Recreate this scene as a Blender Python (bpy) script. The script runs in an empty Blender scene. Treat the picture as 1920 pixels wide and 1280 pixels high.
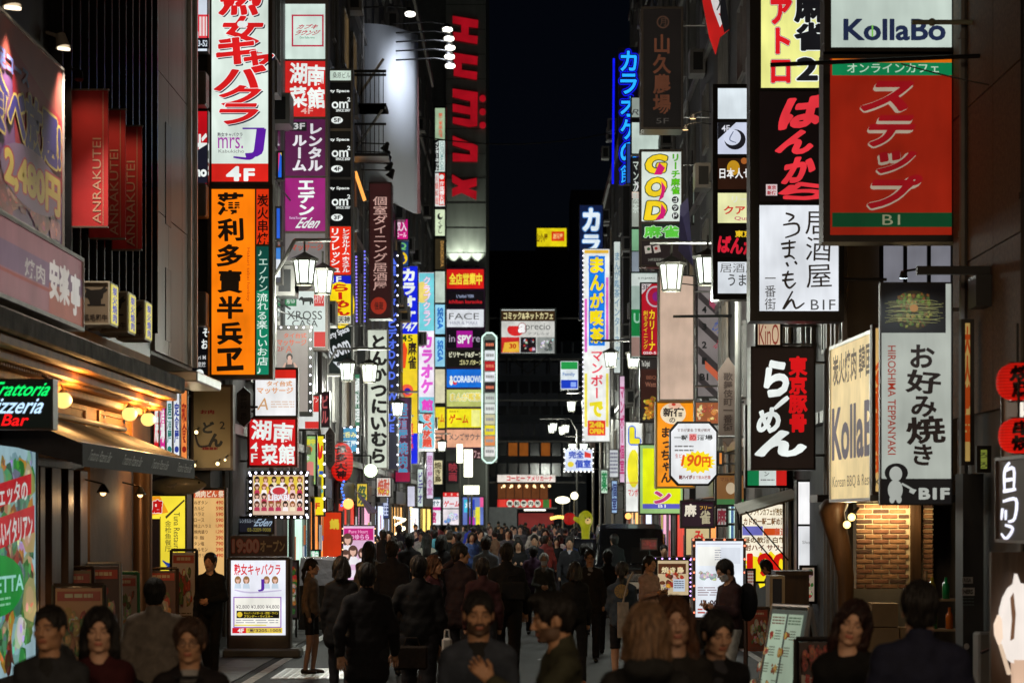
import bpy, math, random
import numpy as np
from mathutils import Vector
from mathutils.geometry import tessellate_polygon
random.seed(7); RNG = np.random.RandomState(5)
SC = bpy.context.scene
COL = SC.collection
R = math.radians
# ------------------------------------------------------------ camera, sky, exposure
HZ, VX, F, H = 965.0, 985.0, 4500.0, 2.2      # horizon row, vanishing column, focal length in photo pixels, eye height
cd = bpy.data.cameras.new('camera'); cam = bpy.data.objects.new('camera', cd); COL.objects.link(cam)
cam.location = (0, 0, H); cam.rotation_euler = (R(90), 0, 0)
cd.sensor_width = 36; cd.lens = F/1920*36
cd.shift_x = -(VX-960)/1920; cd.shift_y = (HZ-640)/1920
cd.clip_start = .5; cd.clip_end = 1500
cd.dof.use_dof = True; cd.dof.focus_distance = 39; cd.dof.aperture_fstop = 3.4
SC.camera = cam
wd = bpy.data.worlds.new('World'); SC.world = wd; wd.use_nodes = True
nt = wd.node_tree; nt.nodes.clear()
sk = nt.nodes.new('ShaderNodeTexSky'); sk.sky_type = 'NISHITA'; sk.sun_disc = False
sk.sun_elevation = R(30); sk.sun_rotation = R(200)
bgn = nt.nodes.new('ShaderNodeBackground'); bgn.inputs[1].default_value = .0004
wo = nt.nodes.new('ShaderNodeOutputWorld')
tn = nt.nodes.new('ShaderNodeVectorMath'); tn.operation = 'MULTIPLY'; tn.inputs[1].default_value = (.7, .75, 1.15)
nt.links.new(sk.outputs[0], tn.inputs[0]); nt.links.new(tn.outputs[0], bgn.inputs[0]); nt.links.new(bgn.outputs[0], wo.inputs[0])
sun = bpy.data.lights.new('moon', 'SUN'); sun.energy = .004; sun.angle = R(.5); sun.color = (.9, .95, 1)
so = bpy.data.objects.new('moon', sun); COL.objects.link(so); so.rotation_euler = (R(60), 0, R(-20))
vs = SC.view_settings; vs.view_transform = 'Standard'; vs.look = 'None'; vs.exposure = 0; vs.gamma = 1
try: vs.use_curve_mapping = False
except Exception: pass
SC.render.engine = 'CYCLES'
cy = SC.cycles; cy.use_denoising = True; cy.max_bounces = 5; cy.diffuse_bounces = 3; cy.glossy_bounces = 3
cy.transmission_bounces = 4; cy.transparent_max_bounces = 8; cy.sample_clamp_indirect = 4; cy.use_light_tree = True
cy.caustics_reflective = False; cy.caustics_refractive = False
try: cy.denoising_input_passes = 'RGB_ALBEDO_NORMAL'
except Exception: pass

# ------------------------------------------------------------ helpers
def c(r, g, b, k=1.0):
    f = lambda v: (v/255/12.92 if v <= 10 else ((v/255+.055)/1.055)**2.4)
    return (f(r)*k, f(g)*k, f(b)*k)
def Wp(px, py, d): return Vector(((px-VX)*d/F, d, H+(HZ-py)*d/F))
def tag(o, label=None, cat=None, group=None, kind=None):
    if label: o['label'] = label
    if cat: o['category'] = cat
    if group: o['group'] = group
    if kind: o['kind'] = kind
    return o
def empty(name, loc, label, cat, group=None, rz=0):
    o = bpy.data.objects.new(name, None); COL.objects.link(o); o.location = loc; o.rotation_euler = (0, 0, rz)
    o.empty_display_size = .2
    return tag(o, label, cat, group)
def copy_tree(o, parent=None):
    n = o.copy(); COL.objects.link(n); n.parent = parent
    for ch in o.children: copy_tree(ch, n)
    return n
class MB:
    def __init__(s): s.v = []; s.f = []; s.c = []; s.m = []
    def add(s, vs, fs, col=(1, 1, 1), mi=0):
        b = len(s.v); s.v.extend([tuple(p) for p in vs]); s.c.extend([col]*len(vs))
        s.f.extend([tuple(b+i for i in f) for f in fs]); s.m.extend([mi]*len(fs)); return s
    def box(s, x0, x1, y0, y1, z0, z1, col=(1, 1, 1), mi=0):
        vs = [(x0,y0,z0),(x1,y0,z0),(x1,y1,z0),(x0,y1,z0),(x0,y0,z1),(x1,y0,z1),(x1,y1,z1),(x0,y1,z1)]
        return s.add(vs, [(0,3,2,1),(4,5,6,7),(0,1,5,4),(1,2,6,5),(2,3,7,6),(3,0,4,7)], col, mi)
    def tube(s, p, q, r, r2=None, n=8, col=(1, 1, 1), mi=0, cap=True):
        p, q = Vector(p), Vector(q); r2 = r if r2 is None else r2
        a = (q-p).normalized(); u = a.orthogonal().normalized(); w = a.cross(u)
        vs = []
        for c0, rr in ((p, r), (q, r2)):
            for i in range(n):
                t = 2*math.pi*i/n; vs.append(c0+u*(rr*math.cos(t))+w*(rr*math.sin(t)))
        fs = [(i, (i+1) % n, n+(i+1) % n, n+i) for i in range(n)]
        if cap: fs += [tuple(range(n-1, -1, -1)), tuple(range(n, 2*n))]
        return s.add(vs, fs, col, mi)
    def path(s, pts, r, n=8, col=(1, 1, 1)):
        for a, b in zip(pts[:-1], pts[1:]): s.tube(a, b, r, n=n, col=col)
        return s
    def lathe(s, prof, cx=0, cy=0, n=16, col=(1, 1, 1), mi=0):
        vs = []
        for r, z in prof:
            for i in range(n):
                t = 2*math.pi*i/n; vs.append((cx+r*math.cos(t), cy+r*math.sin(t), z))
        fs = []
        for k in range(len(prof)-1):
            for i in range(n): fs.append((k*n+i, k*n+(i+1) % n, (k+1)*n+(i+1) % n, (k+1)*n+i))
        return s.add(vs, fs, col, mi)
    def ball(s, p, rx, ry=None, rz=None, n=14, m=8, col=(1, 1, 1), mi=0):
        ry = ry or rx; rz = rz or rx; vs = []
        for k in range(m+1):
            a = math.pi*k/m-math.pi/2
            for i in range(n):
                t = 2*math.pi*i/n
                vs.append((p[0]+rx*math.cos(a)*math.cos(t), p[1]+ry*math.cos(a)*math.sin(t), p[2]+rz*math.sin(a)))
        fs = []
        for k in range(m):
            for i in range(n): fs.append((k*n+i, k*n+(i+1) % n, (k+1)*n+(i+1) % n, (k+1)*n+i))
        return s.add(vs, fs, col, mi)
    def build(s, name, mats, parent=None, loc=(0, 0, 0), smooth=False, data=None):
        me = bpy.data.meshes.new(name); me.from_pydata(s.v, [], s.f)
        if not isinstance(mats, (list, tuple)): mats = [mats]
        for m in mats: me.materials.append(m)
        if len(mats) > 1: me.polygons.foreach_set('material_index', s.m)
        at = me.attributes.new('col', 'FLOAT_COLOR', 'POINT')
        ca = np.ones((len(s.v), 4), np.float32); ca[:, :3] = np.array(s.c, np.float32).reshape(-1, 3); at.data.foreach_set('color', ca.ravel())
        if smooth: me.polygons.foreach_set('use_smooth', [True]*len(me.polygons))
        me.update()
        o = bpy.data.objects.new(name, me); COL.objects.link(o); o.parent = parent; o.location = loc
        return o
def bevel(o, w=.01, seg=1):
    m = o.modifiers.new('bevel', 'BEVEL'); m.width = w; m.segments = seg; m.limit_method = 'ANGLE'; return o

# ------------------------------------------------------------ materials
MATS = {}
def mat(name, col=(.5, .5, .5), rough=.6, metal=0, bump=0, bscale=8, var=.15, vscale=3, attr=False, spec=.5, coat=0, streak=False):
    if name in MATS: return MATS[name]
    m = bpy.data.materials.new(name); m.use_nodes = True; n = m.node_tree; b = n.nodes['Principled BSDF']
    L = n.links.new
    b.inputs['Roughness'].default_value = rough; b.inputs['Metallic'].default_value = metal
    b.inputs['Specular IOR Level'].default_value = spec; b.inputs['Coat Weight'].default_value = coat
    tc = n.nodes.new('ShaderNodeTexCoord'); src = tc.outputs['Object']
    if streak:
        mp = n.nodes.new('ShaderNodeMapping'); mp.inputs['Scale'].default_value = (1, 1, .12); L(src, mp.inputs[0]); src = mp.outputs[0]
    nz = n.nodes.new('ShaderNodeTexNoise'); nz.inputs['Scale'].default_value = vscale; nz.inputs['Detail'].default_value = 6
    L(src, nz.inputs['Vector'])
    mr = n.nodes.new('ShaderNodeMapRange'); mr.inputs[1].default_value = .3; mr.inputs[2].default_value = .7
    mr.inputs[3].default_value = 1-var; mr.inputs[4].default_value = 1+var; L(nz.outputs[0], mr.inputs[0])
    mx = n.nodes.new('ShaderNodeVectorMath'); mx.operation = 'SCALE'
    if attr:
        a = n.nodes.new('ShaderNodeAttribute'); a.attribute_name = 'col'; L(a.outputs['Color'], mx.inputs[0])
    else: mx.inputs[0].default_value = col
    L(mr.outputs[0], mx.inputs['Scale']); L(mx.outputs[0], b.inputs['Base Color'])
    if bump:
        n2 = n.nodes.new('ShaderNodeTexNoise'); n2.inputs['Scale'].default_value = bscale; n2.inputs['Detail'].default_value = 5
        L(src, n2.inputs['Vector'])
        bp = n.nodes.new('ShaderNodeBump'); bp.inputs['Strength'].default_value = bump; bp.inputs['Distance'].default_value = .02
        L(n2.outputs[0], bp.inputs['Height']); L(bp.outputs[0], b.inputs['Normal'])
    MATS[name] = m; return m
def lit(name, k=1.08, sample=True, uneven=.2, scale=1.6):
    if name in MATS: return MATS[name]
    m = bpy.data.materials.new(name); m.use_nodes = True; n = m.node_tree; b = n.nodes['Principled BSDF']; L = n.links.new
    b.inputs['Base Color'].default_value = (.02, .02, .02, 1); b.inputs['Roughness'].default_value = .55; b.inputs['Specular IOR Level'].default_value = .2
    a = n.nodes.new('ShaderNodeAttribute'); a.attribute_name = 'col'
    tc = n.nodes.new('ShaderNodeTexCoord'); nz = n.nodes.new('ShaderNodeTexNoise'); nz.inputs['Scale'].default_value = scale; nz.inputs['Detail'].default_value = 2
    L(tc.outputs['Object'], nz.inputs['Vector'])
    mr = n.nodes.new('ShaderNodeMapRange'); mr.inputs[1].default_value = .3; mr.inputs[2].default_value = .7
    mr.inputs[3].default_value = k*(1-uneven); mr.inputs[4].default_value = k*(1+uneven*.6); L(nz.outputs[0], mr.inputs[0])
    n2 = n.nodes.new('ShaderNodeTexNoise'); n2.inputs['Scale'].default_value = 9; n2.inputs['Detail'].default_value = 7; mp = n.nodes.new('ShaderNodeMapping'); mp.inputs['Scale'].default_value = (1, 1, .25)
    L(tc.outputs['Object'], mp.inputs[0]); L(mp.outputs[0], n2.inputs['Vector']); m2 = n.nodes.new('ShaderNodeMapRange'); m2.inputs[1].default_value = .35; m2.inputs[2].default_value = .65; m2.inputs[3].default_value = 1-uneven*.4; m2.inputs[4].default_value = 1.0
    L(n2.outputs[0], m2.inputs[0]); mm = n.nodes.new('ShaderNodeMath'); mm.operation = 'MULTIPLY'; L(mr.outputs[0], mm.inputs[0]); L(m2.outputs[0], mm.inputs[1])
    L(a.outputs['Color'], b.inputs['Emission Color']); L(mm.outputs[0], b.inputs['Emission Strength'])
    try: m.cycles.emission_sampling = 'AUTO' if sample else 'NONE'
    except Exception: pass
    MATS[name] = m; return m
LIT = lit('backlit_panel'); LITP = lit('backlit_print', sample=False); 
BULB = lit('bulb_glow', sample=False, uneven=0)
LAMP = lit('lamp_glass', uneven=0)
PAINT = mat('painted_print', attr=True, rough=.45, var=.08)
FR_DARK = mat('dark_bronze_frame', (.025, .022, .02), .4, .3)
FR_BRN = mat('brown_frame', (.10, .075, .06), .45, .2)
FR_GREY = mat('grey_steel_frame', (.22, .21, .2), .4, .6)
FR_LT = mat('aluminium_frame', (.5, .5, .5), .35, .8)
BLACK = mat('black_metal', (.012, .012, .013), .45, .2)
STEEL = mat('brushed_steel', (.35, .34, .33), .3, .9)

# ------------------------------------------------------------ glyphs and flat print
_G = {}
def glyph(s, off):
    k = (s, round(off, 3))
    if k in _G: return _G[k]
    cu = bpy.data.curves.new('t', 'FONT'); cu.body = s; cu.size = 1; cu.resolution_u = 3; cu.offset = off
    o = bpy.data.objects.new('t', cu); COL.objects.link(o)
    me = bpy.data.meshes.new_from_object(o.evaluated_get(bpy.context.evaluated_depsgraph_get()))
    v = np.array([p.co[:2] for p in me.vertices]).reshape(-1, 2); f = [tuple(p.vertices) for p in me.polygons]
    bpy.data.objects.remove(o); bpy.data.curves.remove(cu); bpy.data.meshes.remove(me)
    _G[k] = (v, f); return _G[k]
def bold(w):
    """heavy weights: shifted copies of the plain glyph, so that dense characters stay clean"""
    if w <= .02: return w, [(0, 0)]
    r = w-.014; n = 8 if r < .04 else 12
    return .014, [(0, 0)]+[(r*math.cos(2*math.pi*i/n), r*math.sin(2*math.pi*i/n)) for i in range(n)]
SMALL = 'ャュョッァィゥェォゃゅょっ'
class Print:
    """flat print in sheet coordinates (x right, y down), each layer a little proud of the one below"""
    def __init__(s): s.L = []; s.z = 0
    def raw(s, pts, faces, col): s.L.append((np.array(pts, float).reshape(-1, 2), faces, col, s.z))
    def up(s): s.z += 1
    def R(s, x0, y0, x1, y1, col): s.up(); s.raw([(x0,y0),(x1,y0),(x1,y1),(x0,y1)], [(0,1,2,3)], col)
    def E(s, cx, cy, rx, ry, col, n=20): 
        s.up(); s.raw([(cx+rx*math.cos(2*math.pi*i/n), cy+ry*math.sin(2*math.pi*i/n)) for i in range(n)], [tuple(range(n))], col)
    def P(s, pts, col):
        s.up(); t = tessellate_polygon([[Vector((a, b, 0)) for a, b in pts]]); s.raw(pts, [tuple(x) for x in t], col)
    def S(s, pts, w, col, taper=True):
        s.up(); pts = [np.array(p, float) for p in pts]; n = len(pts)
        # smooth stroke
        P = []
        for i in range(n-1):
            p0 = pts[max(0, i-1)]; p1 = pts[i]; p2 = pts[i+1]; p3 = pts[min(n-1, i+2)]
            for k in range(4):
                t = k/4; P.append(.5*((2*p1)+(-p0+p2)*t+(2*p0-5*p1+4*p2-p3)*t*t+(-p0+3*p1-3*p2+p3)*t**3))
        P.append(pts[-1]); m = len(P); V = []
        for i, p in enumerate(P):
            t = P[min(m-1, i+1)]-P[max(0, i-1)]; l = math.hypot(*t) or 1; nn = np.array([-t[1], t[0]])/l
            ww = w/2*((.55+.45*math.sin(math.pi*min(1, (i+1.5)/(m+1)))) if taper else 1); V += [p+nn*ww, p-nn*ww]
        s.raw(V, [(2*i, 2*i+1, 2*i+3, 2*i+2) for i in range(m-1)], col)
    def T(s, txt, x0, y0, x1, y1, col, w=.012, sk=0, rot=0, out=(), cell=False):
        for cc, ww in list(out)+[(col, w)]:
            s.up()
            w0, sh0 = bold(w); w1, sh1 = bold(ww)
            v0, f = glyph(txt, w0)
            if not len(v0): return
            vb_, f = glyph(txt, w1); g0 = max(0, w-w0)
            a, b = v0.min(0)-g0, v0.max(0)+g0    # the plain weight sets the size, outlines grow past it
            m = len(vb_); v = np.concatenate([vb_+np.array(q_) for q_ in sh1]); f1 = f; kk = len(sh1)
            if rot in (90, -90):
                q = (v-(a+b)/2); ext = (b-a)
                q = q/ext
                q = np.stack([-q[:, 1], q[:, 0]], 1)*(1 if rot == 90 else -1)
            else: q = (v-(a+b)/2)/(b-a); q = q+np.stack([q[:, 1]*sk, q[:, 1]*0], 1)
            X = (x0+x1)/2+q[:, 0]*(x1-x0); Y = (y0+y1)/2-q[:, 1]*(y1-y0)
            if rot not in (0, 90, -90):
                t = R(rot); cx, cy = (x0+x1)/2, (y0+y1)/2
                X, Y = cx+(X-cx)*math.cos(t)+(Y-cy)*math.sin(t), cy-(X-cx)*math.sin(t)+(Y-cy)*math.cos(t)
            XY = np.stack([X, Y], 1); z0_ = s.z
            for i_ in range(kk): s.z = z0_-.6+.6*i_/kk if kk > 1 else z0_; s.raw(XY[i_*m:(i_+1)*m], f1, cc)
            s.z = z0_
    def V(s, txt, x0, y0, x1, y1, col, w=.015, out=(), sk=0, jit=0, gap=0):
        n = len(txt); hh = (y1-y0)/n
        js = [(random.uniform(-jit, jit), random.uniform(-jit, jit), random.uniform(-jit, jit)*2) for _ in txt]
        for cc, ww in list(out)+[(col, w)]:
            s.up()
            for i, ch in enumerate(txt):
                if ch in ' 　': continue
                w1, sh1 = bold(ww); vb_, f = glyph(ch, w1); m = len(vb_)
                if not m: continue
                v = np.concatenate([vb_+np.array(q_) for q_ in sh1])
                if ord(ch) < 256:
                    g0 = vb_; q = v-(g0.min(0)+g0.max(0))/2
                else: q = v-np.array([.5, .38])
                if ch in 'ー〜－': q = np.stack([-q[:, 1], q[:, 0]], 1)*np.array([-1, 1])
                if ch in SMALL: q = q+np.array([.09, .08])
                jx, jy, jr = js[i]; cr, sr = math.cos(jr), math.sin(jr)
                q = np.stack([q[:, 0]*cr-q[:, 1]*sr+jx, q[:, 0]*sr+q[:, 1]*cr+jy], 1)
                q = q*(1-gap)
                XY = np.stack([(x0+x1)/2+(q[:, 0]+q[:, 1]*sk)*(x1-x0), y0+hh*(i+.5)-q[:, 1]*hh], 1); kk = len(sh1); z0_ = s.z
                for i_ in range(kk): s.z = z0_-.6+.6*i_/kk if kk > 1 else z0_; s.raw(XY[i_*m:(i_+1)*m], f, cc)
                s.z = z0_
    def burst(s, cx, cy, rx, ry, col, n=18, k=.78):
        s.P([(cx+rx*(1 if i % 2 else k)*math.cos(math.pi*i/n), cy+ry*(1 if i % 2 else k)*math.sin(math.pi*i/n)) for i in range(2*n)], col)
    def blobs(s, x0, y0, x1, y1, cols, n, r0, r1, seed=1):
        g = random.Random(seed)
        for _ in range(n):
            r = g.uniform(r0, r1); k = g.uniform(.6, 1)
            x = g.uniform(x0+r, max(x0+r, x1-r)); y = g.uniform(y0+r, max(y0+r, y1-r)); cc = g.choice(cols)
            def ob(rr, dx, dy, c3):
                a0 = g.uniform(0, 3.1); n = 9; e = g.uniform(.5, 1); pts = []
                for i in range(n):
                    t = 2*math.pi*i/n; q = rr*g.uniform(.7, 1.15); u, v = q*math.cos(t), q*e*math.sin(t); pts.append((x+dx+u*math.cos(a0)-v*math.sin(a0), y+dy+u*math.sin(a0)+v*math.cos(a0)))
                s.up(); s.z -= .7; s.raw([(min(max(a, x0), x1), min(max(b, y0), y1)) for a, b in pts], [tuple(range(n))], c3)
            ob(r, 0, 0, tuple(v*g.uniform(.35, .9) for v in cc)); ob(r*.7, -r*.1, -r*.1, tuple(v*g.uniform(.8, 1.1) for v in cc))
            for _k in range(3): ob(r*.22, g.uniform(-.5, .5)*r, g.uniform(-.5, .5)*r, tuple(min(1.1, v*g.uniform(.3, 1.7)+.02) for v in cc))
    def lines(s, x0, y0, x1, y1, rows, col, h=.5, seed=1, words=3):
        g = random.Random(seed); rh = (y1-y0)/rows
        for i in range(rows):
            x = x0
            while x < x1-1e-6:
                L = g.uniform(.12, .35)*(x1-x0); s.R(x, y0+rh*i, min(x1, x+L*.85), y0+rh*(i+h), col); s.z -= 1; x += L
        s.up()
class Face:
    """a flat rectangle in space: O = top left corner, U = unit vector to the right, sheet rectangle r"""
    def __init__(s, O, U, w, h, r):
        s.O = Vector(O); s.U = Vector(U).normalized(); s.V = Vector((0, 0, -1)); s.w = w; s.h = h; s.r = r
        s.N = s.V.cross(s.U)*-1
        s.N = Vector((s.U.y, -s.U.x, 0))          # towards the viewer
    def at(s, x, y, n=0):
        x0, y0, x1, y1 = s.r
        return s.O+s.U*((x-x0)/(x1-x0)*s.w)+s.V*((y-y0)/(y1-y0)*s.h)+s.N*n
def front(x0, y0, x1, y1, d):
    return Face(Wp(x0, y0, d), (1, 0, 0), (x1-x0)*d/F, (y1-y0)*d/F, (x0, y0, x1, y1))
def build_print(P, face, name, m, parent, org, lift=.004, step=.0012, emis=True):
    V = []; Fc = []; C = []; b = 0
    O = np.array(face.O-org); U = np.array(face.U); Vv = np.array(face.V); N = np.array(face.N); x0, y0, x1, y1 = face.r
    for pts, fs, col, z in P.L:
        q = O+np.outer((pts[:, 0]-x0)/(x1-x0)*face.w, U)+np.outer((pts[:, 1]-y0)/(y1-y0)*face.h, Vv)+N*(lift+z*step)
        V.append(q); C += [col]*len(pts); Fc += [tuple(b+i for i in f) for f in fs]; b += len(pts)
    if not V: return None
    mb = MB(); mb.v = [tuple(x) for x in np.concatenate(V)]; mb.f = Fc; mb.c = C; mb.m = [0]*len(Fc)
    return mb.build(name, m, parent)
def fbox(mb, face, x0, y0, x1, y1, n0, n1, org, col=(1, 1, 1)):
    """box standing on a face between sheet corners, from offset n0 to n1 along its normal"""
    vs = [face.at(x, y, n)-org for n in (n0, n1) for x, y in ((x0, y0), (x1, y0), (x1, y1), (x0, y1))]
    mb.add(vs, [(0,3,2,1),(4,5,6,7),(0,1,5,4),(1,2,6,5),(2,3,7,6),(3,0,4,7)], col)
def sign(name, label, face, panels, cat='sign', depth=.25, rim=.03, fm=None, group=None, wall=None, unlit=False, emit=1.0, bulbs=None, bracket=True, lifted=0):
    """panels: list of (rect, background colour, Print or None, part label or None)"""
    fm = fm or FR_DARK; x0, y0, x1, y1 = face.r
    org = face.at((x0+x1)/2, y1, -depth/2)
    root = empty(name, org, label, cat, group)
    far = org.y > 70
    kx = (x1-x0)/face.w; ky = (y1-y0)/face.h; rx, ry = rim*kx, rim*ky
    mb = MB(); fbox(mb, face, x0, y0, x1, y1, -depth, 0, org)
    # proud rim round the whole face and bars between the panels
    fbox(mb, face, x0-.3*rx, y0-.3*ry, x1+.3*rx, y0+ry, -depth*.98, .03, org); fbox(mb, face, x0-.3*rx, y1-ry, x1+.3*rx, y1+.3*ry, -depth*.98, .03, org)
    fbox(mb, face, x0-.3*rx, y0+ry, x0+rx, y1-ry, -depth*.98, .03, org); fbox(mb, face, x1-rx, y0+ry, x1+.3*rx, y1-ry, -depth*.98, .03, org)
    mb.build('frame', fm, root)
    for k, (r, bg, P, pl) in enumerate(panels):
        a, b_, c_, d_ = r or (x0+rx, y0+ry, x1-rx, y1-ry)
        a, b_, c_, d_ = max(a, x0+rx), max(b_, y0+ry), min(c_, x1-rx), min(d_, y1-ry)
        pm = MB(); fbox(pm, face, a, b_, c_, d_, .001, .008, org, tuple(v*emit for v in bg) if not unlit else bg)
        po = pm.build('panel', PAINT if unlit else LIT, root)
        if pl: po['label'] = pl
        if P is not None and P.L:
            if emit != 1 and not unlit: P.L = [(p, f, tuple(v*emit for v in col), z) for p, f, col, z in P.L]
            st = .0012 if org.y < 60 else .003
            st = min(st, (.012 if org.y < 60 else .03)/max(1, P.z))
            build_print(P, face, 'lettering', PAINT if unlit else LITP, po, org, lift=.010, step=st)
    if bulbs:
        for side in bulbs[0]:
            n = bulbs[1] if side in 'LR' else bulbs[2]
            for i in range(n):
                t = (i+.5)/n if side in 'LR' else i/(n-1) if n > 1 else .5
                bx = {'L': x0+.3*rx, 'R': x1-.3*rx}.get(side, x0+(x1-x0)*t); by = {'T': y0+.3*ry, 'B': y1-.3*ry}.get(side, y0+(y1-y0)*t)
                s = bulbs[3]*.72; q = face.at(bx, by, .03)-org
                bb = MB(); bb.ball(q, s, s*.8, s, 8, 5, tuple(v for v in bulbs[4])); bb.build('bulb', BULB, root, smooth=True)
    if bracket and abs(face.U.x) > .9:
        sx = -1 if org.x < 0 else 1; wx = (wall if wall is not None else sx*5.05)
        ex = (x0 if sx < 0 else x1); e0 = face.at(ex, y0, 0).x
        if abs(wx-e0) > .02 and (wx-e0)*sx > 0:
            bm = MB()
            for t in (.12, .88):
                zz = face.at(ex, y0+(y1-y0)*t, 0).z-org.z
                bm.tube((e0-org.x, 0, zz), (wx-org.x, 0, zz), .02, n=6)
            bm.build('bracket', STEEL, root)
    return root
def wallface(side, X, d0, d1, z0, z1, r):
    """face lying along the street; side 'L' shows towards +X, 'R' towards -X; r = sheet rectangle"""
    if side == 'L': return Face((X, d0, z1), (0, 1, 0), d1-d0, z1-z0, r)
    return Face((X, d1, z1), (0, -1, 0), d1-d0, z1-z0, r)
WHITE = c(236, 242, 238); BLK = (.003, .003, .004)
# ============================================================ setting: ground and buildings
def asphalt():
    m = mat('asphalt', (.016, .016, .017), .7, bump=.7, bscale=30, var=.5, vscale=.9, spec=.22)
    return m
g = MB(); g.add([(-60, -40, 0), (60, -40, 0), (60, 700, 0), (-60, 700, 0)], [(0, 1, 2, 3)]); tag(g.build('road', asphalt()), kind='structure')
PAVE = mat('paving_concrete', (.06, .058, .055), .55, bump=.3, bscale=14, var=.4, vscale=2, spec=.25)
for sx in (-1, 1):
    g = MB()
    for i in range(100):
        y0 = 14+i*1.2
        for a, b in ((3.85, 4.42), (4.43, 5.0)): g.box(min(sx*a, sx*b), max(sx*a, sx*b), y0, y0+1.19, -.05, .012+(i*7 % 3)*.002)
    tag(g.build('pavement', PAVE), kind='structure')
g = MB(); g.box(-3.72, -3.58, 14, 60, -.02, .004); g.box(3.5, 3.62, 14, 60, -.02, .004)
tag(g.build('road_marking', mat('road_paint', (.6, .6, .58), .6, var=.4, vscale=6)), kind='structure')
g = MB(); g.box(-3.42, -2.45, 32.2, 34.3, -.02, .012)
for i in range(9):
    for j in range(12): g.box(-3.38+i*.105, -3.31+i*.105, 32.26+j*.17, 32.36+j*.17, .012, .018)
o = g.build('utility_cover', mat('worn_steel_plate', (.42, .42, .42), .35, .5, var=.2)); tag(o, 'rectangular pale steel utility cover set in the road by the standing girl', 'utility cover')

FL = {}
def building(name, label, side, d0, d1, h, wm, X=5.0, deep=9, base=0, floors=True, lit_win=(), fh=3.3, nwin=2, winw=1.3, ledge=True, wz0=None):
    sx = -1 if side == 'L' else 1
    org = Vector((sx*X, (d0+d1)/2, 0)); root = empty(name, org, label, 'building')
    def bx(mb, a, b, y0, y1, z0, z1, col=(1, 1, 1)):   # a..b = distance outwards from the facade plane to the street(+)/back(-)
        xa, xb = -sx*a, -sx*b; mb.box(min(xa, xb), max(xa, xb), y0-org.y, y1-org.y, z0, z1, col)
    mb = MB(); bx(mb, -deep, 0, d0, d1, base, h); mb.build('wall', wm, root)
    mb = MB(); bx(mb, -deep-.05, .12, d0+.02, d1-.02, h, h+.35); mb.build('parapet', FR_GREY, root)
    if not floors: return root
    nf = int((h-3.6)//fh)
    for k in range(nf):
        z = 3.7+k*fh
        if ledge:
            mb = MB(); bx(mb, -.01, .09, d0+.03, d1-.03, z-.12, z+.05); mb.build('ledge', FR_GREY, root)
        w = (d1-d0)/nwin
        for i in range(nwin):
            yc = d0+w*(i+.5); ww = min(winw, w*.7)/2
            mb = MB()
            for (a, b, e, f) in ((yc-ww-.06, yc+ww+.06, z+.9, z+.96), (yc-ww-.06, yc+ww+.06, z+2.4, z+2.46), (yc-ww-.06, yc-ww, z+.96, z+2.4), (yc+ww, yc+ww+.06, z+.96, z+2.4), (yc-.02, yc+.02, z+.96, z+2.4)):
                bx(mb, .0, .07, a, b, e, f)
            wf = mb.build('window', FR_GREY, root)
            mb = MB(); on = (k*nwin+i) in lit_win
            bx(mb, -.02, .02, yc-ww, yc+ww, z+.96, z+2.4, c(255, 214, 150, .5) if on else (1, 1, 1))
            mb.build('pane', LIT if on else mat('dark_window_glass', (.01, .012, .016), .06), wf)
    rg = random.Random(len(label)*7)
    if X: 
        for k in range(9):
            y = rg.uniform(d0+.6, d1-.9); z = 6.4+rg.randint(0, 4)*fh+rg.uniform(0, .4); q = MB(); bx(q, .04, .42, y, y+.8, z, z+.6); ac = q.build('air_conditioner', FR_GREY, root)
            q = MB(); bx(q, .1, .34, y-.012, y, z+.08, z+.52); q.build('fan_grille', BLACK, ac)
        for k in range(4):
            y = rg.uniform(d0+.3, d1-.3); q = MB(); q.tube((-sx*.07, y-org.y, .2), (-sx*.07, y-org.y, h-1), .05, n=6); q.build('drainpipe', FR_GREY, root)
    return root
BK = mat('black_clad_wall', (.018, .017, .018), .35, .1, bump=.1)
TILE = mat('polished_grey_stone', (.19, .17, .15), .38, 0, var=.12, vscale=5, streak=True)
CONC = mat('stained_concrete', (.17, .155, .14), .8, bump=.4, var=.35, vscale=1.3, streak=True)
DK = mat('dark_render_wall', (.035, .033, .034), .75, bump=.2, var=.3, streak=True)
DK2 = mat('greyish_tile_wall', (.055, .052, .058), .5, bump=.15, var=.25, streak=True)
OLIVE = mat('olive_panel_wall', (.20, .21, .185), .55, var=.12, streak=True)
BROWN = mat('brown_granite_wall', (.135, .082, .05), .7, bump=.5, bscale=40, var=.35, vscale=22)

# ---- left row
b1 = building('restaurant_building', 'black ribbed building with an ochre corniced restaurant front and dark awning', 'L', 14, 32, 30, BK, floors=False, base=4.3)
org = Vector((-5, 23, 0))
OCH = mat('ochre_plaster', (.60, .27, .06), .7, bump=.3, var=.18, vscale=2); OCHD = mat('ochre_moulding', (.52, .22, .05), .6, bump=.2, var=.25, vscale=4)
WOOD = mat('dark_oak_panel', (.05, .024, .011), .45, bump=.2, bscale=20, var=.5, vscale=9, streak=True)
BEIGE = mat('beige_panel', (.16, .085, .035), .7, bump=.3, var=.15, vscale=3)
BRASSY = mat('bronze_column', (.22, .13, .08), .3, .7, var=.2, streak=True)
def pb(name, m, x0, x1, y0, y1, z0, z1, par=b1, o=org, bev=0):
    q = MB().box(x0-o.x, x1-o.x, y0-o.y, y1-o.y, z0-o.z, z1-o.z).build(name, m, par)
    if bev: bevel(q, bev)
    return q
pb('wall', OCH, -6.5, -5.0, 14, 32, 2.8, 4.3)
pb('wall', WOOD, -6.5, -5.04, 14, 32, 0, 2.8)
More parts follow.
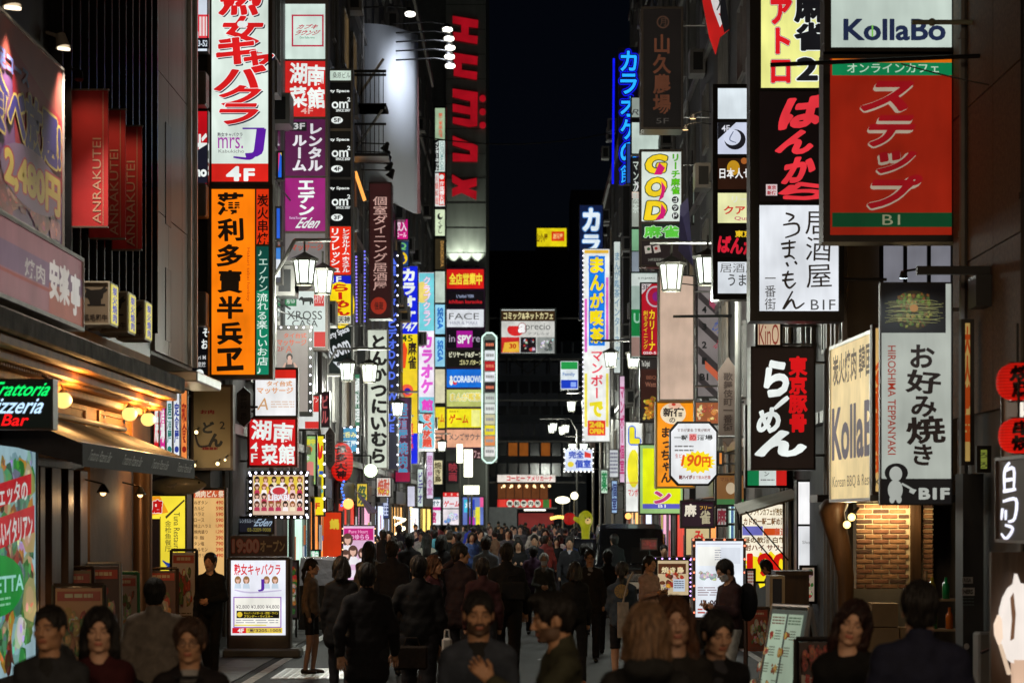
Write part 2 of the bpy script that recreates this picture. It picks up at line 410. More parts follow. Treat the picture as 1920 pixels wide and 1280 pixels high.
pb('concrete_ledge', mat('grimy_ledge', (.14, .13, .12), .8, bump=.6, var=.6, vscale=4), -5.2, -4.38, 14, 30.9, 3.76, 3.96, bev=.02)
for k, (a, z0, z1) in enumerate(((-4.46, 3.66, 3.76), (-4.58, 3.56, 3.66), (-4.76, 3.44, 3.53))): pb('cornice', OCHD, -5.05, a, 14, 30.75-.1*k, z0, z1, bev=.015)
mb = MB()
for i in range(155): mb.box(-.02, .36, -9+i*.108, -8.945+i*.108, 3.53, 3.559)
q = mb.build('dentil_row', OCHD, b1); q['kind'] = 'stuff'
for y0 in (15.2, 18.4, 21.6, 24.8, 28.0): 
    mb = MB()
    for (a, b, e, f) in ((y0, y0+2.4, 2.98, 3.02), (y0, y0+2.4, 3.38, 3.42), (y0, y0+.05, 3.02, 3.38), (y0+2.35, y0+2.4, 3.02, 3.38)): mb.box(0, .03, a-23, b-23, e, f)
    mb.build('wall_moulding', OCHD, b1)
for i in range(14):          # vertical ribs of the black upper facade
    pb('rib', mat('glossy_black_rib', (.03, .03, .034), .18, .6), -5.0, -4.86, 25.2+i*.5, 25.26+i*.5, 4.6, 24)
pb('glass_strip', mat('mirror_strip', (.5, .5, .5), .08, 1), -5.02, -4.97, 31.2, 31.9, 4.6, 24)
for i, (y, wd_, m) in enumerate(((24.4, .25, WOOD), (25.1, .5, WOOD), (25.9, .3, WOOD), (26.7, .45, WOOD))):
    pb('timber_post', m, -5.04, -4.93-.02*(i % 2), y, y+wd_, 0, 2.7, bev=.01)
pb('wall_panel', BEIGE, -5.04, -4.97, 27.4, 30.3, 0, 2.75); pb('doorway', BK, -5.04, -5.0, 30.32, 30.6, 0, 2.75)
q = MB().lathe([(.15, 0), (.15, 2.8)], 0, 0, 20).build('column', BRASSY, b1, (.03, 31.0-23, 0), smooth=True)
# awning
aw = empty('awning', (-5.0, 25.9, 2.6), 'long dark fabric awning lettered Trattoria Pizzeria Bar along its valance', 'awning')
CAN = mat('charcoal_canvas', (.022, .022, .025), .7, bump=.2, var=.2, vscale=12)
mb = MB(); n = 8
for i in range(n):
    ya, yb = -3.7+i*.94, -3.7+(i+1)*.94; q0 = .02
    mb.add([(0.02, ya, .62), (.9, ya, .26), (.9, (ya+yb)/2, .235), (.9, yb, .26), (.02, yb, .62), (.02, (ya+yb)/2, .61)], [(0, 1, 2, 5), (5, 2, 3, 4)])
mb.add([(.02, -3.7, .62), (.9, -3.7, .26), (.9, -3.7, .06), (.02, -3.7, .3)], [(0, 1, 2, 3)])
q = mb.build('canopy', CAN, aw); m_ = q.modifiers.new('thick', 'SOLIDIFY'); m_.thickness = .008
mb = MB(); mb.box(.895, .905, -3.7, 3.82, .05, .27); va = mb.build('valance', CAN, aw)
P = Print()
for i in range(4): P.T('Trattoria Pizzeria Bar', 4+i*25.2, 24, 20+i*25.2, 72, c(150, 150, 150), w=.0, sk=.2)
build_print(P, Face((-4.1, 22.2, 2.87), (0, 1, 0), 7.52, .22, (0, 0, 100, 100)), 'lettering', PAINT, va, aw.location+va.location, lift=.012)
mb = MB(); mb.tube((.88, -3.7, .26), (.88, 3.8, .26), .022)
for y in (-3.6, -1.2, 1.2, 3.7): mb.tube((.02, y, .3), (.87, y, .22), .014)
mb.tube((.03, -3.8, .66), (.03, 3.9, .66), .03); mb.build('awning_frame', STEEL, aw)
# globe lamps over the awning
for k, (px, d) in enumerate(((119, 24.4), (243, 28.5), (277, 29.9))):
    X = -4.7; z = H+(HZ-[750, 776, 786][k])*d/F
    lb = ['first globe lamp beside the neon board', 'middle globe lamp over the awning', 'far globe lamp at the end of the awning'][k]
    r0 = empty('globe_lamp', (X-.3, d, z), 'glowing cream '+lb, 'wall lamp', 'globe lamps over the awning')
    mb = MB(); mb.ball((.3, 0, 0), .092, .092, .085, 20, 12, c(255, 214, 120, 1.35)); mb.build('globe', LAMP, r0, smooth=True)
    mb = MB(); mb.path([(0, 0, .0), (.03, 0, .14), (.1, 0, .21), (.2, 0, .22), (.28, 0, .16), (.3, 0, .1)], .009); mb.lathe([(.05, .075), (.035, .1), (.012, .12)], .3, 0, 12); mb.box(-.01, .01, -.03, .03, -.05, .08); mb.build('lamp_arm', BLACK, r0)
    l = bpy.data.lights.new('globe_light', 'POINT'); l.energy = 60; l.color = (1, .52, .17); l.shadow_soft_size = .1
    lo = bpy.data.objects.new('globe_light', l); COL.objects.link(lo); lo.parent = r0; lo.location = (.42, 0, .0)
for k_, (x, y, z, e) in enumerate(((-4.6, 24.6, 1.28, 7), (-4.75, 27.0, 2.45, 9), (-4.75, 29.6, 2.45, 9))):
    r0 = empty('work_lamp', (x, y, z), ['bright clip lamp low beside the food poster', 'warm lamp under the middle of the dark awning', 'warm lamp under the far end of the dark awning'][k_], 'lamp'); e *= .6
    MB().ball((0, 0, 0), .035, n=10, m=6, col=c(255, 210, 140, 3)).build('bulb', BULB, r0, smooth=True); MB().lathe([(.02, .1), (.07, .02), (.075, 0)], 0, 0, 12).tube((0, 0, .1), (-.25, 0, .16), .01).build('shade', BLACK, r0)
    l = bpy.data.lights.new('work_light', 'POINT'); l.energy = e; l.color = (1, .58, .25); l.shadow_soft_size = .05; lo = bpy.data.objects.new('work_light', l); COL.objects.link(lo); lo.parent = r0; lo.location = (.0, -.05, -.09)
for k_, (x, y) in enumerate(((.5, 36.5), (-1.4, 29.2))):
    r0 = MB().lathe([(0, .013), (.3, .013), (.32, .004)], 0, 0, 28).build('manhole_cover', mat('cast_iron', (.05, .048, .045), .4, .7, bump=.6, bscale=30), None, (x, y, 0)); tag(r0, ['round iron manhole cover in the middle of the road', 'nearer round iron manhole cover left of centre'][k_], 'manhole cover')
b2 = building('stone_building', 'grey polished stone building with vertical glass strip behind the red banners', 'L', 32.05, 36, 28, mat('stone_core', (.09, .085, .08), .5), floors=False, base=4.35)
o2 = Vector((-5, 34.025, 0)); pb('recess_wall', DK2, -9, -5.9, 32.1, 38.0, 0, 4.3, b2, o2)
for j in range(11):
    z = 4.4+j*1.9
    for a, b in ((32.08, 33.3), (33.32, 34.6), (34.62, 35.96)):
        q = MB().box(-.0, .05, a-34.025, b-34.025, z, z+1.885).build('cladding_panel', TILE, b2)
pb('steel_fin', FR_LT, -5.0, -4.9, 35.2, 35.26, 4.4, 24, b2, o2); pb('steel_fin', FR_LT, -5.0, -4.9, 35.85, 35.91, 4.4, 24, b2, o2)
pb('slot_window', BK, -5, -4.94, 33.0, 33.5, 6.2, 7.6, b2, o2); pb('slot_window', BK, -5, -4.94, 33.0, 33.5, 4.6, 5.6, b2, o2)
pb('canopy', FR_LT, -5, -4.55, 33.3, 35.9, 4.05, 4.2, b2, o2, bev=.02)
L_ = [('dark_shop_building', 'narrow dark building behind the tall orange and white sign column', 38.1, 49.5, 25, DK),
      ('grey_tiled_building', 'grey tiled building behind the red and magenta sign tower', 49.6, 61, 27, DK2),
      ('rendered_building', 'dark rendered building behind the black party space signs', 61.1, 78, 26, DK),
      ('tiled_building', 'tiled building behind the white tonkatsu signboard', 78.1, 98, 26, DK2),
      ('narrow_building', 'dark building behind the blue karaoke sign far up the left side', 98.1, 128, 25, DK)]
for nm, lb, a, b, h, m in L_: building(nm, lb, 'L', a, b, h, m, nwin=3 if b-a < 15 else 5, lit_win=set(random.sample(range(18), 6)))
# ---- right row
building('granite_building', 'brown granite faced building at the right edge above the red lanterns', 'R', 12, 25, 26, mat('dark_core', (.05, .045, .04), .6), X=4.5, floors=False)
rb = empty('granite_cladding', (4.5, 18.5, 0), 'brown granite cladding panels covering the nearest right hand facade', 'cladding')
for j in range(12):
    for i in range(6):
        q = MB().box(-.05, 0, -6.4+i*2.15, -6.4+i*2.15+2.135, 3.2+j*1.55, 3.2+j*1.55+1.535).build('panel', BROWN, rb)
R_ = [('brick_shop_building', 'concrete building over the warmly lit brick shop wall', 33.5, 36, 26, CONC, 4.5),
      ('signboard_building', 'dark building behind the ramen and izakaya signs', 36.1, 47, 25, DK, 4.5),
      ('striped_building', 'grey building behind the beige blank light panel', 47.1, 62, 27, DK2, 4.5),
      ('mahjong_building', 'dark building behind the GOD mahjong sign', 62.1, 82, 25, DK, 4.5),
      ('karaoke_building', 'tall building carrying the blue neon karaoke letters', 82.1, 103, 28, DK2, 4.5),
      ('cafe_building', 'building behind the tall manga cafe sign', 103.1, 128, 18.5, DK, 4.2)]
for nm, lb, a, b, h, m, X in R_: building(nm, lb, 'R', a, b, h, m, X=X, nwin=3 if b-a < 15 else 5, lit_win=set(random.sample(range(18), 3)), ledge=a > 26)
fr_ = empty('shop_window_front', (5.6, 33.45, 0), 'pale blinds behind dark mullions on the wall above the brick shop', 'window'); m_ = MB()
for i in range(4): MB().box(-.62+i*.33, -.34+i*.33, -.02, .0, 5.0, 6.3, c(150, 150, 160, .55)).build('pane', LIT, fr_)
for i in range(5): MB().box(-.67+i*.33, -.62+i*.33, -.08, .0, 4.9, 6.4).build('mullion', BLACK, fr_)
MB().box(-.9, 1.2, -.05, .0, 6.45, 6.6).build('lintel', FR_GREY, fr_)
for k_ in range(5): MB().box(-1.0, 3, -.03, 0, 7.4+k_*2.2, 7.45+k_*2.2).build('wall_joint', BLACK, fr_)
# ---- end of the street
def block(name, label, x0, x1, ytop, d, deep, m, bottom=0):
    A = Wp(x0, ytop, d); B = Wp(x1, ytop, d); org = Vector(((A.x+B.x)/2, d, 0)); w = (B.x-A.x)/2
    r0 = empty(name, org, label, 'building'); MB().box(-w, w, 0, deep, bottom, A.z).build('wall', m, r0); return r0, org, w, A.z
NAVY = mat('night_facade', (.14, .16, .19), .6, var=.3, vscale=.3)
hx, ho, hw, hz = block('tower_building', 'olive grey corner tower with a vertical row of red letters', 836, 911, -150, 150, 14, OLIVE)
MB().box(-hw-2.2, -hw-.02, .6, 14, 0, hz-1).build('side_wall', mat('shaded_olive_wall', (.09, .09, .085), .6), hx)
for k in range(22):
    z = 17+k*1.55
    if z > hz: break
    MB().box(-hw-.01, hw+.01, -.012, .0, z, z+.03).build('panel_joint', BK, hx)
# HUMAX letters, each raised and lit from behind, turned on their sides
RED = c(170, 12, 28, .75)
P = Print()
def blk(name, polys, holes=()):
    q = MB()
    for pts in polys:
        n = len(pts); A = [Wp(x, y, 150)-ho for x, y in pts]
        t = tessellate_polygon([[Vector((x, y, 0)) for x, y in pts]])
        fr = [(p.x, -.32, p.z) for p in A]; bk_ = [(p.x, -.05, p.z) for p in A]
        q.add(fr, [tuple(x) for x in t], RED); 
        for i in range(n): j = (i+1) % n; q.add([fr[i], fr[j], bk_[j], bk_[i]], [(0, 1, 2, 3)], tuple(v*.12 for v in RED))
    q.build(name, LIT, hx)
blk('letter', [[(849, 32), (897, 40), (896, 55), (879, 53), (879, 68), (896, 70), (895, 85), (850, 77), (850, 62), (865, 64), (865, 49), (849, 46)]])
blk('letter', [[(851, 101), (896, 108), (895, 124), (866, 120), (866, 133), (895, 137), (894, 152), (851, 144)]])
blk('letter', [[(849, 168), (896, 175), (895, 238), (880, 240), (849, 233), (849, 221), (882, 226), (882, 217), (849, 211), (849, 196), (882, 203), (882, 192), (849, 184)]])
blk('letter', [[(849, 256), (896, 275), (895, 305), (849, 304), (849, 288), (882, 292), (881, 284), (849, 274)]])
blk('letter', [[(848, 328), (868, 340), (894, 335), (894, 350), (878, 355), (894, 360), (893, 376), (866, 363), (848, 370), (848, 355), (860, 350), (848, 343)]])
for y in (186, 211, 236):
    a = Wp(905, y, 150)-ho; q = MB(); q.tube((a.x, -.32, a.z), (a.x, -.05, a.z), .2, n=14, col=RED); q.build('letter', LIT, hx)
for px in (851, 873, 895):
    a = Wp(px, 500, 150); r0 = empty('uplight', a+Vector((0, -.5, -.2)), 'small white uplight at the foot of the tower wall, %s of three' % {851: 'left', 873: 'middle', 895: 'right'}[px], 'uplight')
    MB().lathe([(.1, 0), (.14, .18)], 0, 0, 10).build('housing', BLACK, r0)
    l = bpy.data.lights.new('uplight_lamp', 'SPOT'); l.energy = 420; l.spot_size = R(75); l.spot_blend = .8; l.shadow_soft_size = .08; l.color = (.9, 1, .85)
    lo = bpy.data.objects.new('uplight_lamp', l); COL.objects.link(lo); lo.parent = r0; lo.location = (0, .1, .25); lo.rotation_euler = (R(167), 0, 0)
eb, eo, ew, ez = block('office_block', 'dark office block closing the end of the street with dim window rows', 905, 1100, 640, 205, 20, NAVY)
for r_ in range(7):
    z = 5.5+r_*1.75
    for i in range(9):
        x = -ew+.35+i*.93
        on = (r_ == 1) and i in (2, 3, 5)
        on2 = r_ in (0,)
        q = MB().box(x, x+.75, -.03, 0, z, z+1.1, c(170, 95, 35, .5) if on else (1, 1, 1)).build('window', LIT if on else mat('dim_office_glass', (.03, .035, .05), .1), eb)
for i in range(5): MB().box(-ew+.1, ew-.1, -.1, -.02, 4.9+i*3.5, 5.05+i*3.5).build('ledge', FR_GREY, eb)
block('tower_block', 'black tower block silhouette behind the yellow rooftop sign', 912, 1071, 470, 240, 12, mat('far_dark_wall', (.02, .02, .024), .8))
block('tower_block', 'slightly bluish far tower block right of the yellow rooftop sign', 1071, 1150, 356, 260, 12, mat('far_blue_wall', (.045, .048, .06), .8))

for i in range(6):
    x = -ew+1.3+i*.72; MB().box(x, x+.66, -.04, -.01, 3.6, 4.85, c(116, 66, 36, .7)).build('cafe_window', LIT, eb)
    MB().ball((x+.33, -.2, 4.55), .06, n=8, m=5, col=c(255, 220, 170, 2)).build('globe_bulb', BULB, eb)
for i in range(24):
    x = -ew+.3+(i % 8)*1.05; z = 8.7+(i//8)*2.6; MB().box(x, x+.9, -.035, -.005, z+.2, z+1.3).build('blind_panel', mat('blue_blind', (.16, .18, .24), .5), eb)
# ============================================================ signs
def FS(label, x0, y0, x1, y1, d, bg=WHITE, P=None, name='sign', panels=None, **k):
    return sign(name, label, front(x0, y0, x1, y1, d), panels or [(None, bg, P, None)], **k)
RD = c(214, 28, 30); KW = c(232, 238, 236)
# --- the tall column with the two big signs
P = Print()
for i, (ch, a, b, x0, x1) in enumerate((('熟', -45, 30, 414, 492), ('女', 30, 84, 414, 492), ('キ', 70, 122, 406, 482), ('ャ', 95, 138, 455, 512), ('バ', 122, 172, 406, 496), ('ク', 160, 200, 410, 488), ('ラ', 194, 234, 410, 484))):
    P.T(ch, x0+3, a+3, x1+3, b+3, c(20, 20, 50), w=.035, sk=.15); P.T(ch, x0, a, x1, b, RD, w=.04, sk=.15, out=[(c(240, 240, 240), .06)])
P.E(452, 46, 7, 6, KW); P.E(458, 46, 7, 6, KW)
P.R(408, 99, 492, 101, RD)
P.T('熟女キャバクラ', 408, 249, 455, 257, c(60, 50, 70)); P.T('mrs.', 409, 258, 456, 279, c(170, 60, 170), w=0); P.R(408, 259, 454, 259.6, c(170, 60, 170)); P.T('Kabukicho', 410, 281, 458, 287, c(120, 120, 120), w=0)
P.T('J', 462, 242, 496, 296, c(92, 30, 160), w=.03, sk=.2); P.S([(480, 290), (468, 298), (438, 295)], 5, c(92, 30, 160)); P.R(455, 240, 496, 243, c(92, 30, 160))
P2 = Print(); P2.T('4', 424, 312, 452, 340, WHITE, w=.045); P2.T('F', 457, 316, 478, 340, WHITE, w=.045)
PJ = (None, None)
FS('tall white hostess bar sign with slanting red kana and a purple J over 4F', 391, -60, 509, 347, 38, depth=.35, rim=.05, fm=FR_BRN, wall=-5.6,
   panels=[((397, -56, 504, 307), c(222, 236, 226), P, None), ((397, 307, 504, 343), c(215, 36, 28), P2, 'red 4F panel')])
P = Print(); OR = c(255, 128, 10); P.R(478, 352, 481, 704, c(40, 20, 10))
P.R(481, 352, 505, 460, c(225, 52, 14)); P.R(481, 460, 505, 704, c(14, 124, 92)); P.R(481, 460, 505, 545, c(12, 70, 60)); P.R(481, 458, 505, 462, c(30, 25, 10))
for i, ch in enumerate('薄利多賣半兵ヱ'):
    y = 361+i*48.5; P.T(ch, 407+random.uniform(-2, 2), y, 457+random.uniform(-2, 2), y+43, (.008, .004, .002), w=.036, rot=random.uniform(-3, 3))
P.V('炭火串焼', 482, 364, 504, 460, c(20, 10, 8), w=.02); P.V('♪エノケン', 484, 466, 503, 548, c(190, 215, 200), w=.01, jit=.03); P.V('流れる楽しいお店♪', 482, 549, 503, 702, c(225, 240, 230), w=.01, jit=.04)
P.T('Hakuri tabai hanbey', 462, 465, 469, 565, c(190, 70, 15), w=0, rot=-90)
FS('tall orange izakaya sign with seven black brush characters beside a green strip', 391, 349, 510, 708, 38, bg=OR, P=P, depth=.35, rim=.05, fm=FR_BRN, wall=-5.6)
# --- red and magenta tower behind it
A = Print(); A.R(547, 28, 607, 31, c(190, 40, 70)); A.R(547, 85, 607, 88, c(190, 40, 70)); A.R(547, 28, 550, 88, c(190, 40, 70)); A.R(604, 28, 607, 88, c(190, 40, 70))
A.T('カブキ', 559, 46, 596, 55, c(190, 30, 60), w=.03, sk=.2); A.T('ラウンジ', 555, 57, 598, 67, c(190, 30, 60), w=.03, sk=.2); A.T('One Kabu time', 562, 69, 590, 73, c(60, 140, 110))
B = Print(); 
for ch, x, y in (('湖', 543, 118), ('南', 576, 122), ('菜', 543, 162), ('館', 576, 164)): B.T(ch, x, y, x+33, y+40, WHITE, w=.03, rot=random.uniform(-3, 3))
B.T('4F', 564, 203, 587, 214, c(230, 170, 160), w=.02)
D_ = Print(); D_.R(546, 229, 575, 246, c(10, 10, 12)); D_.T('3F', 550, 231, 572, 243, c(200, 200, 200), w=.03); D_.V('レンタル', 577, 230, 605, 322, c(226, 224, 228), w=.05); D_.V('ルーム', 548, 252, 575, 322, c(226, 224, 228), w=.05)
E_ = Print(); E_.V('エデン', 558, 335, 590, 405, KW, w=.05); E_.T('Eden', 560, 408, 600, 428, KW, w=.02, sk=.35); E_.T('Rental Room', 543, 406, 566, 411, c(220, 180, 220))
G_ = Print(); G_.T('タイ台式', 548, 446, 604, 456, c(170, 60, 40), w=.03); G_.T('マッサージ', 546, 458, 606, 470, c(170, 60, 40), w=.03); G_.E(565, 532, 22, 14, c(40, 28, 22)); G_.E(580, 520, 18, 9, c(180, 150, 130))
X_ = Print(); X_.R(534, 548, 556, 574, c(24, 120, 70)); X_.R(589, 548, 608, 574, c(205, 40, 36)); X_.T('肉バル', 538, 552, 553, 570, WHITE); X_.T('イタリアン', 590, 553, 607, 569, WHITE)
cow = [(0, 6), (3, 2), (6, 1), (8, 3), (22, 2.5), (25, 5), (25, 14), (23, 14), (22, 10), (21, 16), (19, 16), (18.5, 10), (10, 10.5), (9, 16), (7, 16), (6.5, 9), (4, 7), (1, 8)]
X_.P([(560+x*1.1, 555+y*1.05) for x, y in cow], c(20, 20, 20)); X_.T('XROSS', 538, 583, 604, 599, c(40, 40, 40), w=.0); X_.T('CASA', 548, 600, 596, 613, c(40, 40, 40), w=.0); X_.R(534, 622, 556, 650, c(24, 120, 70)); X_.R(589, 622, 610, 650, c(205, 40, 36))
FS('sign tower of white lounge, red Hunan restaurant and magenta rental room panels', 531, -30, 614, 655, 50, depth=.5, rim=.045, fm=FR_BRN,
   panels=[((534, 8, 611, 111), c(214, 232, 222), A, 'white lounge panel'), ((534, 115, 611, 219), c(205, 30, 28), B, 'red panel'), ((534, 224, 611, 330), c(82, 14, 66), D_, 'dark magenta panel'),
           ((534, 334, 611, 433), c(150, 16, 112), E_, 'magenta panel'), ((534, 438, 611, 542), c(112, 106, 104), G_, 'dim massage panel'), ((534, 546, 611, 652), c(214, 226, 220), X_, 'green white and red panel')])
MB().box(-.012, .012, -.25, .25, -3.5, 3.5).build('mirror_panel', mat('mirror_strip', (.5, .5, .5), .08, 1), empty('mirror_cladding', (-5.0, 48.6, 7.5), 'mirror strip reflecting the lounge and Hunan panels beside the sign tower', 'cladding'))
# --- black room tower
pan = [((619, 133, 658, 151), c(196, 214, 200), Print(), 'pale name panel')]
pan[0][2].T('桑原ビル', 624, 136, 657, 147, c(50, 50, 50), w=0)
for k, fl in enumerate(('5F', '4F', '3F')):
    y = 155+k*91; P = Print(); P.T('Party Space', 606, y+13, 655, y+20, WHITE, w=.03); P.T('om', 622, y+36, 653, y+49, WHITE, w=.02); P.T('2', 651, y+28, 657, y+36, WHITE, w=.02)
    P.T('SINCE 2007', 630, y+50, 657, y+55, WHITE, w=.02); P.E(632, y+71, 11, 6.5, WHITE); P.T(fl, 626, y+67, 639, y+75, c(10, 10, 10), w=.03); pan.append(((619, y, 658, y+86), c(7, 7, 8), P, None))
P = Print(); P.V('リフレッシュ', 619, 427, 638, 513, WHITE, w=.03); P.V('レンタルルーム', 641, 428, 656, 478, WHITE, w=.03); P.V('ホステル', 641, 481, 656, 511, WHITE, w=.03); pan.append(((617, 425, 658, 515), c(226, 44, 20), P, 'red rental room panel'))
P = Print(); P.R(617, 517, 658, 532, c(20, 30, 190)); P.T('1F', 622, 518, 640, 529, WHITE, w=.03); P.E(637, 572, 28, 44, c(250, 215, 20)); P.R(617, 530, 620, 531, c(20, 30, 190)); P.V('らーめん', 618, 532, 656, 592, c(196, 18, 18), w=.05, jit=.03); P.R(617, 592, 658, 607, c(206, 206, 190)); P.T('博多天神', 612, 593, 656, 605, c(40, 40, 40), w=.02)
pan.append(((617, 517, 658, 607), c(250, 215, 20), P, 'yellow ramen panel'))
P = Print(); P.T('Party Space', 610, 618, 656, 633, c(220, 224, 228), w=.03, rot=22); P.T('Room', 612, 634, 656, 668, c(220, 224, 228), w=.02, rot=22); P.P([(624, 678), (652, 678), (638, 692)], c(220, 224, 228)); P.T('B1', 632, 679, 644, 685, BLK, w=.03)
pan.append(((617, 611, 658, 700), c(12, 24, 22), P, None))
FS('narrow black sign tower repeating the party space panels for 5F, 4F and 3F', 614, 130, 661, 703, 60, depth=.5, rim=.04, fm=FR_GREY, panels=pan)
# --- far left small ones
P = Print(); P.V('個室ダイニング居酒屋', 699, 368, 727, 545, c(190, 150, 140), w=.01); P.E(710, 573, 15, 16, c(150, 40, 24)); P.T('佳蔵', 702, 566, 719, 581, c(70, 22, 16), w=.02)
FS('dark maroon dining bar sign with one column of pale characters', 692, 343, 734, 597, 74, bg=c(46, 16, 16), P=P, depth=.9, fm=mat('maroon_frame', (.05, .015, .012), .4))
P = Print(); P.V('とんかつにいむら', 694, 626, 726, 868, (.01, .008, .008), w=.05, jit=.04)
FS('tall white tonkatsu sign with thick black brush kana behind the street lamp', 688, 617, 727, 878, 72, bg=c(205, 212, 196), P=P, depth=.4, fm=FR_GREY)
P = Print(); P.T('タイ台式', 532, 624, 575, 634, c(200, 90, 60), w=.04); P.T('マッサージ', 520, 636, 575, 648, c(200, 90, 60), w=.04); P.T('2F', 520, 650, 533, 658, c(170, 50, 30)); P.T('A', 536, 648, 548, 661, c(200, 90, 60), w=0)
P.E(543, 669, 6, 7, c(40, 26, 22)); P.E(543, 671, 3.5, 4.5, c(215, 170, 150)); P.P([(536, 680), (550, 680), (553, 700), (550, 750), (558, 768), (530, 768), (538, 750), (534, 700)], c(36, 24, 26)); P.S([(536, 680), (530, 695), (536, 706)], 4, c(205, 160, 140)); P.S([(551, 680), (558, 694), (552, 706)], 4, c(205, 160, 140)); P.R(539, 674, 548, 683, c(205, 160, 140))
FS('grey massage sign with a woman in black framed by white bulbs', 513, 612, 584, 778, 48, bg=c(150, 140, 132), P=P, depth=.2, bulbs=('TR', 10, 6, .028, (3, 3, 3.4)), rim=.07)
P = Print(); P.R(478, 693, 556, 709, c(214, 40, 30)); P.T('2F', 486, 695, 500, 706, WHITE, w=.03); P.T('タイ台式', 500, 714, 548, 724, c(225, 165, 120), w=.04); P.T('マッサージ', 482, 726, 550, 738, c(230, 170, 130), w=.04); P.T('A', 484, 746, 505, 768, c(210, 160, 110), w=0, sk=.2); P.lines(508, 752, 552, 766, 3, c(220, 190, 170), .4)
FS('white massage sign with a red top strip right below the orange sign', 476, 690, 558, 782, 43, bg=c(240, 240, 240), P=P, depth=.25)
P = Print()
for ch, x, y in (('湖', 471, 787), ('南', 512, 792), ('菜', 490, 832), ('館', 522, 832)): P.T(ch, x, y, x+(38 if y < 800 else 31), y+38, WHITE, w=.03, rot=random.uniform(-4, 4))
P.T('4', 470, 829, 484, 846, WHITE, w=.01); P.T('F', 471, 850, 483, 866, WHITE, w=.01)
FS('square red Hunan restaurant sign hanging above the girls poster', 465, 783, 557, 875, 42, bg=c(210, 26, 30), P=P, depth=.22, fm=mat('red_frame', (.35, .03, .03), .4))
def girl(P, x, y, s, dress=None, skin=c(226, 180, 160), hair=c(70, 36, 24)):
    P.E(x, y+s*.08, s*.55, s*.7, hair); P.E(x, y+s*.1, s*.33, s*.42, skin); P.P([(x-s*.6, y+s*1.5), (x-s*.5, y+s*.75), (x-.15*s, y+.6*s), (x+.15*s, y+.6*s), (x+s*.5, y+s*.75), (x+s*.6, y+s*1.5)], dress or c(240, 205, 190)); P.E(x, y-s*.22, s*.36, s*.2, hair); P.R(x-.1*s, y+.4*s, x+.1*s, y+.68*s, skin)
P = Print(); P.R(476, 893, 568, 925, c(226, 196, 70))
gs = random.Random(4)
for row, (y, n) in enumerate(((898, 6), (912, 7), (929, 7), (944, 7))):
    for i in range(n): girl(P, 482+i*(80/(n-1)), y, 9, gs.choice([c(240, 200, 200), c(250, 240, 240), c(190, 60, 90), c(240, 225, 190)]), hair=gs.choice([c(90, 45, 25), c(40, 22, 18), c(150, 90, 40)]))
P.E(523, 920, 16, 10, c(240, 240, 240)); P.E(523, 920, 12, 7, c(210, 60, 70)); P.T('LIBABI', 503, 926, 543, 938, c(240, 240, 245), w=.05, out=[(c(210, 60, 90), .09)])
FS('bright poster of a dozen young women framed all round by white bulbs', 468, 884, 577, 971, 43, bg=c(225, 195, 170), P=P, depth=.18, rim=.06, bulbs=('LRTB', 7, 10, .03, (3.2, 3.2, 4)), cat='poster')
P = Print(); P.T('レンタルルーム', 450, 972, 480, 980, c(150, 160, 170)); P.T('Eden', 480, 972, 511, 986, c(150, 170, 190), w=.02, sk=.3); P.T('03-3209-9008', 464, 989, 508, 996, c(120, 110, 40))
FS('dim dark rental room sign below the bulb framed poster', 446, 968, 514, 1000, 42, bg=c(26, 26, 34), P=P, depth=.1)
P = Print(); P.R(555, 742, 572, 752, c(22, 120, 70)); P.R(584, 742, 598, 772, c(205, 40, 36)); P.T('アン', 585, 745, 597, 754, WHITE); P.T('SS', 570, 752, 584, 764, c(60, 60, 60), w=0); P.T('CASA', 556, 768, 586, 781, c(60, 60, 60), w=0); P.R(572, 790, 598, 803, c(205, 40, 36))
FS('small white meat bar sign with red corners lower down behind the massage signs', 553, 740, 600, 806, 52, bg=c(220, 222, 220), P=P, depth=.2)
P = Print(); P.T('開催中', 560, 822, 592, 834, c(230, 220, 60), w=.05); P.E(578, 842, 8, 7, c(220, 120, 60)); P.lines(560, 836, 572, 862, 3, c(60, 120, 60), .5); P.T('放題!', 557, 853, 580, 862, c(240, 240, 240), w=.03); P.P([(560, 880), (580, 864), (588, 866), (588, 894), (560, 894)], c(220, 130, 120)); P.T('飲食70', 558, 895, 590, 904, c(240, 210, 80), w=.03)
FS('pale green drinks sign wedged behind the bulb poster', 555, 815, 594, 910, 55, bg=c(150, 190, 120), P=P, depth=.15)
P = Print(); P.S([(596, 830), (600, 860), (604, 835)], 5, c(220, 30, 30)); P.T('バー', 590, 870, 606, 900, c(30, 90, 190), w=.06); P.E(590, 920, 16, 8, c(30, 170, 170)); P.T('立呑', 578, 915, 604, 925, WHITE, w=.02); P.T('3F', 580, 942, 600, 954, c(210, 40, 30), w=.05)
FS('yellow 3F bar sign with a teal oval between the poster and the lantern', 573, 815, 609, 967, 57, bg=c(240, 220, 30), P=P, depth=.15, bulbs=('R', 7, 1, .045, (2.5, 2.5, 2.7)))
P = Print(); P.T('立呑み', 636, 809, 668, 820, c(240, 240, 160), w=.04, out=[(c(40, 60, 160), .07)]); P.T('居酒屋', 636, 825, 668, 838, c(220, 240, 240), w=.04, out=[(c(40, 60, 160), .07)])
FS('small blue sign with bulbs above the red paper lantern', 633, 800, 671, 848, 66, bg=c(70, 150, 190), P=P, depth=.15, bulbs=('LRTB', 4, 4, .05, (2.6, 2.6, 3)))
P = Print(); P.T('収入', 741, 416, 763, 434, c(250, 210, 230), w=.05, out=[(c(120, 10, 70), .1)]); P.T('コール', 743, 436, 762, 445, c(250, 210, 230), w=.03)
FS('small pink sign above the blue neon column far up the left side', 737, 410, 766, 450, 92, bg=c(196, 20, 120), P=P, depth=.4)
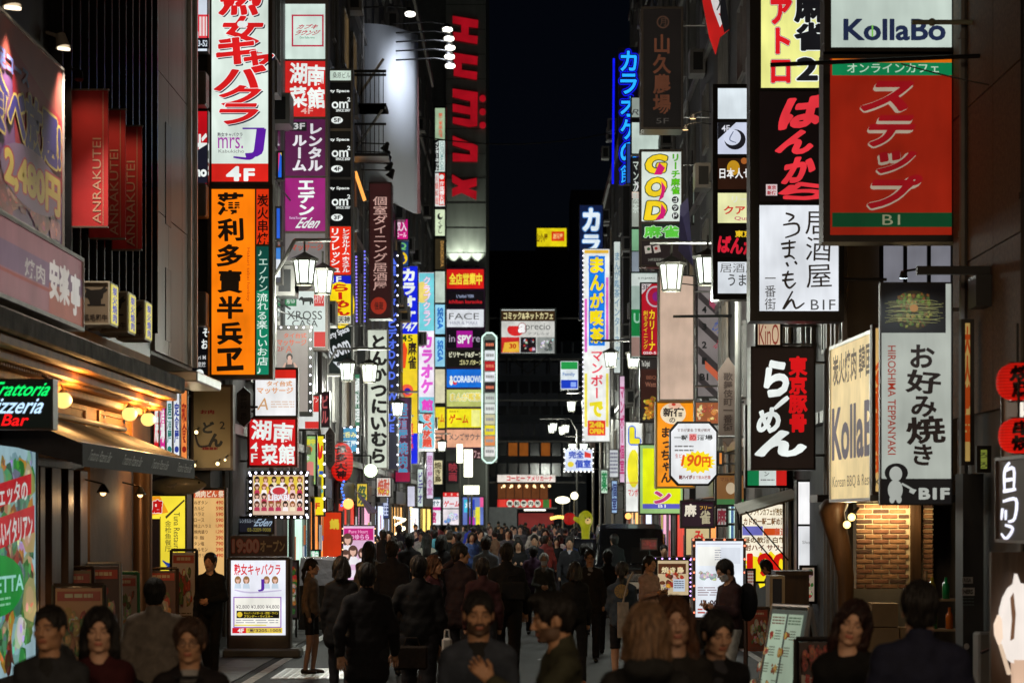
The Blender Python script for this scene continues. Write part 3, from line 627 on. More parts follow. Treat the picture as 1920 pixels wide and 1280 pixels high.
P = Print(); P.E(752, 484, 12, 12, c(240, 200, 20)); P.T('B', 744, 476, 760, 493, c(20, 40, 110), w=.08); P.T('Q', 745, 455, 762, 469, c(120, 200, 120), w=.03)
FS('dark blue sign with a round yellow letter above the karaoke 747 sign', 739, 452, 767, 500, 97, bg=c(30, 60, 110), P=P, depth=.3)
P = Print(); P.V('▲星レンタルビデオDVD・WIDE', 726, 478, 744, 812, c(80, 110, 235), w=.04)
FS('tall dark sign with glowing blue rental video lettering', 724, 470, 746, 880, 86, bg=c(14, 14, 40), P=P, depth=.5, bulbs=('R', 22, 1, .05, (1.9, 1.9, 2.2)))
P = Print(); P.V('カラオケ', 753, 503, 780, 603, WHITE, w=.06); P.T('747', 752, 604, 781, 621, WHITE, w=.03, sk=.2); P.R(750, 626, 783, 694, c(240, 214, 30)); P.T('45', 752, 628, 774, 640, c(20, 60, 20), w=.02); P.V('麻雀', 765, 640, 781, 692, (.02, .01, .01), w=.03); P.P([(750, 655), (758, 640), (764, 655), (760, 690), (750, 690)], c(240, 80, 30))
P.R(750, 694, 783, 812, c(238, 204, 40)); P.E(763, 732, 12, 12, c(236, 90, 60)); P.E(764, 733, 6, 6, c(60, 20, 150)); P.R(748, 745, 772, 790, c(96, 50, 70)); P.V('焼肉', 752, 748, 768, 788, c(180, 150, 150), w=.02); P.V('居酒屋', 758, 792, 776, 850, c(230, 60, 60), w=.03)
FS('blue karaoke 747 sign standing over a yellow mahjong panel', 749, 498, 784, 870, 98, bg=c(16, 36, 226), P=P, depth=.4, fm=FR_GREY)
P = Print(); P.V('カラオケ', 789, 625, 812, 738, c(226, 90, 210), w=.06, sk=.05); P.R(786, 512, 814, 620, c(120, 214, 226)); P.E(792, 548, 14, 20, c(240, 220, 120)); P.V('クラブクラブ', 793, 518, 808, 612, c(240, 240, 250), w=.02, out=[(c(220, 120, 190), .06)]); P.R(786, 744, 814, 840, c(120, 200, 220)); P.T('館', 790, 748, 812, 770, c(226, 60, 190), w=.04); P.V('食べ放題', 792, 773, 810, 838, c(235, 80, 60), w=.05, out=[(WHITE, .09)])
FS('tall pale pink karaoke sign with a turquoise top', 784, 510, 815, 845, 112, bg=c(244, 236, 248), P=P, depth=.4, fm=FR_LT)
P = Print(); P.V('居酒屋市場', 762, 846, 778, 950, c(60, 190, 230), w=.04)
P = Print(); P.V('居酒屋焼肉韓', 746, 755, 765, 900, c(60, 150, 190), w=.03, out=[(c(180, 60, 90), .06)]); P.R(742, 885, 769, 902, c(150, 20, 60))
FS('dim purple sign with turquoise characters low before the yellow mahjong panel', 740, 745, 770, 905, 90, bg=c(70, 40, 66), P=P, depth=.3)
def mini(seed):
    return random.Random(seed)
pan = []
P = Print(); P.V('第二東亜会館', 822, 212, 830, 258, c(220, 90, 60), w=.02); pan.append(((816, 203, 834, 262), c(160, 184, 150), P, None))
P = Print(); P.R(816, 264, 823, 320, BLK); P.V('インターネット', 816, 265, 823, 320, WHITE, w=.03); P.T('CUSTOMA CAFE', 825, 266, 832, 320, c(110, 150, 150), rot=-90); pan.append(((816, 264, 834, 322), c(206, 222, 214), P, None))
P = Print(); P.R(823, 325, 834, 385, c(222, 40, 30)); P.E(828, 332, 4.5, 4.5, WHITE); P.V('海底撈火鍋', 824, 340, 833, 384, WHITE, w=.03); P.V('火鍋料理', 816, 328, 822, 384, c(210, 90, 80)); pan.append(((816, 325, 834, 387), c(226, 226, 222), P, None))
P = Print(); P.E(825, 406, 5, 6, (.02, .02, .02)); P.E(827, 404, 3, 4, c(214, 230, 190)); P.V('くずし', 820, 414, 830, 438, c(60, 60, 50), w=.02); pan.append(((816, 393, 834, 442), c(210, 226, 190), P, None))
P = Print(); P.T('DAIKOKUYA', 826, 452, 832, 500, c(200, 150, 80), rot=-90); pan.append(((816, 448, 834, 505), c(50, 42, 26), P, None))
pan.append(((816, 509, 834, 567), c(188, 204, 190), Print(), None))
for y in (571, 632):
    P = Print(); P.T('SEGA', 820, y+6, 831, y+46, c(30, 110, 200), w=.05, rot=-90); pan.append(((816, y, 834, y+55), c(150, 214, 240), P, None))
pan.append(((816, 692, 834, 755), c(214, 208, 176), Print(), None)); P = Print(); P.T('ーム', 817, 776, 833, 792, c(220, 110, 30), w=.04); pan.append(((816, 763, 834, 802), c(236, 216, 40), P, None)); pan.append(((816, 806, 834, 840), c(224, 160, 130), Print(), None))
FS('narrow stacked sign column left of the tower with pale blue SEGA panels', 814, 200, 836, 842, 146, panels=pan, depth=1.0, rim=.05, fm=FR_DARK, bracket=False)
rows = [(505, 541, c(206, 26, 22), [('全店営業中', 842, 512, 904, 534, c(240, 214, 60), .04)]), (546, 576, c(14, 8, 14), [('L*adlad YEBI', 856, 552, 888, 558, c(150, 160, 190), .01), ('ichiban karaoke', 842, 562, 904, 569, c(200, 30, 40), .02)]),
        (580, 613, c(222, 226, 232), [('FACE', 842, 587, 898, 599, c(90, 90, 90), .0), ('HAIR & MAKE', 844, 602, 896, 608, c(150, 150, 170), 0)]), (618, 652, c(12, 8, 16), [('in      re', 842, 628, 900, 641, c(180, 170, 190), .0)]),
        (656, 688, c(18, 16, 12), [('ビリヤード&ダーツ', 842, 659, 904, 670, c(230, 230, 200), .03), ('ゴルフ バターズ', 862, 674, 904, 684, c(220, 214, 150), .03)]), (692, 726, c(20, 110, 214), [('CORABOWL', 850, 704, 904, 717, c(220, 236, 250), .05)]),
        (730, 762, c(190, 196, 110), [('まんが喫茶', 844, 736, 902, 752, c(230, 210, 90), .05)]), (766, 801, c(238, 226, 30), [('ゲーム', 842, 776, 878, 794, c(206, 60, 20), .03), ('感謝最大', 842, 769, 860, 773, c(150, 80, 20), .0)]), (805, 838, c(232, 170, 136), [('メンズサウナ', 842, 812, 900, 825, c(100, 90, 90), .02)])]
pan = []
for a, b, bg, ts in rows:
    P = Print()
    if a == 618: P.R(856, 620, 886, 651, c(170, 26, 150)); P.T('SPY', 858, 628, 884, 644, WHITE, w=.04)
    if a == 692: P.E(846, 708, 2.5, 4, WHITE); P.E(846, 716, 3.5, 6, WHITE); P.E(853, 717, 4, 4, c(220, 40, 40))
    if a == 766: P.R(884, 768, 900, 799, c(240, 240, 140))
    for t, x0, y0, x1, y1, cc, w in ts: P.T(t, x0, y0, x1, y1, cc, w=w, out=[(c(230, 240, 230), w+.05)] if 'まんが' in t else ())
    pan.append(((838, a, 907, b), bg, P, None))
FS('wide stacked sign wall at the foot of the red lettered tower, from red to peach', 836, 502, 909, 841, 149, panels=pan, depth=.6, rim=.05, fm=mat('purple_frame', (.12, .02, .12), .4), bracket=False)
pan = []
cs = [(30, 26, 26), (230, 236, 240), (180, 20, 30), (226, 230, 236), (40, 30, 36), (200, 210, 200), (220, 226, 220), (206, 200, 160), (232, 214, 40), (226, 140, 80), (232, 230, 226)]
for i, q in enumerate(cs):
    y = 637+i*20; P = Print(); P.lines(911, y+6, 926, y+13, 1, c(150, 150, 150) if sum(q) > 300 else c(220, 120, 90), .8, seed=i); pan.append(((909, y, 928, y+18), c(*q), P, None))
FS('slim upright capsule sign with a glowing white outline right of the tower', 905, 628, 931, 866, 144, panels=pan, depth=.3, rim=.06, fm=mat('white_capsule_frame', (.6, .62, .6), .4), bracket=False)
r0 = empty('neon_outline', Wp(918, 866, 143.5), 'rounded white neon outline running round the slim capsule sign', 'neon tube'); q = MB()
def loop(x0, y0, x1, y1, ch, d, n=5):
    pts = [(x0+ch, y0), (x1-ch, y0), (x1, y0+ch), (x1, y1-ch), (x1-ch, y1), (x0+ch, y1), (x0, y1-ch), (x0, y0+ch), (x0+ch, y0)]
    return [Wp(x, y, d) for x, y in pts]
pp = [p-r0.location for p in loop(904, 624, 931, 867, 8, 143.5)]; q.path(pp, .05, 6, c(220, 255, 240, 1.3)); q.build('neon_tube', LITP, r0)
P = Print(); P.R(940, 582, 1040, 602, c(60, 42, 24)); P.T('コミック&ネットカフェ', 944, 585, 1037, 599, c(226, 214, 160), w=.03)
P.R(940, 602, 1040, 632, c(206, 206, 200)); P.E(967, 618, 16, 12, c(206, 40, 40)); P.R(950, 604, 985, 611, c(206, 206, 200)); P.T('a', 972, 606, 986, 624, c(240, 240, 240), w=.05, sk=.2, out=[(c(150, 30, 30), .09)]); P.T('precio', 986, 606, 1032, 622, c(80, 80, 80), w=0); P.T('アプレシオ', 990, 623, 1030, 628, c(110, 110, 110))
P.R(940, 632, 974, 661, c(196, 40, 40)); P.P([(942, 660), (946, 642), (972, 640), (974, 660)], c(230, 180, 60)); P.T('30', 955, 644, 968, 653, c(180, 20, 20), w=.04); P.R(976, 632, 1005, 661, c(30, 22, 26)); P.R(1007, 632, 1040, 661, c(140, 144, 140)); P.blobs(978, 634, 1004, 660, [c(200, 60, 60), c(200, 200, 200), c(60, 60, 80)], 14, 2, 4, 3); P.blobs(1008, 634, 1039, 660, [c(230, 230, 230), c(90, 90, 90)], 14, 2, 5, 4)
FS('white comic cafe billboard hanging in the dark at the end of the street', 938, 578, 1042, 664, 198, bg=c(200, 205, 200), P=P, depth=.6, rim=.1, fm=mat('lit_edge_frame', (.6, .7, .65), .4), bracket=False, cat='billboard', lifted=1)
# supports of that billboard
r0 = empty('billboard_frame', Wp(990, 700, 199.5), 'lattice legs under the comic cafe billboard', 'steel frame'); q = MB()
for a, b in (((950, 664), (950, 700)), ((1030, 664), (1030, 700)), ((950, 664), (990, 700)), ((1030, 664), (990, 700))): q.tube(Wp(*a, 199.5)-r0.location, Wp(*b, 199.5)-r0.location, .06)
q.build('strut', FR_GREY, r0)
P = Print(); P.R(1034, 434, 1058, 452, c(214, 60, 20)); P.T('居酒屋', 1037, 438, 1055, 448, c(240, 190, 120), w=.03); P.T('山小屋', 1005, 438, 1027, 454, c(120, 90, 10), w=.04)
FS('yellow rooftop sign with a red plate glowing against the black sky', 1005, 426, 1064, 464, 236, bg=c(224, 206, 20), P=P, depth=3, rim=.1, fm=mat('yellow_frame', (.5, .42, .02), .5), bracket=False, cat='rooftop sign')
P = Print(); P.T('コーヒー', 950, 891, 984, 901, c(200, 30, 40), w=.05); P.T('アメリカーナ', 988, 892, 1036, 901, c(200, 40, 60), w=.04)
FS('lit white coffee shop fascia with red letters on the end building', 932, 889, 1042, 904, 203, bg=c(232, 222, 212), P=P, depth=.4, bracket=False, cat='shop fascia')
P = Print(); P.R(936, 936, 948, 951, c(214, 60, 50)); 
for i, ch in enumerate('無料案内所'): P.E(956+i*13, 943.5, 6, 6.5, c(225, 225, 205)); P.T(ch, 951.5+i*13, 939, 960.5+i*13, 948, (.02, .02, .02), w=.04)
P.R(1018, 936, 1030, 951, c(60, 110, 50))
FS('red and green information fascia with round white plates at street end', 932, 935, 1034, 952, 186, bg=c(196, 40, 36), P=P, depth=.4, bracket=False, cat='shop fascia')
# --- right side far to near
P = Print(); P.T('カ', 1092, 390, 1125, 434, c(225, 238, 246), w=.05, out=[(c(60, 120, 190), .09)]); P.T('ラ', 1092, 440, 1125, 474, c(225, 238, 246), w=.05, out=[(c(60, 120, 190), .09)]); P.V('オケ館', 1093, 478, 1124, 600, c(225, 238, 246), w=.05)
FS('navy karaoke sign with large white glowing kana rising behind the manga sign', 1086, 384, 1131, 600, 118, bg=c(10, 24, 60), P=P, depth=.4, wall=4.2)
P = Print()
for k, t in enumerate('まんが喫茶'): P.T(t, 1106, 482+k*33, 1132, 512+k*33, c(252, 226, 20), w=.05, out=[(c(12, 110, 226), .14)])
P.V('マンボー', 1107, 655, 1131, 748, c(226, 40, 70), w=.02); P.T('で', 1105, 752, 1131, 782, c(240, 224, 40), w=.07); P.R(1102, 788, 1135, 816, c(234, 60, 40)); P.T('24h', 1105, 790, 1132, 801, c(250, 210, 50), w=.06); P.T('OPEN', 1105, 803, 1132, 813, c(250, 210, 50), w=.06)
Q = Print(); Q.R(1096, 469, 1141, 475, c(240, 190, 60)); Q.R(1096, 560, 1101, 660, c(226, 110, 200)); Q.R(1136, 520, 1141, 640, c(226, 110, 200)); Q.R(1096, 700, 1101, 800, c(240, 226, 90)); Q.R(1136, 700, 1141, 800, c(240, 226, 90)); Q.R(1101, 476, 1136, 655, c(235, 245, 250)); Q.R(1104, 480, 1134, 648, c(20, 130, 235)); Q.up(); zq = Q.z
for l in P.L: Q.L.append((l[0], l[1], l[2], l[3]+zq))
Q.z += P.z
FS('tall glowing manga cafe sign with yellow kana on blue over pink and white', 1093, 466, 1144, 828, 105, bg=c(238, 240, 236), P=Q, depth=.5, wall=4.3, fm=FR_LT, bulbs=('L', 40, 1, .045, (2.2, 2.2, 2.6)))
P = Print(); P.R(1052, 678, 1083, 692, c(30, 150, 70)); P.R(1052, 712, 1083, 728, c(16, 60, 200)); P.R(1070, 716, 1080, 725, c(140, 170, 240)); P.T('Family', 1055, 698, 1078, 706, c(90, 130, 190), w=.02)
FS('small green white and blue convenience store sign above a street lamp', 1050, 676, 1085, 731, 125, bg=c(226, 236, 240), P=P, depth=.3, bracket=True, wall=4.3)
P = Print(); P.T('完全', 1066, 845, 1095, 859, c(30, 70, 190), w=.04); P.T('個室', 1078, 861, 1108, 877, c(30, 70, 190), w=.04); P.E(1070, 870, 6, 5, c(240, 220, 60)); P.P([(1096, 846), (1108, 850), (1108, 858), (1096, 857)], c(220, 60, 50))
FS('white private room sign with blue characters framed by bulbs at street end', 1058, 841, 1112, 884, 110, bg=c(220, 230, 250), P=P, depth=.2, wall=4.3, bulbs=('LRTB', 4, 8, .05, (2.6, 2.6, 2.4)))
NB = c(30, 150, 255, 1.5); ND = c(10, 20, 230, 1.2)
r0 = empty('neon_sign', Wp(1178, 345, 88), 'blue neon karaoke lettering running down the facade against the sky', 'neon sign'); q = MB()
fc = front(1158, 86, 1200, 346, 88); fbox(q, fc, 1160, 88, 1196, 345, -.5, -.1, r0.location); q.build('frame', BLACK, r0)
P = Print()
for k, t in enumerate('カラオケの'): P.T(t, 1163, 96+k*43, 1194, 134+k*43, NB, w=.02, out=[(ND, .12), (c(4, 4, 60), .085)])
P.T('館', 1163, 311, 1194, 345, NB, w=.0, out=[(ND, .1), (c(4, 4, 60), .07)]); build_print(P, fc, 'lettering', lit('neon_print', uneven=0), r0, r0.location, lift=.0, step=.01)
q = MB(); a = Wp(1151, 110, 88)-r0.location; b = Wp(1149, 345, 88)-r0.location; q.tube(a, b, .04, col=ND); q.build('neon_tube', LITP, r0)
q = MB(); q.tube((.0, .2, 2), (1.2, .2, 2), .04); q.tube((0, .2, 4), (1.2, .2, 4), .04); q.build('bracket', STEEL, r0)
FS('dark blue side sign strip below the neon karaoke lettering', 1174, 270, 1184, 345, 86, bg=c(30, 60, 130), P=None, depth=.3, wall=4.5)
P = Print(); P.T('R', 1186, 205, 1200, 216, c(60, 60, 60), w=0, sk=.3)
FS('pale blank light box with a script letter beside the dark ranch sign', 1183, 182, 1245, 290, 75, panels=[((1184, 183, 1244, 220), c(140, 150, 142), P, None), ((1184, 230, 1244, 289), c(190, 206, 196), None, None)], depth=.4, wall=4.5)
P = Print(); P.V('マンガ喫茶', 1186, 300, 1198, 400, c(190, 200, 190)); P.S([(1190, 340), (1196, 350), (1190, 360)], 3, c(200, 200, 200)); P.R(1184, 360, 1200, 362, c(220, 200, 180))
FS('slim mixed sign strip of pale panels left of the GOD sign', 1183, 296, 1200, 520, 78, panels=[((1184, 297, 1199, 355), c(20, 20, 22), P, None), ((1184, 360, 1199, 372), c(200, 180, 170), None, None), ((1184, 374, 1199, 425), c(150, 156, 146), None, None), ((1184, 430, 1199, 470), c(120, 170, 130), None, None), ((1184, 472, 1199, 518), c(130, 140, 150), None, None)], depth=.4, wall=4.5)
P = Print(); P.V('山久農場', 1224, 64, 1258, 214, c(82, 46, 30), w=.03); P.E(1243, 42, 12, 12, c(60, 40, 30)); P.E(1243, 42, 9, 9, c(18, 14, 12)); P.T('月', 1237, 35, 1249, 49, c(60, 40, 30)); P.T('5F', 1230, 222, 1254, 232, c(60, 56, 52), w=0)
FS('unlit brown ranch sign with faint copper brush characters over 5F', 1203, 14, 1280, 242, 58, bg=c(16, 12, 11), P=P, depth=.9, rim=.04, fm=FR_BRN, wall=4.6)
P = Print()
for ch, y in (('G', 290), ('O', 333), ('D', 377)):
    P.T(ch, 1210, y, 1250, y+36, c(240, 206, 30), w=.06, sk=.15, out=[(c(30, 60, 30), .10)]); 
P.P([(1236, 305), (1247, 315), (1240, 328), (1226, 328)], c(206, 20, 110)); P.P([(1240, 340), (1248, 352), (1244, 370), (1234, 378), (1240, 360)], c(206, 20, 110)); P.P([(1240, 382), (1249, 395), (1244, 410), (1228, 413), (1238, 400)], c(206, 20, 110)); 
P.V('リーチ麻雀', 1258, 288, 1275, 365, c(90, 190, 20), w=.03, out=[(c(30, 80, 20), .05)])
for k, t in enumerate('ゴッド'): P.E(1266, 375+k*15, 6.5, 6.5, c(30, 30, 30)); P.T(t, 1262, 371+k*15, 1270, 379+k*15, WHITE, w=.02)
P2 = Print(); P2.T('麻雀', 1207, 423, 1274, 446, c(90, 200, 60), w=.04, out=[(c(220, 240, 220), .07)]); P2.P([(1208, 462), (1220, 460), (1222, 474), (1210, 476)], c(180, 170, 160)); P2.P([(1224, 462), (1236, 459), (1239, 472), (1227, 475)], c(180, 170, 160)); P2.E(1216, 467, 3, 3, c(40, 80, 40)); P2.E(1230, 466, 3, 3, c(150, 30, 30)); P2.T('24時間営業中', 1215, 484, 1245, 490, c(120, 120, 110))
FS('white GOD mahjong sign with big yellow and magenta letters', 1200, 281, 1280, 500, 60, depth=.45, rim=.04, fm=FR_BRN, wall=4.6, panels=[((1203, 285, 1277, 415), c(216, 226, 216), P, None), ((1203, 420, 1277, 448), c(24, 40, 30), P2, 'dark green panel'), ((1203, 452, 1277, 497), c(34, 26, 26), None, None)])
P = Print(); P.V('Gリーチ', 1300, 292, 1312, 420, c(90, 110, 60)); 
FS('grey perforated side panel with faint tiles right of the GOD sign', 1297, 283, 1325, 420, 64, bg=c(96, 104, 96), P=P, depth=.2, wall=4.6)
P = Print(); P.P([(1203, 532), (1222, 532), (1203, 552)], c(200, 190, 190)); P.T('3F', 1204, 534, 1216, 543, c(60, 40, 50)); P.E(1229, 556, 18, 20, c(180, 170, 176)); P.E(1229, 556, 15, 17, c(160, 20, 50)); P.E(1231, 556, 8, 9, c(120, 30, 110)); P.V('カリーナ', 1216, 580, 1229, 658, c(240, 210, 30), w=.03); P.V('創食ダイニング', 1206, 582, 1215, 655, c(230, 200, 30), w=.01); P.T('050-5', 1206, 659, 1230, 664, c(230, 220, 220))
FS('crimson 3F dining sign with yellow kana under the right lamp', 1201, 530, 1236, 667, 62, bg=c(170, 16, 34), P=P, depth=.3, wall=4.6)
P = Print(); P.R(1184, 513, 1232, 536, c(196, 206, 200)); P.T('G H JJARRG', 1196, 520, 1228, 524, c(60, 70, 60)); P.R(1184, 536, 1232, 578, c(150, 170, 160)); P.R(1184, 580, 1232, 630, c(20, 120, 60)); P.T('Ue', 1188, 587, 1212, 606, c(140, 190, 160), w=.03); P.R(1184, 632, 1232, 668, c(150, 120, 110))
FS('pale green cafe sign behind the crimson dining sign', 1182, 510, 1234, 672, 70, bg=c(150, 170, 160), P=P, depth=.3, wall=4.6)
P = Print(); P.T('The Original', 1203, 676, 1218, 690, c(210, 210, 200)); P.R(1202, 692, 1232, 765, c(52, 26, 20)); P.T('BBQ', 1212, 704, 1230, 712, c(130, 80, 60)); P.T('Watt', 1210, 716, 1230, 725, c(150, 100, 80)); P.blobs(1203, 742, 1232, 788, [c(200, 140, 40), c(220, 190, 80), c(150, 80, 30)], 26, 3, 8, 5)
FS('dark brown grill sign with food photo under the crimson sign', 1200, 670, 1236, 792, 66, bg=c(40, 36, 34), P=P, depth=.3, wall=4.6)
FS('tall blank beige light panel on the right between the lamps', 1236, 516, 1301, 750, 52, bg=c(198, 170, 150), P=None, depth=.7, rim=.02, fm=FR_BRN, wall=4.6, cat='light box')
P = Print(); P.E(1262, 775, 24, 20, c(240, 222, 190)); P.E(1265, 760, 12, 7, c(240, 190, 160)); P.E(1263, 758, 4, 2.5, c(200, 60, 40)); P.T('新宿', 1243, 764, 1282, 781, (.02, .01, .01), w=.03); P.T('の', 1255, 783, 1266, 792, (.02, .01, .01), w=.02)
P.V('まっちゃん', 1238, 800, 1258, 905, (.03, .01, .005), w=.04, jit=.03)
FS('orange noodle shop sign with black kana and white round badge', 1230, 753, 1302, 914, 54, bg=c(250, 150, 20), P=P, depth=.6, wall=4.6, fm=mat('orange_frame', (.4, .2, .03), .5))
P = Print(); P.R(1205, 840, 1276, 952, c(226, 236, 20)); P.R(1205, 944, 1276, 953, c(90, 90, 190)); P.T('ン', 1226, 920, 1258, 944, c(196, 60, 120), w=.06, out=[(c(240, 220, 230), .1)]); P.V('居酒屋', 1228, 850, 1256, 918, c(150, 170, 60), w=.03); P.T('B1', 1234, 945, 1248, 951, WHITE)
FS('pale green framed acid yellow sign with a pink kana under the orange sign', 1198, 832, 1282, 964, 58, bg=c(150, 190, 120), P=P, depth=.35, wall=4.6)
P = Print(); P.E(1188, 878, 12, 36, c(240, 230, 40), 14); P.T('L', 1180, 800, 1200, 832, c(240, 226, 30), w=.1, out=[(c(20, 100, 220), .17)]); P.T('マンボー', 1178, 916, 1202, 930, c(226, 50, 60), w=.02); P.R(1174, 904, 1200, 905, c(220, 60, 60))
FS('white manga sign low down with blue outlined yellow shapes', 1172, 790, 1206, 960, 82, bg=c(236, 238, 232), P=P, depth=.4, wall=4.5)
P = Print()
for k in range(5): P.P([(1309, 700-k*52), (1372, 760-k*52), (1372, 775-k*52), (1309, 715-k*52)], c(50, 44, 44))
for t, x, y in (('4', 1316, 574), ('3', 1316, 606), ('2', 1316, 640), ('1', 1316, 670), ('B1', 1312, 700)): P.T(t, x, y, x+(9 if t != 'B1' else 16), y+13, c(20, 20, 20), w=.04)
P.P([(1322, 676), (1348, 700), (1348, 716), (1322, 690)], c(190, 90, 60)); P.T('センチュリー', 1336, 606, 1372, 630, c(60, 80, 140), w=.03, rot=-35); P.T('カラオケ', 1340, 640, 1372, 662, c(160, 50, 70), w=.03, rot=-35); P.E(1352, 676, 4, 4, c(40, 130, 80)); P.P([(1330, 560), (1345, 574), (1345, 586), (1330, 572)], c(140, 60, 80))
FS('grey diagonal striped floor directory listing floors B1 to 4', 1306, 530, 1374, 745, 56, bg=c(120, 112, 110), P=P, depth=.2, wall=4.6, cat='directory sign')
q = empty('slanted_board', Wp(1270, 440, 56), 'violet tinted board leaning between the GOD sign and the facade', 'board')
MB().add([Wp(1275, 385, 57)-q.location, Wp(1290, 370, 57)-q.location, Wp(1300, 500, 56)-q.location, Wp(1272, 470, 56)-q.location]+[Wp(x, y, 56.8)-q.location for x, y in ((1275, 385), (1290, 370), (1300, 500), (1272, 470))], [(0, 1, 2, 3), (4, 5, 6, 7), (0, 1, 5, 4), (1, 2, 6, 5), (2, 3, 7, 6), (3, 0, 4, 7)], c(90, 84, 150)).build('board_sheet', mat('violet_sheet', (.2, .18, .4), .4), q)
# the small stack
P4 = Print(); P4.R(1346, 230, 1406, 289, c(200, 206, 226)); P4.P([(1346, 230), (1380, 230), (1346, 262)], c(20, 20, 24)); P4.T('4F', 1353, 235, 1368, 247, c(210, 210, 220)); P4.E(1378, 262, 20, 19, (.01, .01, .015)); P4.E(1373, 258, 16, 15, c(206, 212, 230)); P4.S([(1375, 247), (1368, 262), (1380, 268)], 2, c(90, 100, 130))
P5 = Print(); P5.E(1375, 315, 12, 14, c(190, 140, 30)); P5.E(1395, 302, 6, 6, c(160, 90, 40)); P5.T('日本人セレブ', 1349, 315, 1440, 335, c(235, 235, 235), w=.02)
P6 = Print(); P6.T('リーチ', 1372, 368, 1420, 380, c(225, 225, 210)); P6.T('クアトロ', 1357, 386, 1438, 402, c(206, 40, 36), w=.03); P6.T('Quattro', 1377, 406, 1430, 414, c(190, 80, 110))
P7 = Print(); P7.T('東京豚骨', 1378, 432, 1440, 445, c(230, 190, 40), w=.04); P7.T('ばんから', 1346, 445, 1440, 478, c(200, 30, 50), w=.05, rot=-6)
P8 = Print(); P8.T('居酒屋', 1350, 494, 1420, 511, c(90, 90, 90), w=0); P8.T('うまいもん', 1365, 514, 1460, 536, c(50, 50, 50), w=.01)
FS('stacked black sign tower with blank white, moon, amber and red panels', 1338, 160, 1500, 560, 42, depth=.4, rim=.05, wall=4.7, panels=[((1346, 166, 1495, 223), c(214, 224, 230), None, None), ((1346, 230, 1495, 289), c(200, 206, 226), P4, None), ((1346, 297, 1495, 355), c(40, 20, 12), P5, 'amber panel'), ((1346, 362, 1495, 418), c(226, 226, 170), P6, None), ((1346, 423, 1495, 482), c(8, 6, 6), P7, None), ((1346, 491, 1495, 550), c(220, 226, 232), P8, None)])
# the big stack with brush letters
P = Print(); P.V('クアトロ', 1441, -62, 1486, 160, c(214, 26, 34), w=.05, out=[((.01, .01, .01), .075), (WHITE, .06)]); P.V('麻雀', 1490, -10, 1552, 96, (.008, .008, .01), w=.05, out=[(WHITE, .08)]); P.T('21', 1493, 108, 1560, 152, (.01, .01, .012), w=.04, out=[(WHITE, .07)])
P2 = Print(); RR = c(226, 52, 62)
for t, x0, y0, x1, y1, rt in (('ば', 1464, 178, 1550, 240, 6), ('ん', 1462, 243, 1528, 290, -4), ('か', 1468, 294, 1530, 342, 8), ('ら', 1464, 342, 1556, 376, -3)): P2.T(t, x0, y0, x1, y1, RR, w=.06, sk=.3, rot=rt)
P2.R(1436, 346, 1457, 367, c(220, 200, 200)); P2.T('東京', 1438, 348, 1455, 356, c(170, 20, 40), w=.03); P2.T('新宿', 1438, 358, 1455, 366, c(170, 20, 40), w=.03)
P3 = Print(); INK = (.02, .014, .01)
P3.V('居酒屋', 1508, 392, 1560, 540, INK, w=.0, jit=.03)
for st in ([(1473, 400), (1488, 406), (1478, 416)], [(1468, 422), (1494, 420), (1496, 436), (1472, 446)], [(1464, 458), (1492, 454)], [(1466, 466), (1490, 464)], [(1480, 450), (1479, 478), (1470, 482), (1482, 480), (1490, 486)], [(1474, 492), (1478, 500)], [(1490, 490), (1494, 496)],
           [(1478, 508), (1472, 528), (1480, 540), (1492, 530)], [(1466, 516), (1488, 514)], [(1466, 526), (1488, 524)], [(1486, 546), (1468, 580), (1484, 562), (1492, 578), (1508, 568)]): P3.S(st, 4.5, INK)
P3.V('一番街', 1433, 510, 1455, 582, c(60, 55, 50), w=0); P3.T('B1F', 1520, 562, 1566, 581, c(70, 70, 70), w=0)
FS('big stacked sign of yellow mahjong, black and red brush, and white izakaya panels', 1408, -60, 1580, 600, 31, depth=.45, rim=.05, wall=4.7,
   panels=[((1427, -50, 1573, 165), c(232, 232, 140), P, 'yellow mahjong panel'), ((1424, 172, 1573, 378), c(14, 8, 8), P2, 'black panel with red brush letters'), ((1424, 385, 1572, 583), c(226, 230, 236), P3, 'white izakaya panel')])
P = Print(); P.T('KollaBo', 1581, 36, 1773, 77, c(30, 40, 70), w=.03); P.R(1634, 48, 1637, 70, c(120, 190, 80))
FS('white KollaBo light box above the red step sign', 1548, -60, 1794, 100, 25, bg=c(190, 204, 194), P=P, depth=.35, rim=.055, wall=4.62)
P = Print(); P.R(1560, 106, 1785, 118, c(226, 110, 14)); P.R(1560, 118, 1785, 142, c(10, 128, 76)); P.T('オンラインカフェ', 1588, 120, 1760, 137, c(190, 220, 195), w=.01); P.R(1560, 399, 1785, 426, c(8, 62, 34))
for k, (t, x0, y0, x1, y1) in enumerate((('ス', 1622, 152, 1713, 210), ('テ', 1626, 216, 1712, 276), ('ッ', 1640, 282, 1712, 326), ('プ', 1628, 328, 1720, 392))): P.T(t, x0-2, y0+3, x1-2, y1+3, c(176, 160, 140), w=.09, sk=.3); P.T(t, x0, y0, x1, y1, c(150, 14, 24), w=.045, sk=.3)
P.T('B1', 1654, 403, 1687, 422, c(140, 140, 110), w=0)
FS('large red internet cafe sign with green bands and slanted kana over B1', 1546, 101, 1794, 451, 25, bg=c(146, 30, 13), P=P, emit=.86, depth=.35, rim=.055, wall=4.62)
P = Print()
P.T('ら', 1432, 674, 1480, 744, WHITE, w=.055, sk=.15, rot=4); P.S([(1478, 744), (1468, 752), (1452, 766)], 9, WHITE); P.T('め', 1418, 764, 1464, 812, WHITE, w=.05, sk=.15, rot=8); P.T('ん', 1418, 806, 1514, 856, WHITE, w=.065, sk=.1)
P.V('東京豚骨', 1479, 668, 1513, 810, c(210, 20, 24), w=.05)
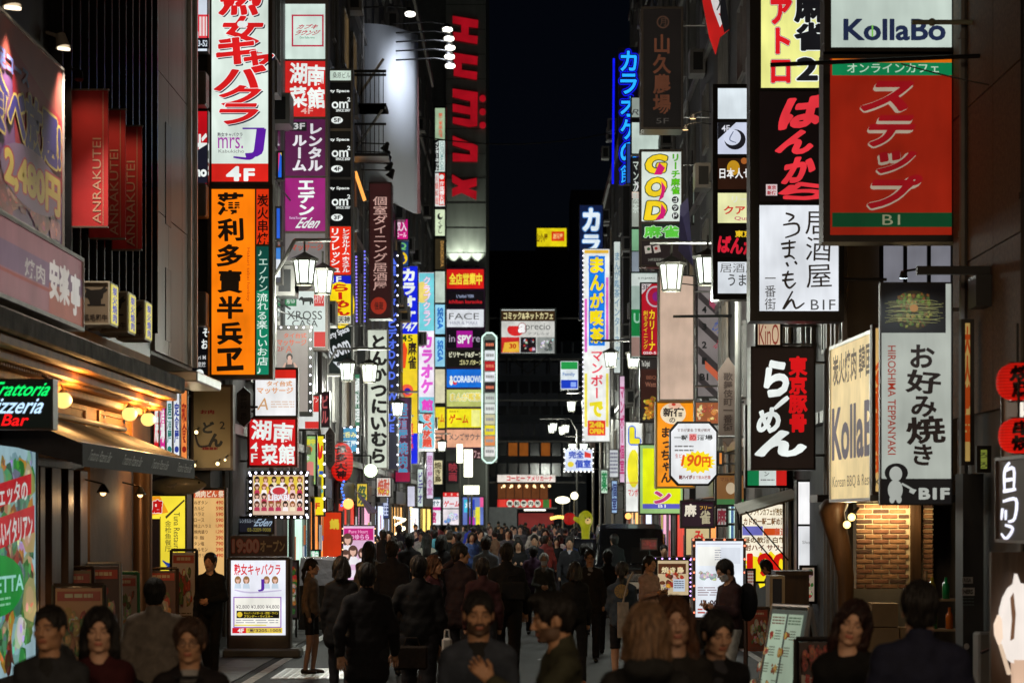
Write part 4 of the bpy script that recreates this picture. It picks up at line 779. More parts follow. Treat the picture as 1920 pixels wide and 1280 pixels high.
FS('black ramen sign with flowing white brush kana and red characters', 1408, 650, 1528, 880, 35, bg=c(28, 20, 16), P=P, depth=.5, rim=.02, wall=4.7, fm=FR_DARK)
P = Print(); P.R(1400, 880, 1423, 911, c(20, 120, 70)); P.R(1455, 880, 1475, 911, c(190, 30, 26)); P.T('ン', 1433, 884, 1442, 892, c(60, 60, 60)); P.lines(1426, 898, 1452, 902, 1, c(120, 120, 120), .6)
FS('green white and red Italian flag sign under the black ramen sign', 1398, 760, 1478, 913, 40, bg=c(200, 210, 205), P=P, depth=.3, wall=4.7)
P = Print(); P.T('5F', 1500, 906, 1513, 913, WHITE, w=.03); P2 = Print(); P2.T('Shoufuku', 1504, 1013, 1540, 1019, c(150, 150, 150)); P3 = Print(); P3.T('1F', 1502, 1073, 1514, 1080, WHITE, w=.02); P3.T('営業中', 1506, 1092, 1548, 1110, c(226, 226, 226), w=.06)
FS('white tall light box stack with 5F and 1F corners behind the wooden post', 1494, 900, 1562, 1118, 38, wall=4.7, depth=.3, rim=.02, panels=[((1497, 903, 1559, 982), c(246, 246, 246), Print(), None), ((1497, 986, 1559, 1066), c(226, 228, 230), P2, None), ((1497, 1070, 1559, 1116), c(18, 14, 14), P3, None)])
P = Print(); P.T('オンラインカフェが激安!!', 1400, 952, 1470, 966, c(120, 90, 40), w=.03); P.T('カドの一軒二軒め酒', 1394, 970, 1472, 984, c(120, 80, 40), w=.03); P.R(1392, 986, 1430, 1003, c(110, 110, 190)); P.R(1432, 990, 1462, 1003, c(210, 80, 30)); P.T('た道', 1452, 988, 1474, 1004, c(200, 100, 80), w=.03); P.T('昼の飲酒 白鶴', 1394, 1006, 1472, 1018, c(110, 80, 40), w=.03); P.T('酎ハイ サワー', 1396, 1020, 1474, 1032, c(120, 70, 50), w=.03)
P.burst(1445, 1068, 60, 36, c(245, 220, 30)); P.T('190', 1400, 1036, 1480, 1080, c(206, 26, 16), w=.05)
FS('bright yellow and white bargain drinks board above the counter', 1388, 942, 1478, 1092, 41, bg=c(250, 240, 215), P=P, depth=.15, wall=4.7, cat='shop board')
# octagonal drinks sign
r0 = empty('sign', Wp(1300, 908, 45), 'octagonal white drinks sign with yellow 190 yen burst', 'sign')
octa = [(1271, 792), (1330, 792), (1344, 808), (1344, 890), (1328, 908), (1272, 908), (1257, 892), (1257, 808)]
def prism(pts, d, y0, y1, col, m, name, par, org, sc=1):
    cx = sum(p[0] for p in pts)/len(pts); cy_ = sum(p[1] for p in pts)/len(pts); pts = [(cx+(x-cx)*sc, cy_+(y-cy_)*sc) for x, y in pts]
    A = [Wp(x, y, d)-org for x, y in pts]; n = len(A); q = MB()
    q.add([(p.x, y0, p.z) for p in A]+[(p.x, y1, p.z) for p in A], [tuple(range(n)), tuple(range(2*n-1, n-1, -1))]+[(i, (i+1) % n, n+(i+1) % n, n+i) for i in range(n)], col)
    return q.build(name, m, par)
prism(octa, 45, 0, .2, (1, 1, 1), BLACK, 'frame', r0, r0.location, 1.04); pl = prism(octa, 45, -.012, -.001, c(236, 238, 240), LIT, 'panel', r0, r0.location, .97)
P = Print(); P.T('毎日が宴会 毎夜が乾杯', 1270, 803, 1332, 809, c(110, 60, 50)); P.T('一軒', 1264, 815, 1290, 825, (.03, .03, .03), w=.03); P.R(1292, 813, 1306, 826, c(240, 150, 150)); P.T('め', 1293, 814, 1305, 825, c(200, 40, 40)); P.T('酒場', 1307, 815, 1336, 825, (.03, .03, .03), w=.03); P.lines(1265, 835, 1300, 850, 2, c(110, 110, 110), .35); P.T('生ビ', 1266, 850, 1278, 858, c(190, 60, 40))
P.burst(1308, 866, 34, 22, c(252, 224, 20)); P.T('190', 1278, 852, 1315, 874, c(226, 90, 14), w=.03, sk=.1); P.T('円', 1316, 856, 1332, 875, c(226, 90, 14), w=.04); P.T('酎ハイが', 1273, 890, 1298, 898, c(120, 30, 30), w=.06); P.T('まで飲み放題', 1299, 891, 1332, 898, c(180, 70, 50))
build_print(P, Face(Wp(1257, 792, 45), (1, 0, 0), .87, 1.16, (1257, 792, 1344, 908)), 'lettering', LITP, pl, r0.location, lift=.016)
q = MB(); q.tube((.3, .1, .9), (1.7, .1, .9), .025); q.build('bracket', STEEL, r0)
P = Print(); P.T('麻', 1283, 944, 1306, 968, c(230, 220, 200), w=.04); P.T('フリー', 1312, 948, 1334, 955, c(200, 150, 60), w=.03); P.T('雀', 1312, 956, 1332, 982, c(170, 160, 130), w=.03)
FS('small dark red mahjong sign below the octagonal drinks sign', 1276, 938, 1340, 989, 47, bg=c(36, 10, 26), P=P, depth=.15, wall=4.7)
P = Print(); P.T('マルド', 1350, 895, 1375, 902, c(90, 40, 20)); P.E(1370, 915, 9, 11, c(190, 170, 140)); P.R(1341, 935, 1395, 948, c(60, 110, 60))
FS('dim orange and green food sign beside the lamp pole', 1341, 888, 1397, 948, 47, bg=c(120, 80, 40), P=P, depth=.15, wall=4.7)
P = Print(); P.V('みな', 1300, 992, 1320, 1040, c(200, 40, 30), w=.04)
FS('cream banner with two red characters behind the lit stand', 1284, 988, 1332, 1042, 52, bg=c(200, 180, 130), P=P, depth=.05, bracket=False, cat='banner', wall=4.7)
# Korean barbecue light box, turned towards the street, and the panels next to it
A0 = Wp(1558, 645, 30); fcw = Face(Wp(1559, 652, 30), Wp(1636, 612, 27.2)-Wp(1559, 612, 30), math.hypot((Wp(1636, 0, 27.2)-Wp(1559, 0, 30)).x, 2.8), 1.92, (0, 0, 100, 100))
fcw.U = Vector((fcw.U.x, fcw.U.y, 0)).normalized(); fcw.N = Vector((fcw.U.y, -fcw.U.x, 0)); 
P = Print(); P.T('炭火焼肉 韓国', 6, 6, 100, 26, c(80, 60, 40), w=.02); P.T('KollaB', 4, 40, 104, 74, c(84, 74, 84), w=.03); P.T('Korean BBQ & Rest', 6, 84, 98, 92, c(100, 80, 60), w=0)
P.L = [(np.minimum(p, [98, 200]), f, cc, z) for p, f, cc, z in P.L]
sign('sign', 'cream Korean barbecue light box turned obliquely to the street', fcw, [(None, c(226, 200, 144), P, None)], depth=.25, fm=FR_LT, rim=.03)
P = Print(); P.V('人気韓国料理', 1640, 655, 1664, 890, c(190, 70, 20), w=.06, out=[(c(230, 190, 110), .08)]); P.T('Ko', 1640, 896, 1662, 910, c(60, 50, 40))
FS('rounded cream board with orange characters wedged behind the okonomiyaki sign', 1636, 610, 1676, 926, 26.6, bg=c(206, 168, 104), P=P, depth=.12, fm=mat('rounded_brown_frame', (.12, .08, .06), .5), rim=.03, bracket=False)
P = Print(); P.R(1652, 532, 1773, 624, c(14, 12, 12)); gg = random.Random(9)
for i in range(0):
    t = gg.uniform(0, 6.28); rr = gg.random()**.5; P.S([(1713+36*rr*math.cos(t), 582+34*rr*math.sin(t)), (1713+36*rr*math.cos(t)+gg.uniform(-9, 9), 582+34*rr*math.sin(t)+gg.uniform(-7, 7))], 1.8, gg.choice([c(96, 110, 34), c(70, 90, 30), c(130, 120, 50), c(90, 60, 20)])); P.z -= 1
P.z += 3
P.E(1713, 582, 38, 37, c(44, 36, 14)); P.blobs(1678, 548, 1748, 616, [c(100, 116, 40), c(70, 90, 26), c(140, 130, 60), c(110, 70, 24)], 90, 3, 7, 77); P.up(); P.up()
for i in range(14): y = 566+i*3; P.S([(1658+gg.uniform(0, 14), y), (1690, y+gg.uniform(-4, 4)), (1740, y+gg.uniform(-4, 4)), (1770-gg.uniform(0, 14), y)], 1, c(140, 140, 90)); P.z -= 1
P.z += 3; P.E(1713, 578, 8, 7, c(170, 120, 60)); P.z += 1
for k, (t, y0, y1, x0, x1) in enumerate((('お', 646, 690, 1706, 1752), ('好', 694, 738, 1698, 1764), ('み', 742, 782, 1708, 1756), ('焼', 780, 832, 1698, 1772), ('き', 832, 872, 1712, 1748))): P.T(t, x0, y0, x1, y1, c(36, 26, 22), w=.03, rot=random.uniform(-5, 5))
P.T('HIROSHIMA TEPPANYAKI', 1664, 648, 1679, 852, c(160, 50, 30), w=.01, rot=-90)
P.R(1652, 897, 1784, 944, c(24, 22, 22)); P.E(1680, 886, 22, 18, c(24, 22, 22)); P.E(1679, 888, 12, 14, c(186, 190, 182)); P.E(1678, 918, 14, 19, c(186, 190, 182)); P.E(1672, 936, 5, 7, c(186, 190, 182)); P.E(1685, 936, 5, 7, c(186, 190, 182)); P.S([(1690, 906), (1712, 918)], 4, c(186, 190, 182)); P.P([(1706, 914), (1718, 918), (1712, 926), (1704, 922)], c(186, 190, 182)); P.T('B1F', 1722, 914, 1780, 936, c(186, 190, 182), w=.05)
sign('sign', 'white okonomiyaki sign with brush characters, a dish photo on top and B1F', front(1650, 530, 1785, 946, 24.5), [(None, c(186, 192, 182), P, None)], depth=.08, rim=.012, fm=FR_DARK, emit=.8, wall=4.62)  # externally lit sign; its emission stands in for the light falling on it
P = Print(); P.V('大人韓国', 1806, 612, 1821, 830, c(180, 70, 20), w=.05)
FS('slim cream Korean side sign further right on the dark wall', 1803, 600, 1824, 870, 23.5, bg=c(196, 160, 90), P=P, depth=.1, bracket=False, emit=.6)
P = Print(); P.T('ろ', 1836, 848, 1850, 858, (.02, .02, .01)); P.T('ろ', 1836, 866, 1850, 876, (.02, .02, .01))
FS('tiny yellow-green notice on the wall left of the right-edge lanterns', 1832, 837, 1856, 884, 23, bg=c(140, 150, 60), P=P, depth=.03, bracket=False, cat='notice', emit=.6)
# ============================================================ wall signs of the left front, lamps, street things
def zat(py, d): return H+(HZ-py)*d/F
# buffet banner along the wall
P = Print(); P.P([(0, 0), (100, 0), (100, 40), (0, 20)], c(150, 70, 60)); P.P([(0, 0), (30, 0), (14, 60), (0, 62)], c(60, 40, 40)); P.E(3, 26, 9, 20, c(150, 90, 30)); P.P([(45, 12), (100, 30), (100, 70), (50, 66)], c(150, 20, 40))
P.blobs(0, 50, 30, 100, [c(170, 60, 50), c(200, 120, 100), c(120, 30, 30)], 26, 4, 9, 2); P.P([(0, 66), (50, 76), (46, 100), (0, 100)], c(130, 60, 60)); P.blobs(30, 78, 98, 100, [c(160, 80, 74), c(190, 130, 120), c(130, 50, 50)], 26, 4, 8, 3)
P.T('満足コース', 24, 18, 62, 28, c(90, 110, 170), w=.04, out=[(c(120, 80, 130), .07)]); P.T('食べ放題!', 24, 30, 97, 60, c(50, 40, 120), w=.05, out=[(c(190, 170, 90), .1)]); P.E(66, 74, 32, 16, c(120, 96, 130)); P.T('2,480円', 38, 64, 96, 86, c(205, 185, 80), w=.05, out=[(c(170, 50, 60), .1)])
sign('banner', 'slanting colourful all you can eat meat banner along the black wall', wallface('L', -4.85, 20.5, 25.1, zat(465, 25.1), zat(148, 25.1)+.1, (0, 0, 100, 100)), [(None, c(110, 70, 120), P, None)], cat='banner', depth=.1, rim=.02, fm=mat('white_frame', (.4, .38, .36), .5), unlit=True)
P = Print(); P.R(0, 30, 100, 62, c(120, 90, 110)); P.R(0, 64, 100, 68, c(150, 70, 60)); P.R(66, 55, 100, 100, c(165, 90, 74)); P.T('焼肉', 44, 38, 62, 62, c(190, 180, 170), w=.02); P.T('安楽', 66, 22, 86, 76, c(226, 216, 206), w=.05); P.T('亭', 87, 26, 97, 84, c(235, 228, 220), w=.05)
sign('sign', 'long pinkish barbecue fascia sign jutting over the ochre cornice', wallface('L', -4.55, 19.5, 24.6, zat(620, 24.6), zat(486, 24.6), (0, 0, 100, 100)), [(None, c(150, 100, 104), P, None)], depth=.45, rim=.03, fm=mat('worn_white_frame', (.45, .42, .38), .5, var=.3), emit=.52)
for px, py, d, sc in ((22, 22, 22.4, .12), (118, 98, 25.0, .1)):
    o_ = Wp(px, py, d); r0 = empty('spotlight', o_, ('upper grey' if px < 50 else 'lower grey')+' spotlight aimed at the buffet banner', 'spotlight', 'spotlights over the buffet banner')
    q = MB(); q.tube((0, 0, .05), (-.03, .02, sc*1.9), sc*.75, sc*.5, 14); q.path([(-.03, .02, sc*1.6), (-.2, .04, sc*2.2), (-.35, .04, sc*1.4)], .02); q.build('housing', mat('lamp_grey', (.3, .27, .24), .4), r0)
    q = MB(); q.tube((.012, -.01, .045), (.01, -.008, .02), sc*.66, sc*.66, 14, col=c(255, 235, 200, 2.2)); q.build('lens', BULB, r0)
    l = bpy.data.lights.new('spot', 'SPOT'); l.energy = 430; l.spot_size = R(110); l.spot_blend = .7; l.color = (1, .86, .7); l.shadow_soft_size = .05
    lo = bpy.data.objects.new('spot', l); COL.objects.link(lo); lo.parent = r0; lo.location = (.12, -.02, -.02); lo.rotation_euler = (0, R(-22), 0)
RB = mat('red_banner_cloth', (.34, .004, .006), .7, bump=.15, bscale=5, var=.15)
for k, (d, y0, y1) in enumerate(((26, 170, 424), (27.12, 207, 446), (28.3, 238, 467))):
    x0 = VX-4.93*F/d; x1 = VX-4.52*F/d; fc = front(x0, y0, x1, y1, d); og = fc.at((x0+x1)/2, y1, 0)
    r0 = empty('banner', og, ('first', 'second', 'third')[k]+' red vertical banner with thin pale ANRAKUTEI lettering from the left', 'banner', 'red vertical banners on the black facade')
    q = MB(); fbox(q, fc, x0, y0, x1, y1, -.02, 0, og); q.build('cloth', RB, r0)
    q = MB(); w_ = (x1-x0); fbox(q, fc, x0-3, y0-3, x1+2, y0, -.04, .02, og); q.build('banner_rod', FR_BRN, r0); q = MB(); fbox(q, fc, x0-3, y1, x1, y1+3, -.04, .02, og); q.build('banner_rod', FR_BRN, r0)
    P = Print(); P.R(x1-10, y0+2, x1-8.6, y1-2, c(150, 110, 90)); P.T('ANRAKUTEI', x1-29, y1-165, x1-13, y1-5, c(170, 130, 110), w=0, rot=90); build_print(P, fc, 'lettering', PAINT, r0, og)
for bx_, by_, bd_, bn_ in ((148, 150, 25.75, 'first'), (190, 190, 26.87, 'second'), (226, 222, 28.05, 'third')):  # second and third banner spots are unseen, added to brighten the cloth
  l = bpy.data.lights.new('spot', 'SPOT'); l.energy = 14; l.spot_size = R(110); l.spot_blend = 1; l.color = (1, .6, .35); l.shadow_soft_size = .04
  o_ = Wp(bx_, by_, bd_); r0 = empty('spotlight', o_, 'small spotlight above the %s red banner' % bn_, 'spotlight'); q = MB(); q.tube((0, 0, 0), (0, .03, .1), .05, .03, 10); q.path([(0, .03, .1), (-.1, .05, .14)], .012); q.build('housing', BLACK, r0)
  lo = bpy.data.objects.new('spot', l); COL.objects.link(lo); lo.parent = r0; lo.location = (.06, -.25, .0); lo.rotation_euler = (R(22), 0, 0)
cowp = [(0, 30), (6, 16), (2, 8), (10, 10), (16, 14), (40, 12), (46, 6), (52, 2), (50, 9), (56, 12), (52, 18), (46, 22), (44, 34), (40, 38), (40, 50), (50, 50), (50, 54), (8, 54), (8, 50), (14, 50), (12, 40), (8, 34), (4, 34)]
for k, (d, y0, y1) in enumerate(((26.1, 528, 608), (27.3, 547, 623), (28.5, 563, 636))):
    x1 = VX-4.52*F/d; x0 = x1-52; fc = front(x0, y0, x1, y1, d); P = Print()
    P.P([(x0+4+a*.8, y0+6+b*.72) for a, b in cowp], c(22, 18, 16)); P.T('黒毛和牛', x0+3, y1-19, x1-4, y1-6, c(40, 32, 26), w=.02)
    r0 = sign('sign', ('first', 'second', 'third')[k]+' cream box sign with a black cow silhouette over the cornice', fc, [(None, c(120, 106, 88), P, None)], depth=.5, rim=.012, fm=mat('cream_frame', (.4, .36, .28), .5), unlit=True, group='cow silhouette box signs', wall=-5)
    fs = Face((x1*1.0 and fc.at(x1, y0, 0).x+.004, d, fc.O.z), (0, 1, 0), .5, fc.h, (0, 0, 100, 100)); P = Print(); P.R(6, 4, 94, 96, c(214, 200, 90)); P.V('炭火焼肉', 20, 8, 80, 92, c(50, 60, 170), w=.03); build_print(P, fs, 'side_print', LITP, r0, r0.location, lift=.008)
NG = c(10, 250, 110, 1.2); NWt = c(190, 225, 255, 1.3); NR = c(250, 20, 24, 1.3)
fc = front(-60, 711, 100, 804, 21.4); P = Print()
P.T('Trattoria', -16, 716, 96, 742, NG, w=.012, sk=.15); P.T('Pizzeria', -20, 745, 84, 775, NWt, w=.012, sk=.15); P.T('Bar', 6, 776, 54, 798, NR, w=.012, sk=.15)
sign('neon_sign', 'black neon board reading Trattoria Pizzeria Bar in green white and red', fc, [(None, c(5, 12, 10), P, None)], cat='neon sign', depth=.2, rim=.012, wall=-5)
# big food poster on the wall
P = Print(); P.blobs(0, 0, 100, 100, [c(170, 60, 50), c(60, 140, 70), c(90, 160, 120), c(200, 180, 130), c(205, 150, 60), c(150, 190, 190), c(220, 235, 225), c(80, 50, 30)], 170, 5, 13, 21)
P.P([(0, 22), (90, 12), (90, 21), (0, 33)], c(206, 20, 40)); P.P([(0, 36), (95, 26), (95, 38), (0, 50)], c(206, 20, 40)); P.T('ファヴェッタの', 8, 17, 84, 27, WHITE, w=.02, rot=4); P.T('鮮の美味しいイタリアン', 4, 32, 92, 44, WHITE, w=.03, rot=4)
P.E(40, 60, 38, 13, c(20, 160, 60)); P.T('FAVETTA', 8, 56, 78, 63, c(180, 255, 240), w=.02); P.lines(24, 65, 58, 70, 2, c(150, 230, 180), .4)
sign('poster', 'brightly backlit food poster with red ribbons and a green oval', wallface('L', -4.9, 21.0, 24.0, .65, zat(838, 24), (0, 0, 100, 100)), [(None, c(170, 205, 215), P, None)], cat='poster', depth=.12, rim=.03, fm=FR_DARK, emit=.6)
# tuna, tuna sign, menu board
TUN = mat('tuna_skin', attr=True, rough=.35, coat=.5, bump=.1)
o_ = Wp(334, 908, 36); r0 = empty('fish_model', o_, 'large model tuna hanging over the yellow restaurant sign', 'model fish')
q = MB(); prof = [(-.52, .01), (-.45, .05), (-.3, .12), (-.1, .17), (.1, .17), (.25, .13), (.35, .08), (.42, .02)]
vs = []; n = 14
for x, r in prof:
    for i in range(n):
        t = 2*math.pi*i/n; vs.append((x, r*.6*math.cos(t), r*math.sin(t)))
b0 = 0; cols = [c(60, 60, 60) if math.sin(2*math.pi*(i % n)/n) > .5 else c(185, 178, 150) for i in range(len(vs))]
q.v = vs; q.c = cols; q.f = [(k*n+i, k*n+(i+1) % n, (k+1)*n+(i+1) % n, (k+1)*n+i) for k in range(len(prof)-1) for i in range(n)]; q.m = [0]*len(q.f); q.build('body', TUN, r0, smooth=True)
q = MB(); q.add([(-.5, -.01, 0), (-.66, -.01, .17), (-.6, -.01, 0), (-.66, -.01, -.17), (-.5, .01, 0), (-.66, .01, .17), (-.6, .01, 0), (-.66, .01, -.17)], [(0, 1, 2), (0, 2, 3), (4, 6, 5), (4, 7, 6), (0, 4, 5, 1), (1, 5, 6, 2), (2, 6, 7, 3), (3, 7, 4, 0)], c(90, 85, 70)); q.build('tail', TUN, r0)
q = MB(); q.add([(.0, -.11, .02), (-.2, -.13, -.02), (-.05, -.12, -.07), (.0, -.1, .02), (-.2, -.12, -.02), (-.05, -.11, -.07)], [(0, 1, 2), (5, 4, 3), (0, 3, 4, 1), (1, 4, 5, 2), (2, 5, 3, 0)], c(60, 55, 45)); q.build('fin', TUN, r0)
q = MB(); q.ball((.32, -.05, .03), .018, col=c(20, 20, 20)); q.build('eye', TUN, r0); q = MB(); q.tube((-.2, 0, .15), (-.2, 0, .5), .01); q.tube((.15, 0, .15), (.15, 0, .5), .01); q.build('hanging_wire', BLACK, r0)
P = Print(); P.P([(283, 930), (300, 930), (316, 960), (283, 966)], c(240, 150, 30)); P.T('店', 285, 936, 305, 962, c(190, 20, 20), w=.08, out=[(WHITE, .12)]); P.P([(310, 968), (345, 936), (347, 938), (312, 972)], c(60, 50, 30)); P.R(284, 972, 300, 1150, c(20, 12, 10)); P.R(300, 968, 301.5, 1150, c(120, 100, 30))
P.T('Tuna Restaurant', 326, 960, 337, 1042, c(30, 30, 40), w=0, rot=-90); P.V('金枪鱼餐厅', 309, 975, 322, 1034, c(30, 30, 40), w=.0)
for k in range(7): P.S([(305+k*2, 1050+k*3), (318+k*3, 1062-k), (326+k*2, 1090)], 3, c(20, 60, 160)); P.S([(344, 1060+k*9), (328, 1078+k*8), (318, 1100+k*7)], 3, c(20, 60, 160) if k < 3 else c(20, 140, 170))
FS('yellow backlit tuna restaurant sign with blue wave pattern', 283, 927, 350, 1152, 34.5, bg=c(250, 226, 60), P=P, depth=.5, rim=.02, wall=-5.2)
P = Print(); P.R(362, 918, 424, 933, c(206, 90, 50)); P.T('焼肉どん 祭', 366, 919, 420, 932, c(245, 220, 190), w=.04)
for k, (a, b) in enumerate((('ねぎタン', '490'), ('カルビ', '590'), ('ハラミ', '590'), ('ロース', '590'), ('特上ハラミ', '1,090'), ('焼肉盛り', '1,290'), ('牛 脂', '390'), ('タン塩', '790'), ('ホルモン', '390'), ('サガリ', '490'))):
    P.T(a, 364, 938+k*11, 364+len(a)*6.4, 945+k*11, c(60, 30, 20), w=.01); P.T(b, 405, 938+k*11, 419, 945+k*11, c(200, 50, 30), w=.02)
FS('warm backlit meat price list board with brown and red lines', 360, 915, 424, 1085, 37.4, bg=c(240, 190, 120), P=P, depth=.15, cat='menu board', emit=.85, wall=-5.2)
P = Print(); P.T('お肉', 376, 768, 402, 776, c(140, 30, 30), w=.04); P.T('ど', 380, 790, 402, 812, (.02, .02, .02), w=.05); P.T('ん', 390, 812, 418, 838, (.02, .02, .02), w=.06); P.T('2', 412, 790, 422, 804, (.02, .02, .02)); P.S([(366, 812), (374, 836), (396, 834)], 4, (.03, .02, .02)); P.lines(380, 838, 408, 845, 1, c(120, 30, 30), .7)
r0 = sign('sign', 'beige wooden sign wall with black brush letters lit by small lamps', front(360, 722, 436, 880, 37.9), [(None, c(150, 130, 95), P, None)], depth=.3, rim=.03, fm=WOOD, unlit=True, wall=-5.6)
for k, (px, py) in enumerate(((368, 810), (364, 872), (408, 869), (422, 862))):
    o_ = Wp(px, py, 37.6); q0 = empty('bulb_lamp', o_, 'small bare bulb %s on the beige brush letter wall' % ('upper left', 'lower left', 'lower middle', 'lower right')[k], 'bulb', 'small bulbs on the beige sign wall')
    MB().ball((0, 0, 0), .03 if k != 3 else .018, col=c(255, 225, 160, 3.2)).build('bulb', BULB, q0, smooth=True); MB().tube((0, 0, .02), (.0, .3, .08), .012).build('socket', BLACK, q0)
    l = bpy.data.lights.new('bulb', 'POINT'); l.energy = 1.6; l.color = (1, .8, .5); l.shadow_soft_size = .03; lo = bpy.data.objects.new('bulb', l); COL.objects.link(lo); lo.parent = q0; lo.location = (0, -.07, 0)
# coloured shop boards just past the awning
for k, (x0, x1, bg, t, tc_) in enumerate(((288, 299, c(214, 30, 40), '焼', WHITE), (299, 311, c(226, 40, 150), '酒場', WHITE), (312, 324, c(225, 235, 240), '居酒屋', c(30, 120, 110)), (325, 338, c(232, 236, 240), '定食屋', c(40, 60, 150)), (339, 352, c(240, 140, 70), '和食', c(150, 30, 20)))):
    P = Print(); P.V(t, x0+2, 755, x1-2, 830, tc_, w=.04); P.E((x0+x1)/2, 842, 4, 6, tc_)
    FS(('crimson', 'magenta', 'white and teal', 'white and navy', 'orange')[k]+' narrow upright shop board above the end of the awning', x0, 735-k, x1, 862, 33+k*.45, bg=bg, P=P, depth=.06, rim=.01, bracket=False, cat='shop board', group='narrow shop boards past the awning')
# bits showing between the stone building and the tall column
P = Print(); P.R(360, -5, 372, 60, c(210, 30, 70)); P.R(372, 28, 392, 72, c(226, 60, 70)); 
for k in range(3): P.R(374+k*6, 32, 378+k*6, 68, c(240, 220, 220))
P.R(360, 72, 392, 92, c(10, 10, 20)); P.T('03-52', 366, 76, 390, 88, c(200, 210, 220), w=.03)
FS('partly hidden white and red phone number sign left of the tall column', 362, -10, 390, 98, 37.5, bg=c(214, 224, 236), P=P, depth=.2, rim=.01, bracket=False)
P = Print(); P.T('inホ', 368, 250, 392, 330, WHITE, w=.04, rot=90); P.P([(366, 344), (366, 285), (390, 270), (390, 344)], (.01, .01, .02)); P.T('ho', 366, 312, 388, 332, WHITE, w=.05)
FS('partly hidden red and black sign left of the tall column', 364, 208, 390, 346, 37.5, bg=c(190, 14, 26), P=P, depth=.2, rim=.01, bracket=False)
P = Print(); P.T('そ', 380, 615, 392, 632, WHITE, w=.03); P.T('お', 378, 636, 390, 654, WHITE, w=.03); P.T('Tori M', 362, 666, 386, 674, c(200, 200, 200)); P.T('個室焼', 362, 678, 386, 688, c(200, 200, 200)); P.T('2', 368, 692, 384, 718, WHITE, w=.04)
FS('black bird restaurant sign with a white 2 beside the orange column', 360, 612, 390, 722, 37.5, bg=c(8, 8, 12), P=P, depth=.2, rim=.01, bracket=False)
for k, (y0, y1) in enumerate(((137, 200), (346, 408), (548, 612))):
    a, b = Wp(347, y1, 37.2), Wp(389, y0, 37.2); r0 = empty('air_conditioner', (a+b)/2, ('upper', 'middle', 'lower')[k]+' grey metal box bracketed beside the tall sign column', 'metal box', 'grey boxes on the wall'); w = (b-a)/2
    q = MB(); q.box(-w.x, w.x, -.2, .2, -w.z, w.z); bevel(q.build('casing', mat('box_grey', (.16, .14, .13), .5, .3), r0), .02); q = MB(); q.box(-w.x*.4, w.x*.4, -.22, -.2, -w.z*.7, w.z*.5); q.build('cover', FR_BRN, r0)
# curved white lit hoarding and its lamps
r0 = empty('hoarding', Wp(728, 395, 75), 'tall curved white floodlit hoarding above the dark dining sign', 'hoarding')
HO = mat('white_hoarding', (.62, .66, .72), .6, var=.06, vscale=.3); q = MB(); vs = []
for i in range(12):
    t = i/11; x = 678+97*t; dd = 75-1.2*math.sin(t*math.pi)*.6+t*t*2.2; top = 45+22*t*t; bot = 350+50*t
    vs += [Wp(x, top, dd)-r0.location, Wp(x, bot, dd)-r0.location]
q.add(vs, [(2*i, 2*i+2, 2*i+3, 2*i+1) for i in range(11)]); ob = q.build('sheet', HO, r0, smooth=True); m_ = ob.modifiers.new('t', 'SOLIDIFY'); m_.thickness = .15
q = MB(); a = Wp(777, 66, 77.2)-r0.location; b = Wp(783, 400, 77.2)-r0.location; q.tube(a, b, .1, col=c(150, 50, 50)); q.build('edge_post', mat('rosy_post', (.4, .2, .2), .4), r0)
for k, (px, py, d) in enumerate(((769, 28, 72), (839, 57, 75), (842, 74, 75), (844, 91, 75), (843, 108, 75), (844, 125, 75))):
    o_ = Wp(px, py, d); q0 = empty('floodlight', o_, ('lone lamp over the white hoarding top' if k == 0 else '%s floodlight counted from the top beside the red letter H' % ('topmost', 'second', 'third', 'fourth', 'lowest')[k-1]), 'floodlight', 'floodlights on long arms')
    s = .85
    q = MB(); q.tube((0, 0, .04), (-.05, .0, .2), .2*s, .06, 12); q.path([(-.05, 0, .2), (-.5, 0, .26), (-1.7, .0, .2)], .025); q.build('housing', BLACK, q0)
    q = MB(); q.tube((0, 0, .035), (0, -.01, 0), .19*s, .19*s, 14, col=c(255, 250, 235, 3)); q.build('lens', BULB, q0)
    l = bpy.data.lights.new('flood', 'SPOT'); l.energy = 60 if k else 80; l.spot_size = R(120); l.spot_blend = .6; l.shadow_soft_size = .15; l.color = (.85, .9, 1)
    lo = bpy.data.objects.new('flood', l); COL.objects.link(lo); lo.parent = q0; lo.location = (-.1, -.3, -.1); tgt = Wp(725, 230, 76); lo.rotation_euler = (tgt-(o_+lo.location)).to_track_quat('-Z', 'Y').to_euler()
for k, (px, py) in enumerate(((726, 272), (728, 288), (730, 297), (733, 309), (736, 322))):
    o_ = Wp(px, py, 69); q0 = empty('floodlight', o_, '%s small black unlit spotlight before the white hoarding' % ('topmost', 'second', 'third', 'fourth', 'lowest')[k], 'floodlight', 'black spotlights on arms')
    q = MB(); q.tube((0, 0, 0), (-.1, 0, -.16), .06, .13, 8); q.ball((0, 0, .02), .07, n=8, m=5); q.path([(0, 0, .03), (-.9, 0, .06)], .02); q.build('housing', BLACK, q0)
q = empty('fire_stair', Wp(690, 235, 66), 'black metal fire escape balcony beside the white hoarding', 'balcony'); m1 = MB()
for k in range(9): m1.box(-.55+k*.12, -.53+k*.12, -.02, .02, .6, 1.5)
m1.box(-.6, .5, -.03, .03, 1.45, 1.52); m1.box(-.6, .5, -.03, 1.2, .5, .6); m1.build('railing', BLACK, q)
